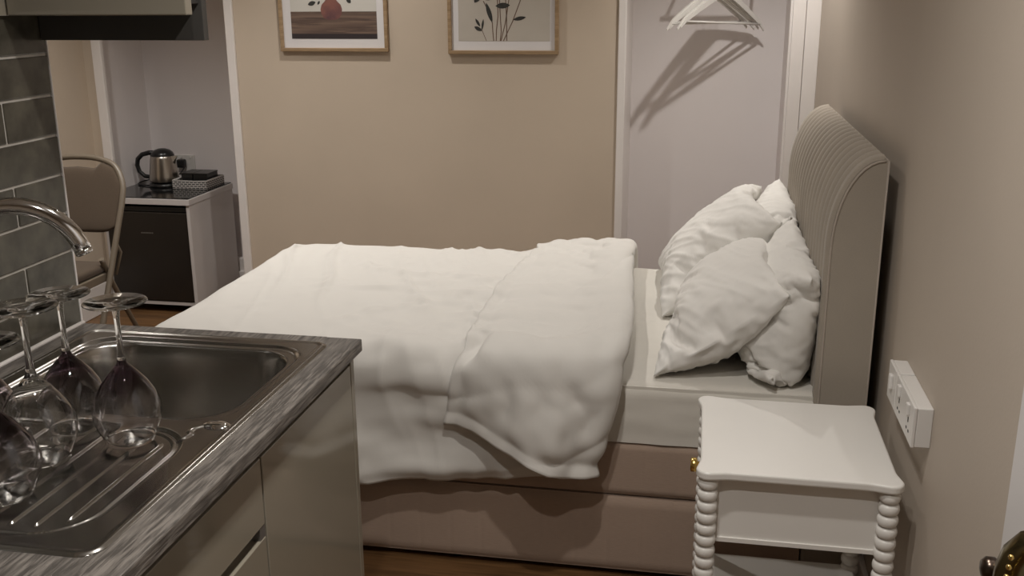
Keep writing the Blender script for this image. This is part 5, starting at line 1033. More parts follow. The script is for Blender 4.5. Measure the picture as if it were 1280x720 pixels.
0,-13,12,0,3,-4,3,-2,1,0,0,5,7,4,2,-1,1,-1,0,1,-1,-1,0,0,-1,1,-1,1,
1,-14,13,3,-3,1,1,-4,3,0,1,3,8,5,0,1,-1,1,-1,0,-1,0,1,-2,0,1,-1,2,
0,-13,10,7,-6,1,1,-1,2,-1,-1,6,8,3,1,1,-1,1,-1,-1,1,-1,-1,1,0,-1,1,1,
0,-9,6,0,4,0,-2,0,0,1,0,5,8,4,1,-2,2,-2,1,-1,1,-1,-1,1,0,0,-1,3,
1,-7,7,-4,0,2,3,-2,1,0,0,5,9,3,1,-1,-3,3,0,0,-2,1,0,0,0,0,-1,3,
2,-6,7,-14,15,-5,5,-3,1,0,1,2,12,2,0,-4,4,0,0,-1,0,0,0,0,0,0,0,1,
1,-4,3,-14,17,-2,-2,3,-1,1,-3,8,9,2,-8,9,-1,1,-1,-1,0,0,1,-1,-1,1,0,2,
2,-5,3,-13,15,2,-4,2,0,1,-2,11,2,-6,11,1,-1,1,-1,-1,1,-1,1,-2,1,0,1,0,
2,-8,7,-14,15,2,-4,2,4,-6,6,-3,3,11,2,1,0,-1,0,0,-1,1,-1,0,0,0,1,0,
2,-8,4,-9,12,1,0,5,-5,-5,8,0,1,11,2,0,1,-1,1,-2,1,0,-1,0,0,0,0,2,
1,-13,12,-10,11,-2,5,0,-6,9,-8,-4,18,-1,5,2,-1,1,-1,0,0,-1,1,-1,0,-1,2,1,
-1,-3,-1,-10,11,1,3,4,-5,1,-4,7,-1,9,3,3,-1,1,-2,1,0,0,0,-1,0,0,0,2,
-4,4,-7,-7,8,1,1,-4,3,1,-5,7,9,1,1,3,1,0,0,0,0,-1,1,0,0,-1,-1,3,
3,-1,1,-12,13,6,-13,-4,12,-8,6,6,4,3,-1,1,3,0,1,-1,1,-1,1,0,-1,2,-2,0,
-1,-8,20,-17,1,17,-25,2,1,8,3,6,2,3,-1,1,1,0,1,0,1,0,1,1,-2,2,-2,-3,
4,-9,10,12,-14,3,-14,5,-4,8,8,2,5,1,0,0,1,0,0,-1,3,-2,0,2,2,-3,1,-4,
7,-6,-7,20,-5,-6,1,7,-11,0,11,6,2,1,0,1,-1,1,-1,1,1,-1,0,-3,2,0,0,-7,
4,-6,-9,25,-11,-9,11,1,-8,3,15,-1,1,0,-1,4,-1,-2,-2,5,-3,3,0,-2,1,-4,-12,0,
9,-10,1,8,-12,7,17,-19,14,-6,13,0,0,-1,-7,8,1,-1,1,0,0,1,-2,1,2,-16,1,-6,
0,-8,8,-13,9,6,-5,1,2,12,1,0,0,-13,14,0,0,0,0,0,0,0,-1,0,0,-18,12,-9)),
(
(1444,1,4,3,-2,-8,-7,6,7,-1,1,0,1,-1,0,0,0,0,0,0,0,1,-2,-3,1,0,1,1,
-11,-5,10,4,-3,-4,-6,-4,6,6,1,-3,2,1,0,-2,4,-6,3,2,-1,0,-3,0,-3,1,6,10,
-6,-7,10,10,-10,-9,9,-13,6,8,0,-1,1,1,0,0,3,-9,5,0,4,-9,6,2,-9,6,6,8,
-3,-13,17,10,-12,-2,-8,-1,5,7,0,1,1,0,1,1,-1,-6,2,1,1,1,3,-10,5,9,2,4,
-2,-17,20,11,-14,7,-14,-6,3,11,3,0,2,0,0,3,-5,-4,2,0,4,2,-7,0,11,0,2,5,
-2,-17,14,16,-15,9,-11,-1,-9,7,11,1,1,1,0,2,-3,-7,2,1,6,-2,-6,10,1,2,2,3,
-1,-17,6,21,-15,12,-13,4,-1,-11,17,3,0,2,-1,3,-3,-9,3,1,4,-2,3,5,1,1,1,3,
-1,-16,2,23,-19,11,-6,1,1,7,-5,-1,9,1,0,1,0,-11,2,4,1,2,3,2,1,1,1,4,
-2,-17,6,23,-24,3,4,3,-3,4,5,-3,4,3,0,1,1,-12,3,6,-2,3,3,2,0,1,1,3,
0,-18,9,19,-23,-2,12,0,1,2,-2,7,-1,3,1,0,3,-13,5,5,-1,2,3,0,1,2,0,3,
0,-19,13,12,-19,-2,10,3,0,2,-1,4,1,2,0,2,2,-11,8,0,2,1,2,0,1,2,1,2,
1,-19,16,2,-11,-4,11,4,-1,2,0,2,2,0,2,0,1,-3,4,0,2,1,0,1,2,1,1,1,
0,-19,9,10,-10,-3,7,4,1,1,1,1,2,-1,1,0,2,3,0,0,0,2,0,2,1,1,0,3,
0,-19,5,13,-10,2,3,5,0,1,1,2,0,0,1,0,2,3,0,0,1,0,2,0,3,0,0,3,
-1,-18,4,11,-8,2,4,3,2,0,2,0,1,1,0,0,2,3,0,0,0,2,0,3,0,0,1,3,
0,-18,4,10,-7,3,3,2,3,1,0,1,2,-1,2,0,1,2,1,0,0,1,2,1,1,0,1,4,
0,-18,6,6,-5,3,3,2,2,2,0,2,0,1,1,1,0,1,2,0,0,1,1,2,1,1,0,3,
0,-18,3,12,-8,3,3,1,3,2,1,1,0,1,2,-1,2,0,1,1,-1,3,2,-2,4,-1,0,5,
0,-18,3,13,-10,4,2,3,2,1,2,1,1,1,0,1,0,2,0,0,0,3,0,2,2,-1,0,3,
0,-17,1,14,-10,3,4,2,1,3,1,1,1,1,0,1,1,0,1,0,1,1,1,2,1,0,2,1,
0,-17,1,14,-9,1,5,1,3,1,2,2,0,1,1,0,1,0,1,0,0,2,2,0,2,0,2,2,
0,-19,10,2,-5,3,4,1,2,3,1,1,2,0,2,-1,1,0,1,-1,2,1,2,0,1,2,0,3,
-1,-17,8,1,-4,4,2,2,2,2,2,2,1,1,0,1,0,0,0,1,1,0,3,2,-1,1,1,2,
0,-16,3,10,-10,6,0,2,3,1,3,3,0,2,-1,1,0,0,0,1,1,0,3,1,1,0,1,2,
0,-14,0,13,-13,7,3,-2,2,3,1,5,1,1,-1,1,1,-1,0,0,2,0,3,0,2,0,2,1,
0,-17,8,9,-12,7,-1,-1,4,-3,6,6,1,-1,1,0,0,0,0,1,0,1,2,2,0,2,0,3,
0,-18,12,7,-10,8,-6,-1,-3,5,9,3,0,0,1,0,0,0,0,1,0,1,1,3,1,0,0,5,
0,-18,18,-3,3,-12,0,3,3,3,7,2,0,0,0,1,0,0,0,1,0,1,0,3,2,0,0,5,
0,-19,18,1,-2,-11,1,3,5,5,3,1,1,-1,1,1,0,0,0,1,0,1,0,2,2,1,1,4,
-1,-16,5,15,1,-20,1,6,7,3,2,1,0,0,1,0,1,0,1,-1,1,1,0,1,3,1,1,3,
0,-17,7,10,11,-23,-4,8,8,3,0,2,0,0,1,-1,2,0,0,1,0,0,1,1,1,3,2,1,
0,-14,1,10,14,-18,-7,6,9,2,2,-2,2,2,-4,2,1,1,1,-1,0,2,0,0,1,4,2,1,
0,-10,-5,9,15,-10,-14,10,7,1,3,-4,5,-5,6,-4,2,-1,2,0,0,0,3,-2,2,3,2,2,
4,-12,-2,6,11,4,-17,1,11,3,2,-4,3,-3,6,-3,-4,3,0,2,-1,1,0,4,-3,3,4,3,
3,-13,10,-4,5,8,-20,7,11,1,1,-1,-1,4,-4,4,-7,4,0,0,1,1,-1,1,4,-2,5,3,
9,-6,-5,8,-2,9,-16,8,8,0,1,0,0,3,-3,-2,0,2,-1,1,1,-1,2,-1,0,5,0,7,
9,-8,-3,10,3,-10,1,7,5,-1,0,0,2,0,1,-4,-1,1,2,1,-2,0,1,1,2,-4,7,6,
-7,-5,7,-14,22,-10,-6,5,7,-3,2,0,1,-3,3,-4,3,-2,0,2,0,0,0,-1,1,2,-5,14,
-14,6,0,-6,1,5,-8,6,1,0,-1,0,1,-1,0,0,0,0,0,0,0,0,0,0,0,1,-1,-1,
26,1,4,3,-2,-8,-7,6,7,-1,1,0,1,-1,0,0,0,0,0,0,0,1,-2,-3,1,0,1,1,
-11,15,-12,11,-12,5,-11,2,6,0,0,1,-1,0,0,0,0,0,0,0,0,0,-1,-2,-1,1,-6,-3,
-6,17,-6,4,-11,2,-4,1,1,-1,2,-1,0,0,-1,2,-1,0,-1,-1,4,-3,-8,13,-9,-3,-6,-1,
-3,16,-1,-8,8,-9,4,-2,-4,-2,3,-1,-1,1,0,-1,0,0,-1,-2,7,-4,-6,0,5,-6,-8,0,
-2,17,-6,-2,7,-6,4,0,-9,-2,-1,1,1,0,-1,-1,1,-1,-1,1,-1,-4,3,-2,4,-7,-6,-2,
-2,17,-9,7,-1,1,-1,1,-7,-4,-2,1,1,-2,0,1,-2,0,-2,-1,5,-3,-3,6,-3,-6,-4,-7,
-1,18,-10,7,1,-1,0,-2,-3,-5,-1,-1,-1,0,0,-1,-1,0,0,-2,4,-3,2,-1,-1,-3,-8,-4,
-1,17,-5,2,2,-1,0,-1,-4,-5,-1,-1,0,-2,0,-2,2,-2,1,1,-1,-2,4,-3,2,-6,-7,-4,
-2,18,-4,0,2,0,-2,0,-4,-4,-2,-1,-1,-1,-1,-1,1,-1,2,-1,0,1,-2,1,0,-5,-6,-6,
0,17,-2,1,-1,0,0,-1,-4,-3,-3,-2,0,-2,-1,2,-2,1,1,-2,2,-2,1,0,0,-4,-8,-5,
0,18,-3,0,0,1,-1,-1,-3,-5,-2,-2,-1,-1,0,-1,1,0,-1,3,-2,0,0,-1,2,-6,-7,-5,
1,17,-2,1,-1,0,0,0,-3,-6,-3,-1,-2,0,-1,1,0,1,-1,0,0,0,0,0,-1,-3,-8,-6,
0,17,-1,-1,1,0,-1,-1,-3,-4,-4,-2,-1,-1,2,-1,0,0,0,0,0,-1,2,-2,2,-7,-6,-5,
0,18,-3,1,-1,1,-1,-1,-3,-4,-4,-2,-1,0,0,-1,1,1,-1,0,0,0,-1,2,-1,-6,-7,-3,
-1,19,-4,1,-1,1,0,-3,-2,-3,-5,-3,0,0,-1,2,-1,0,0,0,0,0,-1,2,-1,-6,-6,-6,
0,19,-4,1,0,-1,1,-2,-3,-4,-4,-3,0,0,0,0,0,0,0,0,0,0,-1,2,-2,-5,-6,-5,
0,19,-4,1,-1,1,0,-2,-3,-3,-6,-2,0,0,0,0,0,0,-1,2,-1,-1,2,-1,-1,-6,-4,-7,
0,18,-2,0,-1,1,-1,0,-3,-5,-5,-2,0,0,0,0,0,-1,2,-1,0,0,0,0,-1,-7,-4,-4,
0,18,-2,-1,1,0,-1,0,-3,-4,-7,-1,0,0,0,0,0,-1,2,-1,1,-3,3,-1,-2,-7,-2,-6,
0,18,-2,0,-1,1,-1,0,-2,-6,-6,-1,0,0,0,0,0,-1,2,-1,-1,1,1,-2,0,-9,-4,2,
0,18,-3,1,-1,1,-1,0,-1,-7,-6,-1,0,0,-1,2,-1,-1,2,-1,0,0,0,-1,-4,-3,1,-9,
0,18,-3,1,-1,1,-1,0,-2,-6,-5,-2,0,0,0,0,-1,2,-1,-1,1,1,-2,-2,3,-5,-6,-6,
-1,19,-4,1,0,-1,0,0,-3,-4,-6,-2,0,0,0,-1,1,1,-1,-1,2,-1,-4,7,-2,-8,-6,-4,
0,18,-2,-1,1,0,-1,-1,-2,-3,-7,-2,0,0,0,-1,2,-1,-1,0,3,-5,5,-1,-1,-6,-7,-4,
0,18,-3,1,0,-1,1,-3,-2,-1,-7,-3,0,0,0,0,0,-1,1,2,-6,7,-3,-1,2,-6,-7,-6,
0,18,-3,1,-1,1,-1,-4,0,-1,-4,-6,0,-1,2,-1,0,0,-1,-1,5,-3,0,0,-1,-3,-7,-7,
0,17,-1,0,-2,2,-1,0,-5,-2,-3,-4,-2,2,-1,0,0,-1,2,-1,-2,4,-2,-1,2,-6,-6,-6,
0,17,-2,1,0,-2,1,1,-7,-2,-2,-3,-2,1,-2,2,-1,-1,2,-2,1,1,-2,2,-1,-5,-5,-8,
0,17,-2,0,1,-1,0,-1,-5,-2,-2,-2,-1,-3,2,-2,2,-1,-1,1,1,-2,2,-1,0,-6,-4,-6,
-1,18,-3,-1,1,0,0,-3,0,-6,-1,-2,0,-2,-1,0,-1,1,1,-2,2,-2,2,-1,-1,-4,-6,-4,
0,18,-3,-1,-1,1,1,-5,3,-6,-2,-1,-1,-1,-1,-1,0,0,0,0,-1,2,-1,0,-1,-4,-6,-4,
0,18,-3,-2,-2,3,0,-4,3,-6,-1,-2,-1,-1,0,-1,0,-1,0,0,0,0,0,0,-3,-1,-7,-2,
0,18,-6,3,0,-7,6,-5,3,-5,-2,0,-2,0,0,-2,1,-1,-1,1,-1,0,-1,1,-1,-6,-3,-2,
4,16,-3,1,-8,3,3,0,-1,-6,1,-1,0,-2,0,-1,0,-1,1,-2,1,-1,0,0,-2,-2,-5,-4,
3,16,0,-7,-5,1,7,1,-7,0,0,-1,-3,3,-2,0,0,0,-1,-1,0,0,0,-1,-2,-1,-4,-7,
9,13,-9,9,-4,-9,9,0,-4,0,0,-1,-2,3,0,-1,-1,1,-1,0,-1,0,-1,-1,1,-5,-1,-8,
9,8,-5,1,-5,4,7,-3,-2,-1,0,1,0,-2,2,0,-1,0,0,0,0,-1,-2,1,-1,0,-8,-3,
-7,-2,8,5,-21,18,-1,-2,0,-2,3,-1,-2,3,-2,0,0,0,0,0,0,0,1,-3,1,-1,0,-12,
-14,6,0,-6,1,5,-8,6,1,0,-1,0,1,-1,0,0,0,0,0,0,0,0,0,0,0,1,-1,-1),
(673,15,-16,13,2,-5,-6,-16,8,2,0,0,4,-5,2,-1,2,0,1,0,1,2,5,-19,1,0,2,1,
7,8,0,5,-7,9,-15,-10,3,5,1,-4,2,3,-2,-1,4,-3,2,3,-1,0,-6,3,-10,1,5,5,
14,6,3,-6,7,-2,3,-23,5,5,1,-3,1,2,-1,2,2,-6,3,2,5,-15,7,7,-16,6,3,2,
16,2,8,-7,5,0,1,-18,1,5,0,1,1,0,0,2,1,-6,2,0,2,0,1,-9,4,4,1,-1,
17,0,7,0,-3,5,-6,-7,-3,2,3,0,1,1,0,2,-1,-5,2,0,2,2,-7,1,4,0,0,0,
17,0,3,5,-7,9,-8,-7,0,0,3,1,1,0,1,2,-3,-4,2,-1,5,-2,-5,4,1,0,1,-1,
17,0,0,5,-6,12,-17,8,-2,-5,2,2,2,0,0,1,0,-6,1,1,2,-2,1,1,0,1,-1,0,
18,-1,2,0,-2,7,-13,7,-1,7,-9,0,4,1,-1,1,1,-8,2,2,0,1,0,0,0,0,1,-1,
17,-1,2,-1,0,-1,0,0,0,1,3,-5,2,2,-1,1,1,-7,2,1,0,1,0,0,0,1,-1,0,
17,-1,2,-1,-1,-1,2,-1,1,0,0,1,-1,1,0,1,1,-7,2,2,-1,1,1,-1,0,0,1,-1,
16,0,2,-2,-2,0,2,0,0,0,0,0,0,1,-1,2,0,-5,2,1,0,0,0,0,1,-1,0,0,
17,1,-1,1,-2,-1,1,1,0,0,0,0,0,1,-1,1,0,-3,2,0,0,1,-1,0,0,0,1,-1,
17,1,-2,1,1,-3,2,-1,1,1,-1,0,0,0,0,1,-1,0,0,0,0,0,0,0,1,-1,0,0,
17,0,-1,1,0,0,0,0,0,0,0,0,1,-1,0,0,0,0,0,0,1,-1,0,0,0,0,0,1,
17,0,0,0,-1,1,0,0,0,1,-1,0,0,0,0,1,-1,0,0,0,0,0,0,0,1,-2,2,-1,
17,0,0,0,0,0,0,0,0,0,0,0,1,-1,0,0,0,0,0,1,-1,0,0,0,0,0,0,0,
18,0,0,0,0,0,0,-1,2,-1,0,0,0,0,1,-1,0,0,0,0,0,0,0,0,0,0,1,-1,
18,-1,1,0,0,0,0,0,0,0,0,0,1,-1,0,0,0,1,-1,0,0,0,0,0,0,0,0,0,
17,0,0,0,0,0,0,0,0,0,0,0,0,0,1,-1,0,0,0,0,0,0,0,0,0,0,0,-1,
17,0,0,0,0,0,0,0,0,0,0,1,-1,0,0,0,0,1,-1,0,0,0,0,0,0,0,0,-1,
16,1,0,-1,0,0,0,0,0,0,0,0,0,0,1,-1,0,0,0,0,0,0,0,0,0,0,-1,1,
17,0,0,2,-2,0,0,0,0,0,0,1,-1,0,0,0,1,-1,0,0,0,0,-1,2,-1,-1,0,1,
17,0,0,2,-1,-1,0,0,0,0,0,0,0,1,-1,0,0,0,0,0,0,0,0,0,0,-1,1,-1,
17,0,1,0,0,-1,0,0,0,0,0,1,-1,0,0,0,1,-1,0,0,0,0,-1,1,0,-1,1,0,
17,0,1,0,1,-2,-1,1,1,-1,0,0,0,1,-1,0,0,0,0,0,0,0,0,-1,1,0,-1,0,
17,-1,3,-1,0,-2,2,-1,0,1,-1,1,-1,0,0,0,0,1,-1,0,0,0,-1,1,-1,1,-1,1,
16,1,1,-2,0,-4,6,0,-1,0,0,-1,0,0,1,-1,0,0,0,0,0,0,0,-1,1,-1,0,1,
17,0,1,0,-5,5,0,0,2,-2,0,-1,1,-1,0,0,0,0,0,1,-1,0,-1,1,-1,1,-1,1,
17,1,-2,-2,3,1,0,1,1,-2,0,-1,1,-1,0,1,-1,0,0,0,0,0,0,-1,1,-1,0,1,
17,0,-2,0,3,1,-1,1,0,-1,0,-1,1,-1,1,-1,0,0,0,0,0,0,0,0,-1,0,1,-1,
18,0,-3,1,3,-1,2,1,-1,-1,0,-1,1,-1,0,1,-1,0,1,-1,0,0,-1,1,0,-1,0,1,
17,-2,1,-1,3,-1,2,1,-2,0,0,0,-1,0,1,0,-1,1,-1,0,0,0,0,0,-1,0,1,-1,
18,-5,7,-4,3,-2,4,-2,1,-1,-1,1,-1,1,-1,1,-1,1,0,-1,0,0,0,0,0,-1,0,1,
15,-4,6,-3,1,0,0,4,-2,-2,0,1,-2,3,-5,4,2,-2,0,-1,1,-1,0,0,0,-1,0,1,
15,-2,-12,21,-1,-12,13,-4,-1,-2,0,0,1,-4,6,-5,6,-3,0,0,0,0,-1,0,0,0,-1,0,
9,-16,22,-13,7,7,3,-5,-4,0,0,-1,0,-3,4,1,1,-1,-1,0,0,0,0,-1,1,-1,-1,0,
-8,2,-5,2,0,12,0,-6,-6,3,-1,1,-2,-2,0,5,1,-1,-2,0,1,0,-1,0,-1,2,-2,-1,
-5,-3,2,5,7,-1,-1,-2,-8,3,-3,-3,5,5,-6,4,-3,3,-1,-1,-1,0,-1,4,-2,-2,4,-5,
2,4,-9,6,13,-5,3,-14,6,-3,-5,0,11,-1,-4,0,-1,2,-1,-2,3,3,-3,0,0,1,-1,-1,
-560,15,-16,13,2,-5,-6,-16,8,2,0,0,4,-5,2,-1,2,0,1,0,1,2,5,-19,1,0,2,1,
7,0,9,-3,8,-5,-10,-9,8,-1,3,-4,3,1,-3,1,1,-1,1,0,1,4,1,-15,5,-1,4,1,
14,1,6,-10,13,2,-15,-7,9,3,-6,2,1,0,1,-2,0,1,0,2,-4,3,4,-5,-2,1,1,0,
16,2,0,-4,6,2,-11,2,3,2,-5,2,2,-3,1,1,-1,1,0,2,-5,3,1,2,-6,2,1,-1,
17,2,-1,-4,3,1,0,-3,0,2,1,-1,-1,1,0,-1,1,1,-1,0,1,-2,2,-1,0,-1,1,-1,
17,2,-3,0,1,-2,1,0,1,0,1,-1,-1,2,-1,0,0,1,0,-1,-1,1,0,1,-1,-1,1,0,
17,2,-2,-1,0,0,0,0,0,1,0,0,0,1,-1,0,1,-1,0,1,-1,-1,1,1,-1,0,0,-1,
18,1,-1,-1,0,0,0,0,1,-1,1,1,-1,0,0,1,-1,1,-1,0,0,0,0,0,0,0,0,0,
17,1,-2,1,0,-2,1,1,-1,1,0,0,0,0,1,-1,1,-1,0,0,0,0,0,0,0,1,-1,-1,
17,0,1,-2,1,-1,0,0,1,-1,1,1,-1,0,0,1,-1,0,0,1,-1,0,0,0,0,0,0,0,
16,0,-1,2,-2,2,-1,-1,0,1,0,0,0,1,-1,0,0,1,-1,0,0,0,0,0,1,-1,0,-1,
17,0,0,0,-1,2,-1,-1,0,1,0,1,-1,0,0,1,-1,0,0,0,1,-1,0,0,0,0,0,0,
17,0,0,0,0,-1,1,0,0,0,0,0,0,1,-1,0,0,1,-1,0,0,0,0,0,1,-1,0,-1,
17,0,0,0,0,0,0,-1,1,0,0,1,-1,0,0,1,-1,0,0,0,1,-1,0,0,0,0,0,0,
17,0,1,-2,1,0,0,0,0,0,0,0,0,1,-1,0,0,1,-1,0,0,0,0,1,-1,0,0,-1,
17,1,-1,0,0,0,0,0,-1,1,1,-1,0,0,0,1,-1,0,0,1,-1,0,0,0,0,0,0,-1,
18,0,0,0,0,0,0,0,0,0,0,0,1,-1,0,0,0,1,-1,0,0,0,0,1,-1,0,0,-1,
18,0,0,0,0,0,0,0,-1,2,-1,0,0,0,1,-1,0,0,0,0,0,1,-1,0,0,0,0,-1,
17,-1,2,-1,0,0,0,0,0,0,0,0,1,-1,0,0,0,1,-1,0,0,0,0,0,1,-1,0,-3,
17,-1,1,1,-1,1,-1,0,0,0,0,0,0,0,1,-1,0,0,0,0,0,0,1,-1,0,0,-3,4,
16,0,0,1,0,-1,0,0,0,0,0,1,-1,0,0,0,0,1,-1,-1,2,-1,0,0,-1,0,0,2,
17,0,0,1,-2,2,-1,1,-1,1,-1,0,0,0,1,-1,0,0,0,0,0,0,1,-3,1,0,1,1,
17,0,0,0,1,-1,0,1,0,-1,0,1,-1,0,0,0,0,0,0,0,1,-1,-1,-1,2,-1,2,-1,
17,0,1,-1,0,0,1,0,-1,1,-1,0,0,0,1,-1,0,-1,1,1,-1,0,-2,2,-1,1,0,1,
17,0,1,-1,0,1,-1,1,0,-1,1,-1,0,0,0,0,0,0,0,0,0,-1,1,-1,1,-1,1,0,
17,0,0,1,-1,1,0,-1,1,0,-1,0,0,0,1,-2,1,0,0,0,0,0,-1,1,-1,1,0,0,
16,0,1,-1,2,-2,1,-1,1,0,0,-1,0,0,0,0,0,0,-1,1,0,0,-1,1,0,0,-1,1,
17,0,1,0,0,0,-1,1,0,0,-1,0,0,0,0,0,0,0,0,0,0,-1,1,0,-1,1,0,0,
17,1,-1,1,0,-1,1,0,0,0,0,-1,0,0,0,0,0,0,-1,1,0,0,-1,1,0,0,-1,1,
17,1,-1,-1,3,-2,2,-1,1,-2,1,-1,0,0,0,0,0,0,0,0,-1,1,0,0,0,-1,1,-1,
18,0,0,-3,1,7,-2,-2,1,-1,-1,1,-1,0,0,0,0,0,-1,1,0,0,0,-1,1,0,-1,1,
17,0,-1,-2,2,5,-2,1,-1,-1,0,-1,0,0,0,0,0,0,0,0,-1,1,0,0,0,-1,1,-1,
18,0,-5,4,1,2,2,-2,1,-2,-1,1,-1,0,1,-1,0,0,-1,1,0,0,0,-1,1,0,-1,1,
15,-1,-2,1,1,5,0,-1,-1,-3,3,-1,0,-1,1,-1,0,0,0,0,-1,1,0,0,0,-1,0,1,
15,-1,-1,1,0,0,5,2,-6,2,-1,0,-2,3,-2,1,0,-1,1,-1,0,0,-1,1,0,-1,1,-1,
9,5,-16,16,0,-17,25,-9,-4,1,-1,1,-3,4,1,-2,0,1,-1,-1,0,1,-1,-1,1,0,-1,0,
-8,4,-3,-9,23,-16,11,-4,-6,-1,-1,4,1,-4,4,1,-3,1,0,0,-1,0,-1,0,0,0,0,-1,
-5,8,-8,-2,12,-4,5,-13,6,-7,6,-2,1,3,-3,0,-2,2,0,-2,1,5,-2,-3,0,0,0,-2,
2,4,-9,6,13,-5,3,-14,6,-3,-5,0,11,-1,-4,0,-1,2,-1,-2,3,3,-3,0,0,1,-1,-1),
(618,-3,8,0,-8,-6,-4,21,6,1,0,0,0,0,0,0,0,0,0,0,0,0,-11,7,1,0,1,1,
-11,12,-4,-7,-9,3,6,2,6,6,0,0,0,-1,1,0,0,-1,1,0,-1,1,-7,4,0,0,2,-7,
-9,13,-1,-20,7,-2,14,-10,9,5,0,0,0,0,0,0,-3,3,0,0,-2,0,2,-3,-1,1,-1,-8,
-6,11,0,-18,20,-10,-10,16,4,2,0,0,0,0,-1,0,-2,3,0,1,-4,2,-1,0,2,-4,-5,-4,
-4,7,2,-11,14,0,-5,-4,4,8,0,0,0,-1,1,-3,-1,5,-1,1,-2,-2,2,1,-4,-2,-2,-6,
-3,6,4,-9,8,1,5,-2,-9,6,5,-1,1,-1,0,-2,0,3,1,-1,-2,2,-1,-3,0,-2,-3,-6,
-3,6,4,0,-7,6,4,2,0,-11,11,0,-1,0,0,-2,0,2,2,-1,-1,1,-1,-4,-1,0,-5,-3,
1,5,2,-4,7,1,0,4,0,-4,4,0,-1,0,-1,0,-2,4,0,0,0,-1,-2,-2,-1,-1,-4,-4,
-3,4,6,-1,-8,11,1,2,0,1,-3,3,-2,0,-1,0,-2,4,0,0,-1,0,-3,-1,-2,-1,-3,-3,
4,-3,16,-4,-1,-6,13,0,1,0,-1,0,0,-1,0,-1,-2,4,0,-1,0,-2,-1,-1,-1,-3,-2,-3,
-2,-1,11,1,-2,-7,13,0,1,0,-1,1,-1,-1,1,-1,-3,4,-1,0,-1,-1,-1,-1,-2,-3,-2,-2,
3,-1,5,8,-2,-7,12,0,1,0,-1,1,-1,0,0,0,-3,3,-2,0,0,-2,0,-1,-2,-3,-3,0,
-4,-1,12,-8,10,-6,7,1,1,0,-1,1,-1,1,-1,0,-1,-1,0,0,-1,0,-1,-2,-1,-3,-2,-2,
0,4,-2,1,9,0,1,3,0,0,-1,1,-1,1,-1,0,0,-2,0,-1,1,-2,0,-2,-2,-3,0,-2,
2,-2,8,-5,11,0,3,1,0,-1,1,0,-1,1,-1,0,-1,0,-1,-1,1,-1,-1,-3,-2,0,0,-9,
-2,0,7,-7,11,3,0,2,0,-1,1,0,-1,0,0,0,0,-2,1,-2,1,-1,-2,-1,-2,0,-2,-6,
1,0,7,-7,10,4,0,2,0,-1,1,0,-1,0,0,0,-1,0,-1,0,0,-1,-1,-2,-2,0,-3,-4,
1,1,3,-3,9,4,1,0,1,-1,1,-1,1,-1,0,-1,1,-1,-1,0,0,-1,-3,2,-5,2,-3,-6,
0,1,3,-3,9,4,0,2,0,-1,1,-1,0,1,-2,1,-1,0,0,-1,0,-1,-1,-2,-3,0,1,-13,
5,0,0,1,10,2,1,2,-1,1,0,-1,0,0,0,-1,1,-1,-1,1,-1,-1,-1,-2,-1,-1,-5,-6,
-4,6,-6,-1,13,-1,4,1,-1,1,0,-1,0,0,0,-1,0,0,0,0,-1,-1,-2,0,-1,-6,-4,1,
-3,3,7,-12,9,7,0,2,-1,1,0,-1,0,0,-1,0,1,-1,-1,1,-1,0,-5,3,-3,-4,-8,4,
-1,7,0,-5,1,11,0,2,-1,1,0,-1,0,-1,1,-1,0,0,0,-1,1,-2,-2,-3,2,-2,-9,-3,
0,5,4,-6,0,11,0,1,0,1,0,-1,-1,1,-1,0,0,0,0,0,-1,0,-3,-1,-3,1,-5,-8,
4,4,2,-2,-1,11,1,-2,2,1,-1,0,0,-1,0,0,0,0,0,0,0,-2,-1,-1,-2,-3,-2,-6,
-1,-1,14,-12,6,8,-1,-2,3,-1,2,-2,1,-1,0,0,0,0,0,0,0,-1,-2,-1,-2,-3,-2,-2,
-3,0,12,-8,6,5,-1,-1,-2,2,3,-2,0,1,-1,0,0,0,0,0,0,-1,-1,-4,0,-1,-1,-7,
0,5,-5,11,3,-5,1,3,1,1,0,0,-1,1,-1,0,0,0,0,0,-1,1,-2,-1,-3,-1,-2,-7,
3,-2,7,9,-7,2,1,2,3,1,-1,0,-1,1,0,-1,0,0,0,0,-1,1,-2,-1,-2,-2,-3,-3,
-3,2,5,8,-8,-3,4,5,2,1,-1,0,0,0,-1,1,-1,0,0,-1,1,-1,0,-1,-3,-1,-4,-4,
-1,4,6,1,-3,2,-9,10,4,1,-1,0,0,0,-1,1,-1,0,0,0,0,-1,0,-1,-1,-4,-5,1,
1,9,-1,-2,4,3,-13,5,11,-1,0,1,-1,-1,1,0,-1,0,0,0,0,-1,0,0,-1,-6,-2,-1,
2,14,-11,1,7,4,-18,6,13,-1,0,0,-1,2,-2,1,-1,1,-1,0,0,0,-1,0,-1,-3,-7,2,
8,13,-12,-3,18,-4,-23,19,8,-1,-1,1,-1,2,-4,3,0,0,0,-1,1,-1,0,-2,1,-2,-6,-4,
8,11,-10,-9,21,-6,-10,8,10,0,0,0,0,-2,2,-2,2,0,0,0,-1,1,-1,0,-2,0,-4,-10,
12,0,-2,7,-4,-7,10,4,7,0,0,0,0,-2,1,0,1,0,0,0,0,-1,1,-1,0,-3,0,-9,
-4,-5,7,8,-14,-3,7,14,1,0,0,0,-1,1,-3,3,-1,1,0,0,0,0,0,-1,0,0,-2,-8,
-15,5,-4,-1,5,-9,8,5,6,0,0,-1,0,0,0,1,-1,1,0,0,0,0,-1,1,0,-1,0,-6,
-11,5,-6,2,3,-1,-3,14,0,1,0,-1,-1,1,1,0,0,0,0,0,-1,0,1,0,0,-1,1,0,
38,-3,8,0,-8,-6,-4,21,6,1,0,0,0,0,0,0,0,0,0,0,0,0,-11,7,1,0,1,1,
-11,-9,14,-1,-3,-8,2,11,9,0,0,-1,2,-1,-1,2,-1,0,0,0,0,0,-10,6,3,1,-1,0,
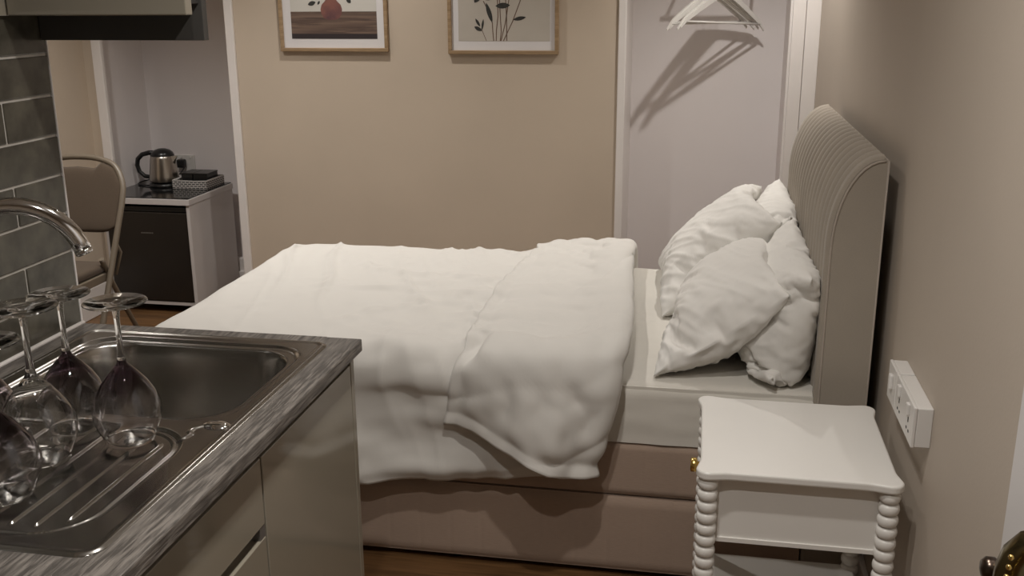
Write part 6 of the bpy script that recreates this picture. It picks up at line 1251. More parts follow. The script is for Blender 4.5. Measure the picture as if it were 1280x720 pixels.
-9,-5,13,-12,-1,8,-7,11,8,0,-1,1,1,-1,0,0,0,0,0,1,-3,2,-1,-4,5,0,-4,2,
-6,2,-1,-8,7,7,-18,21,5,1,-2,1,1,-1,0,0,1,-1,1,-1,-2,3,-1,-1,0,0,-3,0,
-4,2,-1,-12,12,8,-6,-4,15,2,0,-2,1,1,-1,1,-1,1,0,-3,3,0,-1,0,0,-2,-2,-1,
-3,3,-6,-2,10,-9,10,0,6,3,1,-1,0,1,-1,1,-1,1,-1,1,-1,1,-1,0,0,0,-3,-6,
-3,2,-4,-1,5,-3,6,2,5,3,0,1,-1,1,-1,1,0,0,-1,0,1,-1,1,0,-1,0,-5,-3,
1,-1,-2,4,0,-2,5,4,4,2,2,-1,1,-1,1,0,-1,1,0,-1,0,1,0,-1,1,-1,-5,-4,
-3,5,-9,3,3,-2,2,6,4,2,1,1,-1,1,0,-1,1,0,-1,1,-1,1,0,-1,1,-1,-5,-4,
4,2,-7,5,2,-3,3,6,3,4,0,0,1,0,-1,1,0,-1,1,0,-1,1,0,-1,1,-1,-5,-4,
-2,-2,3,3,-5,-2,7,3,4,3,1,1,0,-1,1,0,-1,1,0,-1,1,0,-1,1,0,-1,-5,-6,
3,-3,3,0,-2,8,-5,4,5,5,0,1,-1,1,0,0,-1,1,0,-1,1,0,-1,1,0,-1,-5,-6,
-4,0,1,-3,4,-3,4,3,6,2,2,-1,1,0,0,-1,1,0,-1,1,0,-1,1,0,0,-2,-4,-5,
0,-1,3,-2,0,-2,5,5,3,3,1,1,0,0,-1,1,0,-1,1,0,0,-1,1,0,-1,0,-7,-1,
2,1,-2,-2,3,1,1,6,3,3,1,1,0,-1,1,0,0,-1,1,0,-1,1,0,0,-1,0,-5,-7,
-2,3,-5,0,3,-2,4,5,3,2,3,0,-1,1,0,0,-1,1,0,-1,1,0,0,-1,1,-2,-3,-5,
1,0,-2,2,0,1,2,4,3,4,2,-1,1,0,0,-1,1,0,-1,1,0,0,-1,1,0,-3,-1,-5,
1,-2,3,-2,2,-2,4,4,3,4,2,-1,1,0,-1,1,0,0,-1,1,0,-1,1,0,-1,-1,-3,-3,
0,1,-3,0,2,1,3,2,4,4,1,1,0,-1,1,0,0,-1,1,0,-1,1,0,-1,1,-3,-2,-7,
5,-1,-3,5,-4,4,4,0,3,6,2,0,0,-1,1,0,-1,1,0,-1,1,-1,1,0,-1,-3,-7,7,
-4,-3,2,4,-4,4,1,0,3,7,2,0,-1,1,0,-1,1,0,0,-1,0,1,0,0,-3,-4,4,-6,
-3,2,-2,-2,2,4,-1,2,3,5,3,-1,1,0,0,-1,1,0,-1,0,1,0,0,-2,-1,1,-4,-7,
-1,0,1,-1,1,-2,5,2,4,3,2,1,0,0,-1,1,0,-1,0,1,0,0,-2,0,2,-2,-6,-6,
0,2,-3,2,-1,-2,5,4,4,2,2,1,0,-1,1,0,-1,0,1,0,-1,0,0,1,0,-2,-7,-3,
4,1,-5,3,1,2,-2,8,4,0,3,1,0,-1,1,0,-1,0,1,0,-1,0,1,-1,1,-1,-6,-3,
-1,3,-3,-1,-4,5,0,12,-1,1,2,2,-1,1,0,-1,1,-1,1,0,-1,1,-1,1,-1,0,-4,-3,
-3,0,1,0,-2,0,3,5,5,1,2,0,1,0,-1,1,0,-1,1,0,-1,1,-1,1,0,-2,-2,-4,
0,5,-9,4,0,-1,6,-3,11,1,1,0,1,0,-1,1,0,-1,1,0,-1,1,0,-1,1,-1,-3,-5,
3,4,-8,1,4,3,-7,8,8,1,1,0,1,0,-1,1,0,0,-1,1,-1,1,0,0,-1,0,-3,-3,
-3,6,-6,3,-5,-2,4,7,3,4,1,1,-1,1,-1,1,0,0,-1,1,0,-1,1,0,-1,0,-3,-3,
-1,1,2,-6,10,-12,6,8,-1,7,0,0,0,1,-1,1,0,0,-1,1,0,0,-1,1,0,-2,-2,-2,
1,0,0,7,-9,6,-10,17,-4,8,-1,1,1,-1,1,-1,1,0,0,-1,1,0,0,-1,1,-1,-4,0,
2,-1,10,-7,-6,-4,13,2,4,3,0,1,0,0,1,0,-1,1,0,0,-1,1,0,-1,1,-2,-2,0,
8,-6,13,-11,4,-4,9,1,5,1,3,0,0,0,0,1,0,-1,1,0,0,-1,1,0,-1,0,-2,-2,
8,-4,2,3,-5,5,-6,12,6,1,1,-1,2,-2,2,-1,0,1,0,-1,1,0,-1,1,0,-1,-1,-6,
12,-13,17,-1,-15,5,11,-1,12,0,0,0,-1,1,-1,1,1,-1,0,1,-1,1,0,-1,1,-1,0,-3,
-4,-3,-12,19,-3,-14,17,8,3,0,0,-1,0,1,-1,1,0,0,0,0,0,0,1,0,-1,1,-2,0,
-15,6,-17,8,8,-5,0,13,2,-1,0,1,-2,1,1,0,0,0,0,1,-1,-2,2,0,1,0,-1,-1,
-11,5,-6,2,3,-1,-3,14,0,1,0,-1,-1,1,1,0,0,0,0,0,-1,0,1,0,0,-1,1,0)),
(
(1141,14,1,-1,-1,1,-1,1,-1,0,-3,4,-2,2,-4,3,0,0,0,0,0,0,-1,0,0,1,0,0,
0,6,4,4,0,0,0,2,-1,-8,7,0,0,0,-9,8,0,1,-3,3,-2,0,1,-2,3,0,-1,4,
2,-4,14,2,2,1,0,0,0,-6,2,5,-2,-1,-4,0,4,-1,1,3,-7,3,0,2,0,0,1,1,
3,-10,17,4,1,2,2,-1,0,-5,0,5,0,-3,-1,-1,1,1,2,2,-3,-4,3,2,0,1,0,-2,
-2,-8,10,7,2,2,2,0,1,-6,-1,6,1,-5,0,4,-8,6,1,1,0,-6,4,0,3,-1,1,-4,
-1,-7,6,8,4,-1,3,3,-1,-5,0,5,0,-5,5,-3,-3,4,1,1,-1,-2,0,3,0,0,2,-5,
1,-9,8,6,3,2,1,3,1,-4,-1,5,-2,3,-4,-2,2,1,2,-1,1,-4,3,1,1,-1,1,-6,
0,-10,9,4,4,3,-2,4,3,-4,1,1,2,1,-1,-7,3,3,0,2,-4,2,1,0,0,1,1,-12,
1,-11,9,5,2,2,2,0,3,1,0,1,0,3,-2,-7,4,2,1,-1,0,0,2,-1,0,1,1,-11,
0,-11,9,4,2,3,1,2,1,0,2,0,1,1,0,-5,5,-2,1,0,0,2,-1,0,0,2,-1,-8,
0,-10,9,-1,7,1,2,1,1,2,0,1,0,0,2,-3,5,-5,1,2,0,0,0,0,1,2,-4,-4,
1,-9,6,1,6,2,1,2,0,2,1,1,0,-1,1,2,2,-5,2,1,0,0,0,0,1,2,-1,-12,
1,-12,10,3,0,4,2,2,0,2,0,1,1,0,0,2,1,-4,3,0,0,0,0,0,2,1,-2,-15,
-1,-11,9,2,2,2,3,1,1,2,0,1,0,2,-1,1,1,-1,0,1,0,0,0,0,2,2,-3,-10,
-2,-6,1,4,3,4,-1,2,2,1,2,0,0,2,-1,0,2,0,-1,1,0,0,0,0,3,0,-2,-7,
2,-8,4,2,4,2,4,-1,-1,4,2,0,1,0,0,1,1,-1,0,1,0,0,0,0,4,-1,-5,0,
4,-12,9,5,-1,2,-4,9,1,2,0,2,0,0,0,1,0,0,1,0,0,0,0,0,3,0,-7,4,
-4,-6,9,-3,-2,2,-1,9,1,1,1,2,0,0,0,1,0,0,1,-1,1,0,0,0,4,-2,-1,-6,
5,-3,2,-1,0,0,1,11,-2,1,1,2,1,1,-1,1,0,0,1,-1,1,0,0,0,3,-2,2,-14,
-8,-5,3,0,1,2,5,1,2,0,2,1,1,1,0,-1,1,1,-1,1,-1,1,0,1,2,-4,4,-7,
-3,-1,-2,-1,2,10,-2,0,0,4,1,0,2,0,1,0,0,0,0,1,0,-1,1,1,2,-3,1,-2,
-1,-8,8,0,-1,5,3,2,-2,3,-1,3,1,0,0,1,0,1,-1,1,-1,1,0,1,2,0,-4,-5,
1,-12,11,0,4,1,3,1,0,0,3,2,0,0,0,1,0,0,1,0,-1,1,0,1,2,0,-9,-1,
-3,-11,10,2,1,3,1,1,2,1,1,1,1,0,0,1,0,0,1,0,0,-1,1,0,4,-2,0,-10,
-2,-8,8,0,-1,6,1,2,2,0,2,-1,2,0,0,0,2,0,0,0,-1,1,0,-1,5,-3,1,-12,
-1,-9,6,3,3,2,2,1,2,1,0,1,0,1,0,1,0,1,0,0,0,0,0,-1,3,1,0,-14,
-3,-4,-2,6,4,0,4,0,2,1,1,-1,1,1,1,0,1,-1,1,0,0,0,0,0,2,1,-1,-13,
-1,-5,1,2,5,4,0,3,0,1,1,1,1,-4,4,0,2,-3,1,1,0,0,0,0,2,1,0,-8,
-2,-8,6,2,3,4,1,3,0,0,2,2,-5,2,1,1,3,-3,-2,2,2,-1,0,0,1,2,0,-7,
-1,-10,9,2,2,5,2,2,-2,3,3,-3,-4,4,-2,3,2,0,-4,1,1,2,-1,0,1,1,0,-9,
-2,-10,9,2,5,3,1,4,-4,5,1,-7,2,3,-4,3,2,2,-3,-2,1,2,0,0,1,1,0,-3,
-1,-12,11,5,2,5,0,2,-1,5,-4,-3,2,2,-2,3,-5,5,1,-3,-2,3,1,1,-1,2,-2,3,
-2,-13,14,4,4,3,-2,4,0,2,-4,-1,3,-3,4,1,-7,3,2,2,-5,1,4,-2,2,0,0,2,
0,-16,20,4,2,2,3,-1,-4,7,-6,1,2,0,-1,3,-6,3,-2,3,-3,2,1,1,0,1,2,-3,
-3,-13,18,4,4,0,3,-1,-5,3,-1,1,1,1,-2,3,-4,1,-2,-2,3,2,1,-3,2,2,1,-2,
-3,-10,18,3,3,0,2,0,-5,-1,4,1,-1,-1,0,3,-5,3,-3,-3,4,1,1,1,-4,3,3,1,
-3,-4,16,0,1,2,0,1,-4,-2,5,0,-5,5,-2,3,-3,-1,-1,-1,4,-3,1,1,1,-4,6,3,
-1,4,9,-1,2,1,-1,2,-4,-2,6,-1,-7,6,1,0,0,-6,4,-1,2,-1,-3,1,0,1,0,8,
2,14,-8,10,0,-1,-3,1,1,0,0,0,-2,-3,6,-2,1,1,-4,1,1,3,-7,2,0,1,0,1,
27,14,1,-1,-1,1,-1,1,-1,0,-3,4,-2,2,-4,3,0,0,0,0,0,0,-1,0,0,1,0,0,
0,19,-4,2,-1,-2,0,0,-1,1,-5,4,1,0,-3,-1,4,0,0,-1,-1,0,2,-2,-2,3,-5,-9,
2,19,-2,-1,1,0,-2,-1,0,1,-3,-1,3,-2,-2,3,2,-2,1,-1,0,0,-2,-2,-1,-2,-3,-4,
3,17,1,-1,-1,2,-1,-2,0,-1,-2,3,-2,-2,3,-2,3,-2,-1,0,-1,-3,-1,-2,3,-7,4,-5,
-2,20,-2,0,-1,0,0,0,-1,-1,-3,2,2,-3,0,1,-2,-1,-1,-2,-1,-2,-1,1,3,-6,2,1,
-1,20,-1,-1,0,0,-1,0,-1,1,-2,0,-1,-1,0,-2,-1,-1,-2,-1,-3,1,0,4,-2,-3,0,7,
1,19,0,-1,0,1,-1,-2,0,1,-2,0,-1,0,-3,0,-3,-2,-1,-2,1,-1,2,2,-3,2,-1,5,
0,19,0,-1,0,1,-1,0,-2,0,-1,0,-1,0,-4,-3,-2,0,-1,0,-1,0,1,3,-2,1,-2,8,
1,18,1,-1,0,1,-1,0,-1,-2,1,-1,-1,-2,-5,-4,1,1,0,-1,-1,1,-1,2,1,1,1,5,
0,18,1,-1,0,1,-1,0,-1,-1,0,-1,-2,-7,-1,-1,0,1,-1,1,-1,-1,2,0,3,-1,-1,10,
0,19,-1,0,0,1,-1,0,-1,-1,0,-2,-2,-3,-5,-5,4,2,-1,1,-1,1,0,0,3,-3,5,6,
1,18,0,0,0,1,-1,0,0,-2,-1,-1,-3,-1,-8,-1,0,2,1,0,1,0,0,1,1,-1,3,6,
1,17,1,0,1,-1,0,1,-2,-1,-1,-2,-2,-2,-4,-5,1,1,1,0,1,1,0,2,1,-2,2,3,
-1,18,0,0,0,1,-1,0,0,-2,-2,-1,-2,-3,-2,-4,-1,0,0,2,0,1,2,1,1,-2,5,3,
-2,20,-2,0,0,0,1,-1,-1,-1,-1,-2,-3,-3,-1,-2,-3,0,0,1,0,1,3,1,0,4,0,3,
2,20,-3,1,-2,3,-1,0,0,-2,-2,-2,-1,-3,-2,-2,-2,-2,1,0,0,2,2,1,5,0,2,-1,
4,14,4,-1,1,0,0,1,-2,-1,-1,-3,-2,-2,-2,-2,-1,-2,-1,1,0,0,2,7,0,2,0,-1,
-4,16,2,1,-1,-1,2,-1,0,-2,-2,-2,-2,-2,-2,-2,-1,-1,-1,-1,1,0,1,7,2,-1,3,-2,
5,10,8,0,1,-1,0,0,0,-2,-2,-2,-2,-2,-2,-2,-2,0,0,-1,0,0,1,6,2,0,2,-5,
-8,17,1,0,1,-1,0,0,0,-2,-1,-3,-2,-3,-1,-3,0,-2,1,-1,0,0,5,0,3,2,-2,6,
-3,19,-1,0,1,-1,0,0,0,-2,-1,-3,-3,0,-4,-2,-2,0,0,0,1,2,3,1,0,4,-1,0,
-1,19,-1,0,0,1,-1,0,0,-2,-1,-3,-2,-2,-3,-3,-2,1,0,1,2,1,1,3,0,-1,5,-6,
1,19,-3,2,0,0,1,-1,0,-2,-1,-2,-5,0,-3,-5,1,0,1,2,1,0,3,0,1,0,1,-9,
-3,19,-1,0,0,0,1,-1,0,-2,-1,-2,-3,-5,-3,1,-3,3,0,1,2,1,1,-1,3,-3,5,-8,
-2,20,-3,1,1,-1,0,1,-2,-1,-1,-1,-3,-5,-5,1,-2,3,1,2,0,1,0,1,2,-2,3,-12,
-1,19,-1,0,0,1,-1,0,-1,-1,0,-2,-4,-4,-1,-5,1,2,2,0,3,-2,3,-3,2,0,6,-17,
-3,20,-2,0,1,-1,0,0,0,-2,-1,0,-3,-6,-1,-4,-1,4,1,1,0,3,-4,3,-2,5,1,-15,
-1,19,-1,1,-1,0,1,-1,-1,-1,-1,0,-2,-6,-2,-3,0,2,1,2,-2,4,-3,2,-3,7,-10,9,
-2,19,0,-1,0,1,-1,0,-1,-1,-1,0,-2,-2,-6,-1,-3,3,2,0,0,1,-1,3,-2,0,-1,3,
-1,19,-1,0,1,-1,0,0,-1,-1,-1,0,-1,-2,-4,-5,-1,3,0,1,1,1,-2,-2,3,2,3,-14,
-2,19,-1,1,-1,0,1,-2,0,-2,0,0,-1,0,-3,-8,0,3,0,0,0,1,0,-1,-1,3,6,-13,
-1,19,-1,0,0,1,-1,-1,-1,-1,0,0,0,-1,-1,-5,-4,2,0,0,0,-1,1,2,-3,5,1,-10,
-2,19,-1,0,1,-1,0,-2,-1,0,1,-1,-1,1,-2,0,-5,-1,-2,1,0,0,-2,4,-1,0,3,-9,
0,17,1,0,1,-1,-3,1,0,0,-1,0,0,-1,0,-1,-1,-3,-1,-1,-1,-2,2,0,1,-1,3,-9,
-3,18,0,1,-2,-2,2,-1,0,-1,1,-1,-1,0,-1,0,0,0,-2,-2,-1,-2,0,0,-1,-2,7,-12,
-3,19,0,-3,-2,3,0,-1,-1,-1,0,1,-1,-1,0,-1,3,-2,0,0,-1,-4,0,-1,-1,-1,-2,-1,
-3,20,-4,-3,5,-1,-2,-1,0,1,-1,-1,1,-2,1,0,1,0,-2,1,1,-2,-1,-1,-2,-1,-3,-4,
-1,16,-4,6,-2,0,-2,-3,4,0,-1,-1,1,-4,3,2,-1,-1,-1,1,0,0,-1,0,-1,-2,1,-9,
2,14,-8,10,0,-1,-3,1,1,0,0,0,-2,-3,6,-2,1,1,-4,1,1,3,-7,2,0,1,0,1),
(1256,4,1,2,1,1,-7,-5,6,2,5,-7,-12,12,-4,0,0,0,1,3,-6,4,0,-5,-1,2,1,0,
18,0,1,4,4,-7,2,4,-3,-10,9,0,0,-1,-11,6,2,2,-7,6,-3,5,-6,-1,2,3,-4,8,
17,-2,3,1,3,1,0,-1,3,-12,3,9,-4,-3,-6,0,5,-3,2,5,-8,2,0,1,2,-3,3,5,
17,-1,0,3,0,2,4,-2,0,-8,-1,9,2,-11,0,0,-1,3,2,2,-4,-4,4,1,-1,1,2,4,
17,-1,0,2,0,1,4,0,1,-9,-1,9,1,-10,0,4,-7,5,2,0,1,-6,2,2,0,1,1,3,
18,-1,0,1,1,-1,3,3,2,-11,0,8,0,-8,5,-3,-4,5,0,1,0,-2,-1,2,1,0,2,2,
17,-1,0,1,0,1,-1,5,2,-10,1,6,-5,6,-4,-4,1,2,1,-1,2,-5,4,-1,1,0,3,0,
18,-1,0,0,1,1,-2,3,4,-7,0,1,3,2,-3,-6,2,2,1,0,-1,-1,2,0,0,0,3,-2,
17,0,-1,0,0,1,0,0,1,0,0,0,1,3,-3,-5,1,3,0,-1,0,1,-1,1,0,1,2,-4,
17,0,-1,1,-1,1,-1,2,-1,0,1,0,0,2,1,-7,3,0,1,-1,1,-1,1,0,0,1,2,-4,
18,0,-1,0,1,-1,1,0,0,1,-1,1,0,0,2,-5,4,-2,0,1,0,-1,1,0,0,2,-1,0,
18,-1,0,1,-1,1,0,0,0,0,0,1,0,-1,1,0,1,-2,0,1,0,0,-1,1,0,2,-1,0,
17,0,-1,1,-1,0,1,0,0,0,1,-1,1,0,-1,1,1,-2,0,1,0,0,0,-1,2,0,0,-2,
17,0,0,-1,0,1,0,0,0,0,0,1,-1,1,0,0,0,-1,1,0,-1,1,0,0,0,1,0,-2,
18,0,-1,1,-1,1,-1,1,0,0,1,-1,1,0,-1,1,0,0,-1,1,0,0,-1,1,1,-1,2,-3,
17,-1,1,0,0,-1,1,0,-1,2,-1,1,0,-1,1,0,0,-1,1,0,-1,1,0,0,0,1,0,-2,
16,1,-1,-1,1,-1,0,2,-1,1,-1,1,-1,1,0,-1,1,0,0,-1,1,0,0,-1,2,0,-2,2,
16,2,-3,0,1,0,0,0,1,-1,1,-1,1,0,-1,1,0,-1,1,0,0,-1,1,0,0,1,-2,2,
17,1,-1,0,0,0,0,0,0,1,-1,1,0,-1,1,0,-1,1,0,0,-1,1,0,0,-1,1,1,-2,
15,0,0,0,0,2,-1,-1,1,-1,1,0,-1,1,0,-1,1,0,0,-1,1,0,0,-1,1,0,0,-1,
18,0,0,0,0,1,-1,1,0,0,0,-1,1,0,-1,1,0,0,-1,1,0,-1,1,0,0,-1,1,0,
17,-2,3,0,-1,1,0,0,0,0,-1,1,0,-1,1,0,0,-1,1,0,-1,1,0,0,-1,0,0,1,
17,-1,1,1,0,0,-1,1,0,0,0,0,-1,1,0,0,-1,1,0,-1,1,0,0,-1,1,-1,-1,1,
17,-1,2,-1,1,0,0,0,0,0,-1,1,0,0,-1,1,0,0,-1,1,0,-1,1,0,-1,0,-1,0,
17,0,0,1,-1,1,0,0,0,0,0,0,0,-1,1,0,0,-1,1,0,-1,1,0,0,-1,-2,1,1,
17,1,-1,0,1,0,0,0,0,0,0,0,-1,1,0,0,-1,1,0,-1,1,0,-1,1,-1,-1,-1,3,
17,1,-1,1,0,0,0,0,0,0,-1,1,0,0,-1,1,-1,2,-2,1,-1,1,0,0,-2,0,0,1,
18,0,1,-1,1,0,0,0,0,0,0,-1,0,2,-1,-1,0,1,1,-2,1,0,-1,1,-1,-2,1,-1,
18,-1,2,0,0,0,0,0,0,0,-1,-1,3,-1,0,0,-2,2,1,-1,-1,1,0,-1,0,-1,0,-1,
17,0,0,1,0,0,0,0,0,-1,-1,1,2,-1,1,-1,-2,1,2,0,-1,-1,1,-1,1,-3,1,-1,
18,-1,2,0,0,0,0,-1,1,-2,-1,4,0,-2,3,-3,1,-2,2,1,0,-2,1,-1,1,-2,-2,0,
17,-1,2,1,-1,-1,1,-1,1,-4,3,2,-1,-1,1,-3,6,-3,-1,1,2,-2,0,-1,1,-2,-2,0,
18,-1,2,0,0,-1,1,-1,0,-4,5,1,-3,3,-3,-2,8,-2,-2,-1,2,1,-3,1,0,-1,-3,0,
17,-1,3,-1,-1,0,-3,2,4,-6,4,1,-4,1,1,-4,9,-4,4,-4,2,-1,0,-2,1,-1,-2,-1,
17,0,1,0,-2,1,-5,3,5,-3,2,-2,-1,-3,5,-4,6,-3,4,2,-4,0,-2,3,-1,-2,-2,-1,
17,1,-1,0,-1,-1,-2,0,6,2,-5,-3,4,-1,3,-7,9,-4,3,3,-2,-2,0,-3,6,-4,-2,-2,
17,1,-2,0,-1,0,-1,-1,5,2,-6,-1,7,-4,2,-6,6,1,2,1,-7,7,0,-3,0,3,-5,-3,
18,-2,-6,12,-6,-5,7,-3,5,0,-5,-1,9,-5,-1,-3,4,5,-4,0,-2,3,4,0,-2,1,-2,-6,
16,-10,9,3,-6,-4,10,0,-2,-1,0,-1,-2,3,7,-6,0,-4,9,-2,-3,-3,11,-3,0,-1,0,-1,
-653,4,1,2,1,1,-7,-5,6,2,5,-7,-12,12,-4,0,0,0,1,3,-6,4,0,-5,-1,2,1,0,
18,0,3,-1,0,5,-5,0,1,2,6,-13,-4,8,3,-3,-6,1,2,1,3,-4,-2,2,4,-6,4,-3,
17,-1,3,0,-3,2,1,2,-1,-2,6,-7,1,2,2,-5,-4,1,2,1,0,0,2,0,0,-1,-1,-2,
17,0,-1,3,-1,-1,0,1,1,2,0,-5,3,3,-6,2,-4,3,0,1,1,0,0,-1,1,-4,3,-1,
17,0,0,0,1,0,-1,0,1,0,4,-4,-3,4,1,-6,5,0,0,-1,1,-1,-1,1,2,-5,2,1,
18,0,0,0,0,1,-1,0,0,1,0,0,0,0,0,1,0,0,0,-1,-1,0,0,3,-2,-2,1,3,
17,0,0,0,0,0,1,-1,1,-1,1,0,0,0,1,0,0,-1,0,-1,0,0,0,2,-2,1,0,2,
18,0,0,0,0,0,0,0,1,0,0,-1,1,1,0,-1,0,0,-1,0,0,0,0,2,-2,1,-1,4,
17,1,-1,0,0,0,0,0,1,-1,1,0,0,0,1,-2,0,1,-1,1,-1,0,0,0,1,0,1,0,
17,1,-1,0,0,0,1,-1,0,1,0,-1,2,-2,0,1,-1,1,-1,1,-1,0,1,-1,2,-1,0,1,
18,0,1,-1,0,0,0,0,1,-1,1,0,0,0,-1,0,0,1,-1,0,1,-1,1,-1,2,-2,2,1,
18,0,0,1,-2,2,-1,0,0,1,0,0,0,-1,0,1,-1,0,0,0,1,-1,1,0,0,-1,2,1,
17,1,-1,0,0,0,1,-1,0,1,0,-1,1,0,-1,0,0,0,1,-1,0,1,-1,1,0,0,0,0,
17,1,-1,0,0,1,-1,0,1,0,-1,1,0,-1,1,-1,0,0,0,0,1,-1,1,0,0,-1,1,0,
18,1,-1,0,0,0,0,1,0,-1,1,0,-1,1,-1,1,-1,0,0,0,0,1,-1,1,0,0,0,0,
17,0,0,1,-1,0,1,0,-1,1,0,-1,1,0,-1,0,0,1,-1,0,0,0,1,-1,1,0,0,0,
16,0,1,-2,3,-2,2,-2,1,0,-1,1,0,-1,1,-1,0,0,0,1,-1,0,0,1,0,-1,1,1,
16,-1,2,1,-1,0,0,0,0,-1,1,0,-1,1,-1,1,-1,0,0,0,0,0,1,-1,1,0,0,0,
17,0,1,0,0,0,1,-2,1,0,0,-1,1,0,-1,0,1,-1,0,0,0,0,0,1,0,-1,1,-1,
15,2,-1,0,1,-1,0,0,0,0,-1,1,0,-1,1,-1,0,0,0,0,1,-1,0,0,1,0,-1,0,
18,2,-1,0,0,0,1,-1,0,-1,1,0,-1,1,-1,1,-1,0,0,0,0,0,0,1,-1,0,0,2,
17,2,-1,0,0,1,-1,0,0,0,0,0,-1,1,-1,0,0,0,0,0,1,-1,0,0,0,0,-1,3,
17,2,-1,1,-1,0,0,1,-1,0,0,-1,1,-1,1,-1,0,0,0,0,0,0,0,0,0,1,-2,1,
17,1,1,0,-1,1,-1,0,1,-1,-1,1,-1,0,1,-1,0,0,1,-1,0,0,0,0,0,0,-1,0,
17,2,0,-1,0,1,-1,1,-1,0,0,0,-1,0,0,0,1,-1,0,0,0,0,1,-2,1,0,-1,0,
17,1,2,-2,1,-1,1,-1,1,-1,0,-1,0,1,-1,0,0,1,-1,0,0,0,0,0,0,0,-1,0,
17,2,0,-1,1,0,-1,1,-1,0,0,0,-1,0,0,1,-1,0,0,0,0,0,0,0,0,0,-1,0,
18,2,-1,1,0,-1,1,0,-1,0,0,-1,1,-1,0,0,1,-1,0,-1,2,-2,1,0,0,-1,0,-1,
18,1,1,0,-1,1,0,-1,0,0,0,0,-1,0,0,0,1,-1,0,0,0,-1,1,0,0,-1,-1,2,
17,2,-1,1,0,-1,1,0,-1,0,0,-1,1,-1,0,0,1,-1,-1,1,0,-1,1,0,0,-1,-3,6,
18,1,1,0,-1,1,0,-1,1,-2,1,0,-1,0,0,0,1,-1,-1,1,0,-1,1,0,0,-2,-1,3,
17,2,-1,1,0,0,-1,1,-1,-1,1,0,-1,1,-1,0,0,-1,1,0,0,-1,1,-1,1,-2,0,2,
18,1,1,0,0,-1,1,-2,2,-2,1,0,0,-1,0,0,-1,0,1,0,0,0,0,-1,0,0,0,1,
17,2,-1,1,0,0,-3,3,-1,0,0,0,0,-1,0,0,0,-1,0,0,1,0,0,-1,1,-1,0,1,
17,2,0,0,-1,-3,5,-2,1,-1,0,-1,0,1,-1,-2,4,-2,0,-1,0,0,1,-1,1,1,-3,2,
17,3,-2,0,-4,6,-1,-1,0,-3,1,2,-1,-3,6,-6,8,-4,-1,3,-4,0,1,-1,0,1,0,0,
17,3,-3,-5,8,0,-3,-1,-2,4,-2,-3,4,-3,8,-5,4,-3,-2,3,3,-3,-2,-1,0,1,0,0,
18,-1,-4,7,0,-2,-4,-2,8,-1,-4,1,0,0,6,1,-3,0,-4,1,3,6,-4,-3,0,-2,2,-1,
16,-10,9,3,-6,-4,10,0,-2,-1,0,-1,-2,3,7,-6,0,-4,9,-2,-3,-3,11,-3,0,-1,0,-1),
(579,12,-3,1,-1,-1,1,3,-1,1,-2,1,-1,1,-2,3,1,0,0,0,-1,1,1,-3,1,1,0,0,
2,16,-1,-4,-3,3,-1,-6,4,8,-6,1,0,-4,8,-1,-2,0,2,-2,1,0,0,0,-1,-1,3,-13,
2,18,-2,-3,-3,0,-2,0,-2,10,-3,-7,5,0,2,2,-2,1,-1,-5,7,-1,0,-2,-1,1,-1,-16,
6,14,3,-3,0,-4,-4,2,1,6,-1,-6,-1,7,-1,1,0,-1,-1,-2,2,4,-3,-1,0,-1,-1,-22,
-3,18,0,-2,-1,-2,-5,0,-1,8,0,-7,0,6,-1,-1,3,-2,-1,-1,-1,6,-3,-1,-1,-1,-2,-23,
0,19,-1,-1,-2,1,-5,-2,-3,10,-1,-6,0,4,-3,4,1,-2,-1,-1,0,2,1,-4,1,0,-8,-18,
1,19,-1,0,-2,0,-2,-3,-4,8,0,-4,1,-5,5,2,0,-2,0,0,-3,6,-3,-2,0,1,-14,-10,
1,19,-1,0,-1,-1,0,-2,-5,5,0,-1,-3,-3,3,6,-2,-1,-2,-1,3,0,-3,0,1,-2,-13,-10,
2,18,0,0,0,-1,-1,0,-2,-1,0,-2,1,-6,4,6,-2,-2,-1,-1,3,-2,0,-1,1,-4,-13,-10,
0,18,1,-1,0,-1,0,-2,0,-1,-1,0,-1,-2,-1,6,-5,3,-2,2,-2,-1,1,-1,1,-7,-11,-11,
1,18,1,-1,0,-1,0,-1,-1,0,-2,0,0,0,-3,4,-7,6,0,-2,0,-1,0,1,-1,-10,-7,-10,
2,17,1,1,-1,-1,0,-1,0,-1,-1,-1,0,1,-2,-1,-4,7,-2,-1,0,-1,1,-1,-1,-9,-8,-10,
2,15,4,-1,0,0,-1,-1,0,-1,-1,0,0,-1,-1,-1,-1,3,-2,0,-1,1,0,-1,-4,-8,-7,-2,
0,16,2,0,1,-1,-1,0,-2,0,0,-1,-1,0,0,-1,-2,1,1,-1,0,-1,1,0,-10,-2,-7,-6,
-2,19,-1,0,0,0,-1,0,0,-2,-1,0,0,-2,1,0,-2,0,0,0,0,-1,1,0,-8,-6,-6,-8,
1,18,0,0,1,-1,-2,1,1,-3,-1,0,-1,0,0,-1,-1,1,-1,0,0,0,-1,1,-9,-3,-12,-2,
5,13,5,1,-1,0,1,-3,1,-2,-1,-1,1,-2,1,-1,0,0,-1,0,0,0,-1,1,-10,-3,-13,2,
-6,19,-1,1,-1,1,-1,-2,0,0,-2,0,-1,0,-1,0,0,0,-1,1,-2,1,0,-1,-12,2,-10,-7,
1,19,-1,0,1,-1,-1,-1,0,0,0,-3,0,0,-1,0,0,0,0,-1,0,0,-1,1,-11,-9,5,-11,
-3,21,-3,0,1,-1,-1,0,0,-2,0,-1,-1,0,-1,0,0,0,-1,1,-1,0,-1,-1,-6,-15,8,-10,
0,21,-3,0,0,-1,0,1,-1,-1,-2,1,-2,-1,1,-1,0,-1,1,-1,0,0,0,-2,-6,-14,2,-1,
1,19,-1,0,1,-2,0,0,0,-2,1,-2,-1,0,-1,0,0,0,-1,0,0,0,0,-1,-7,-8,-6,-5,
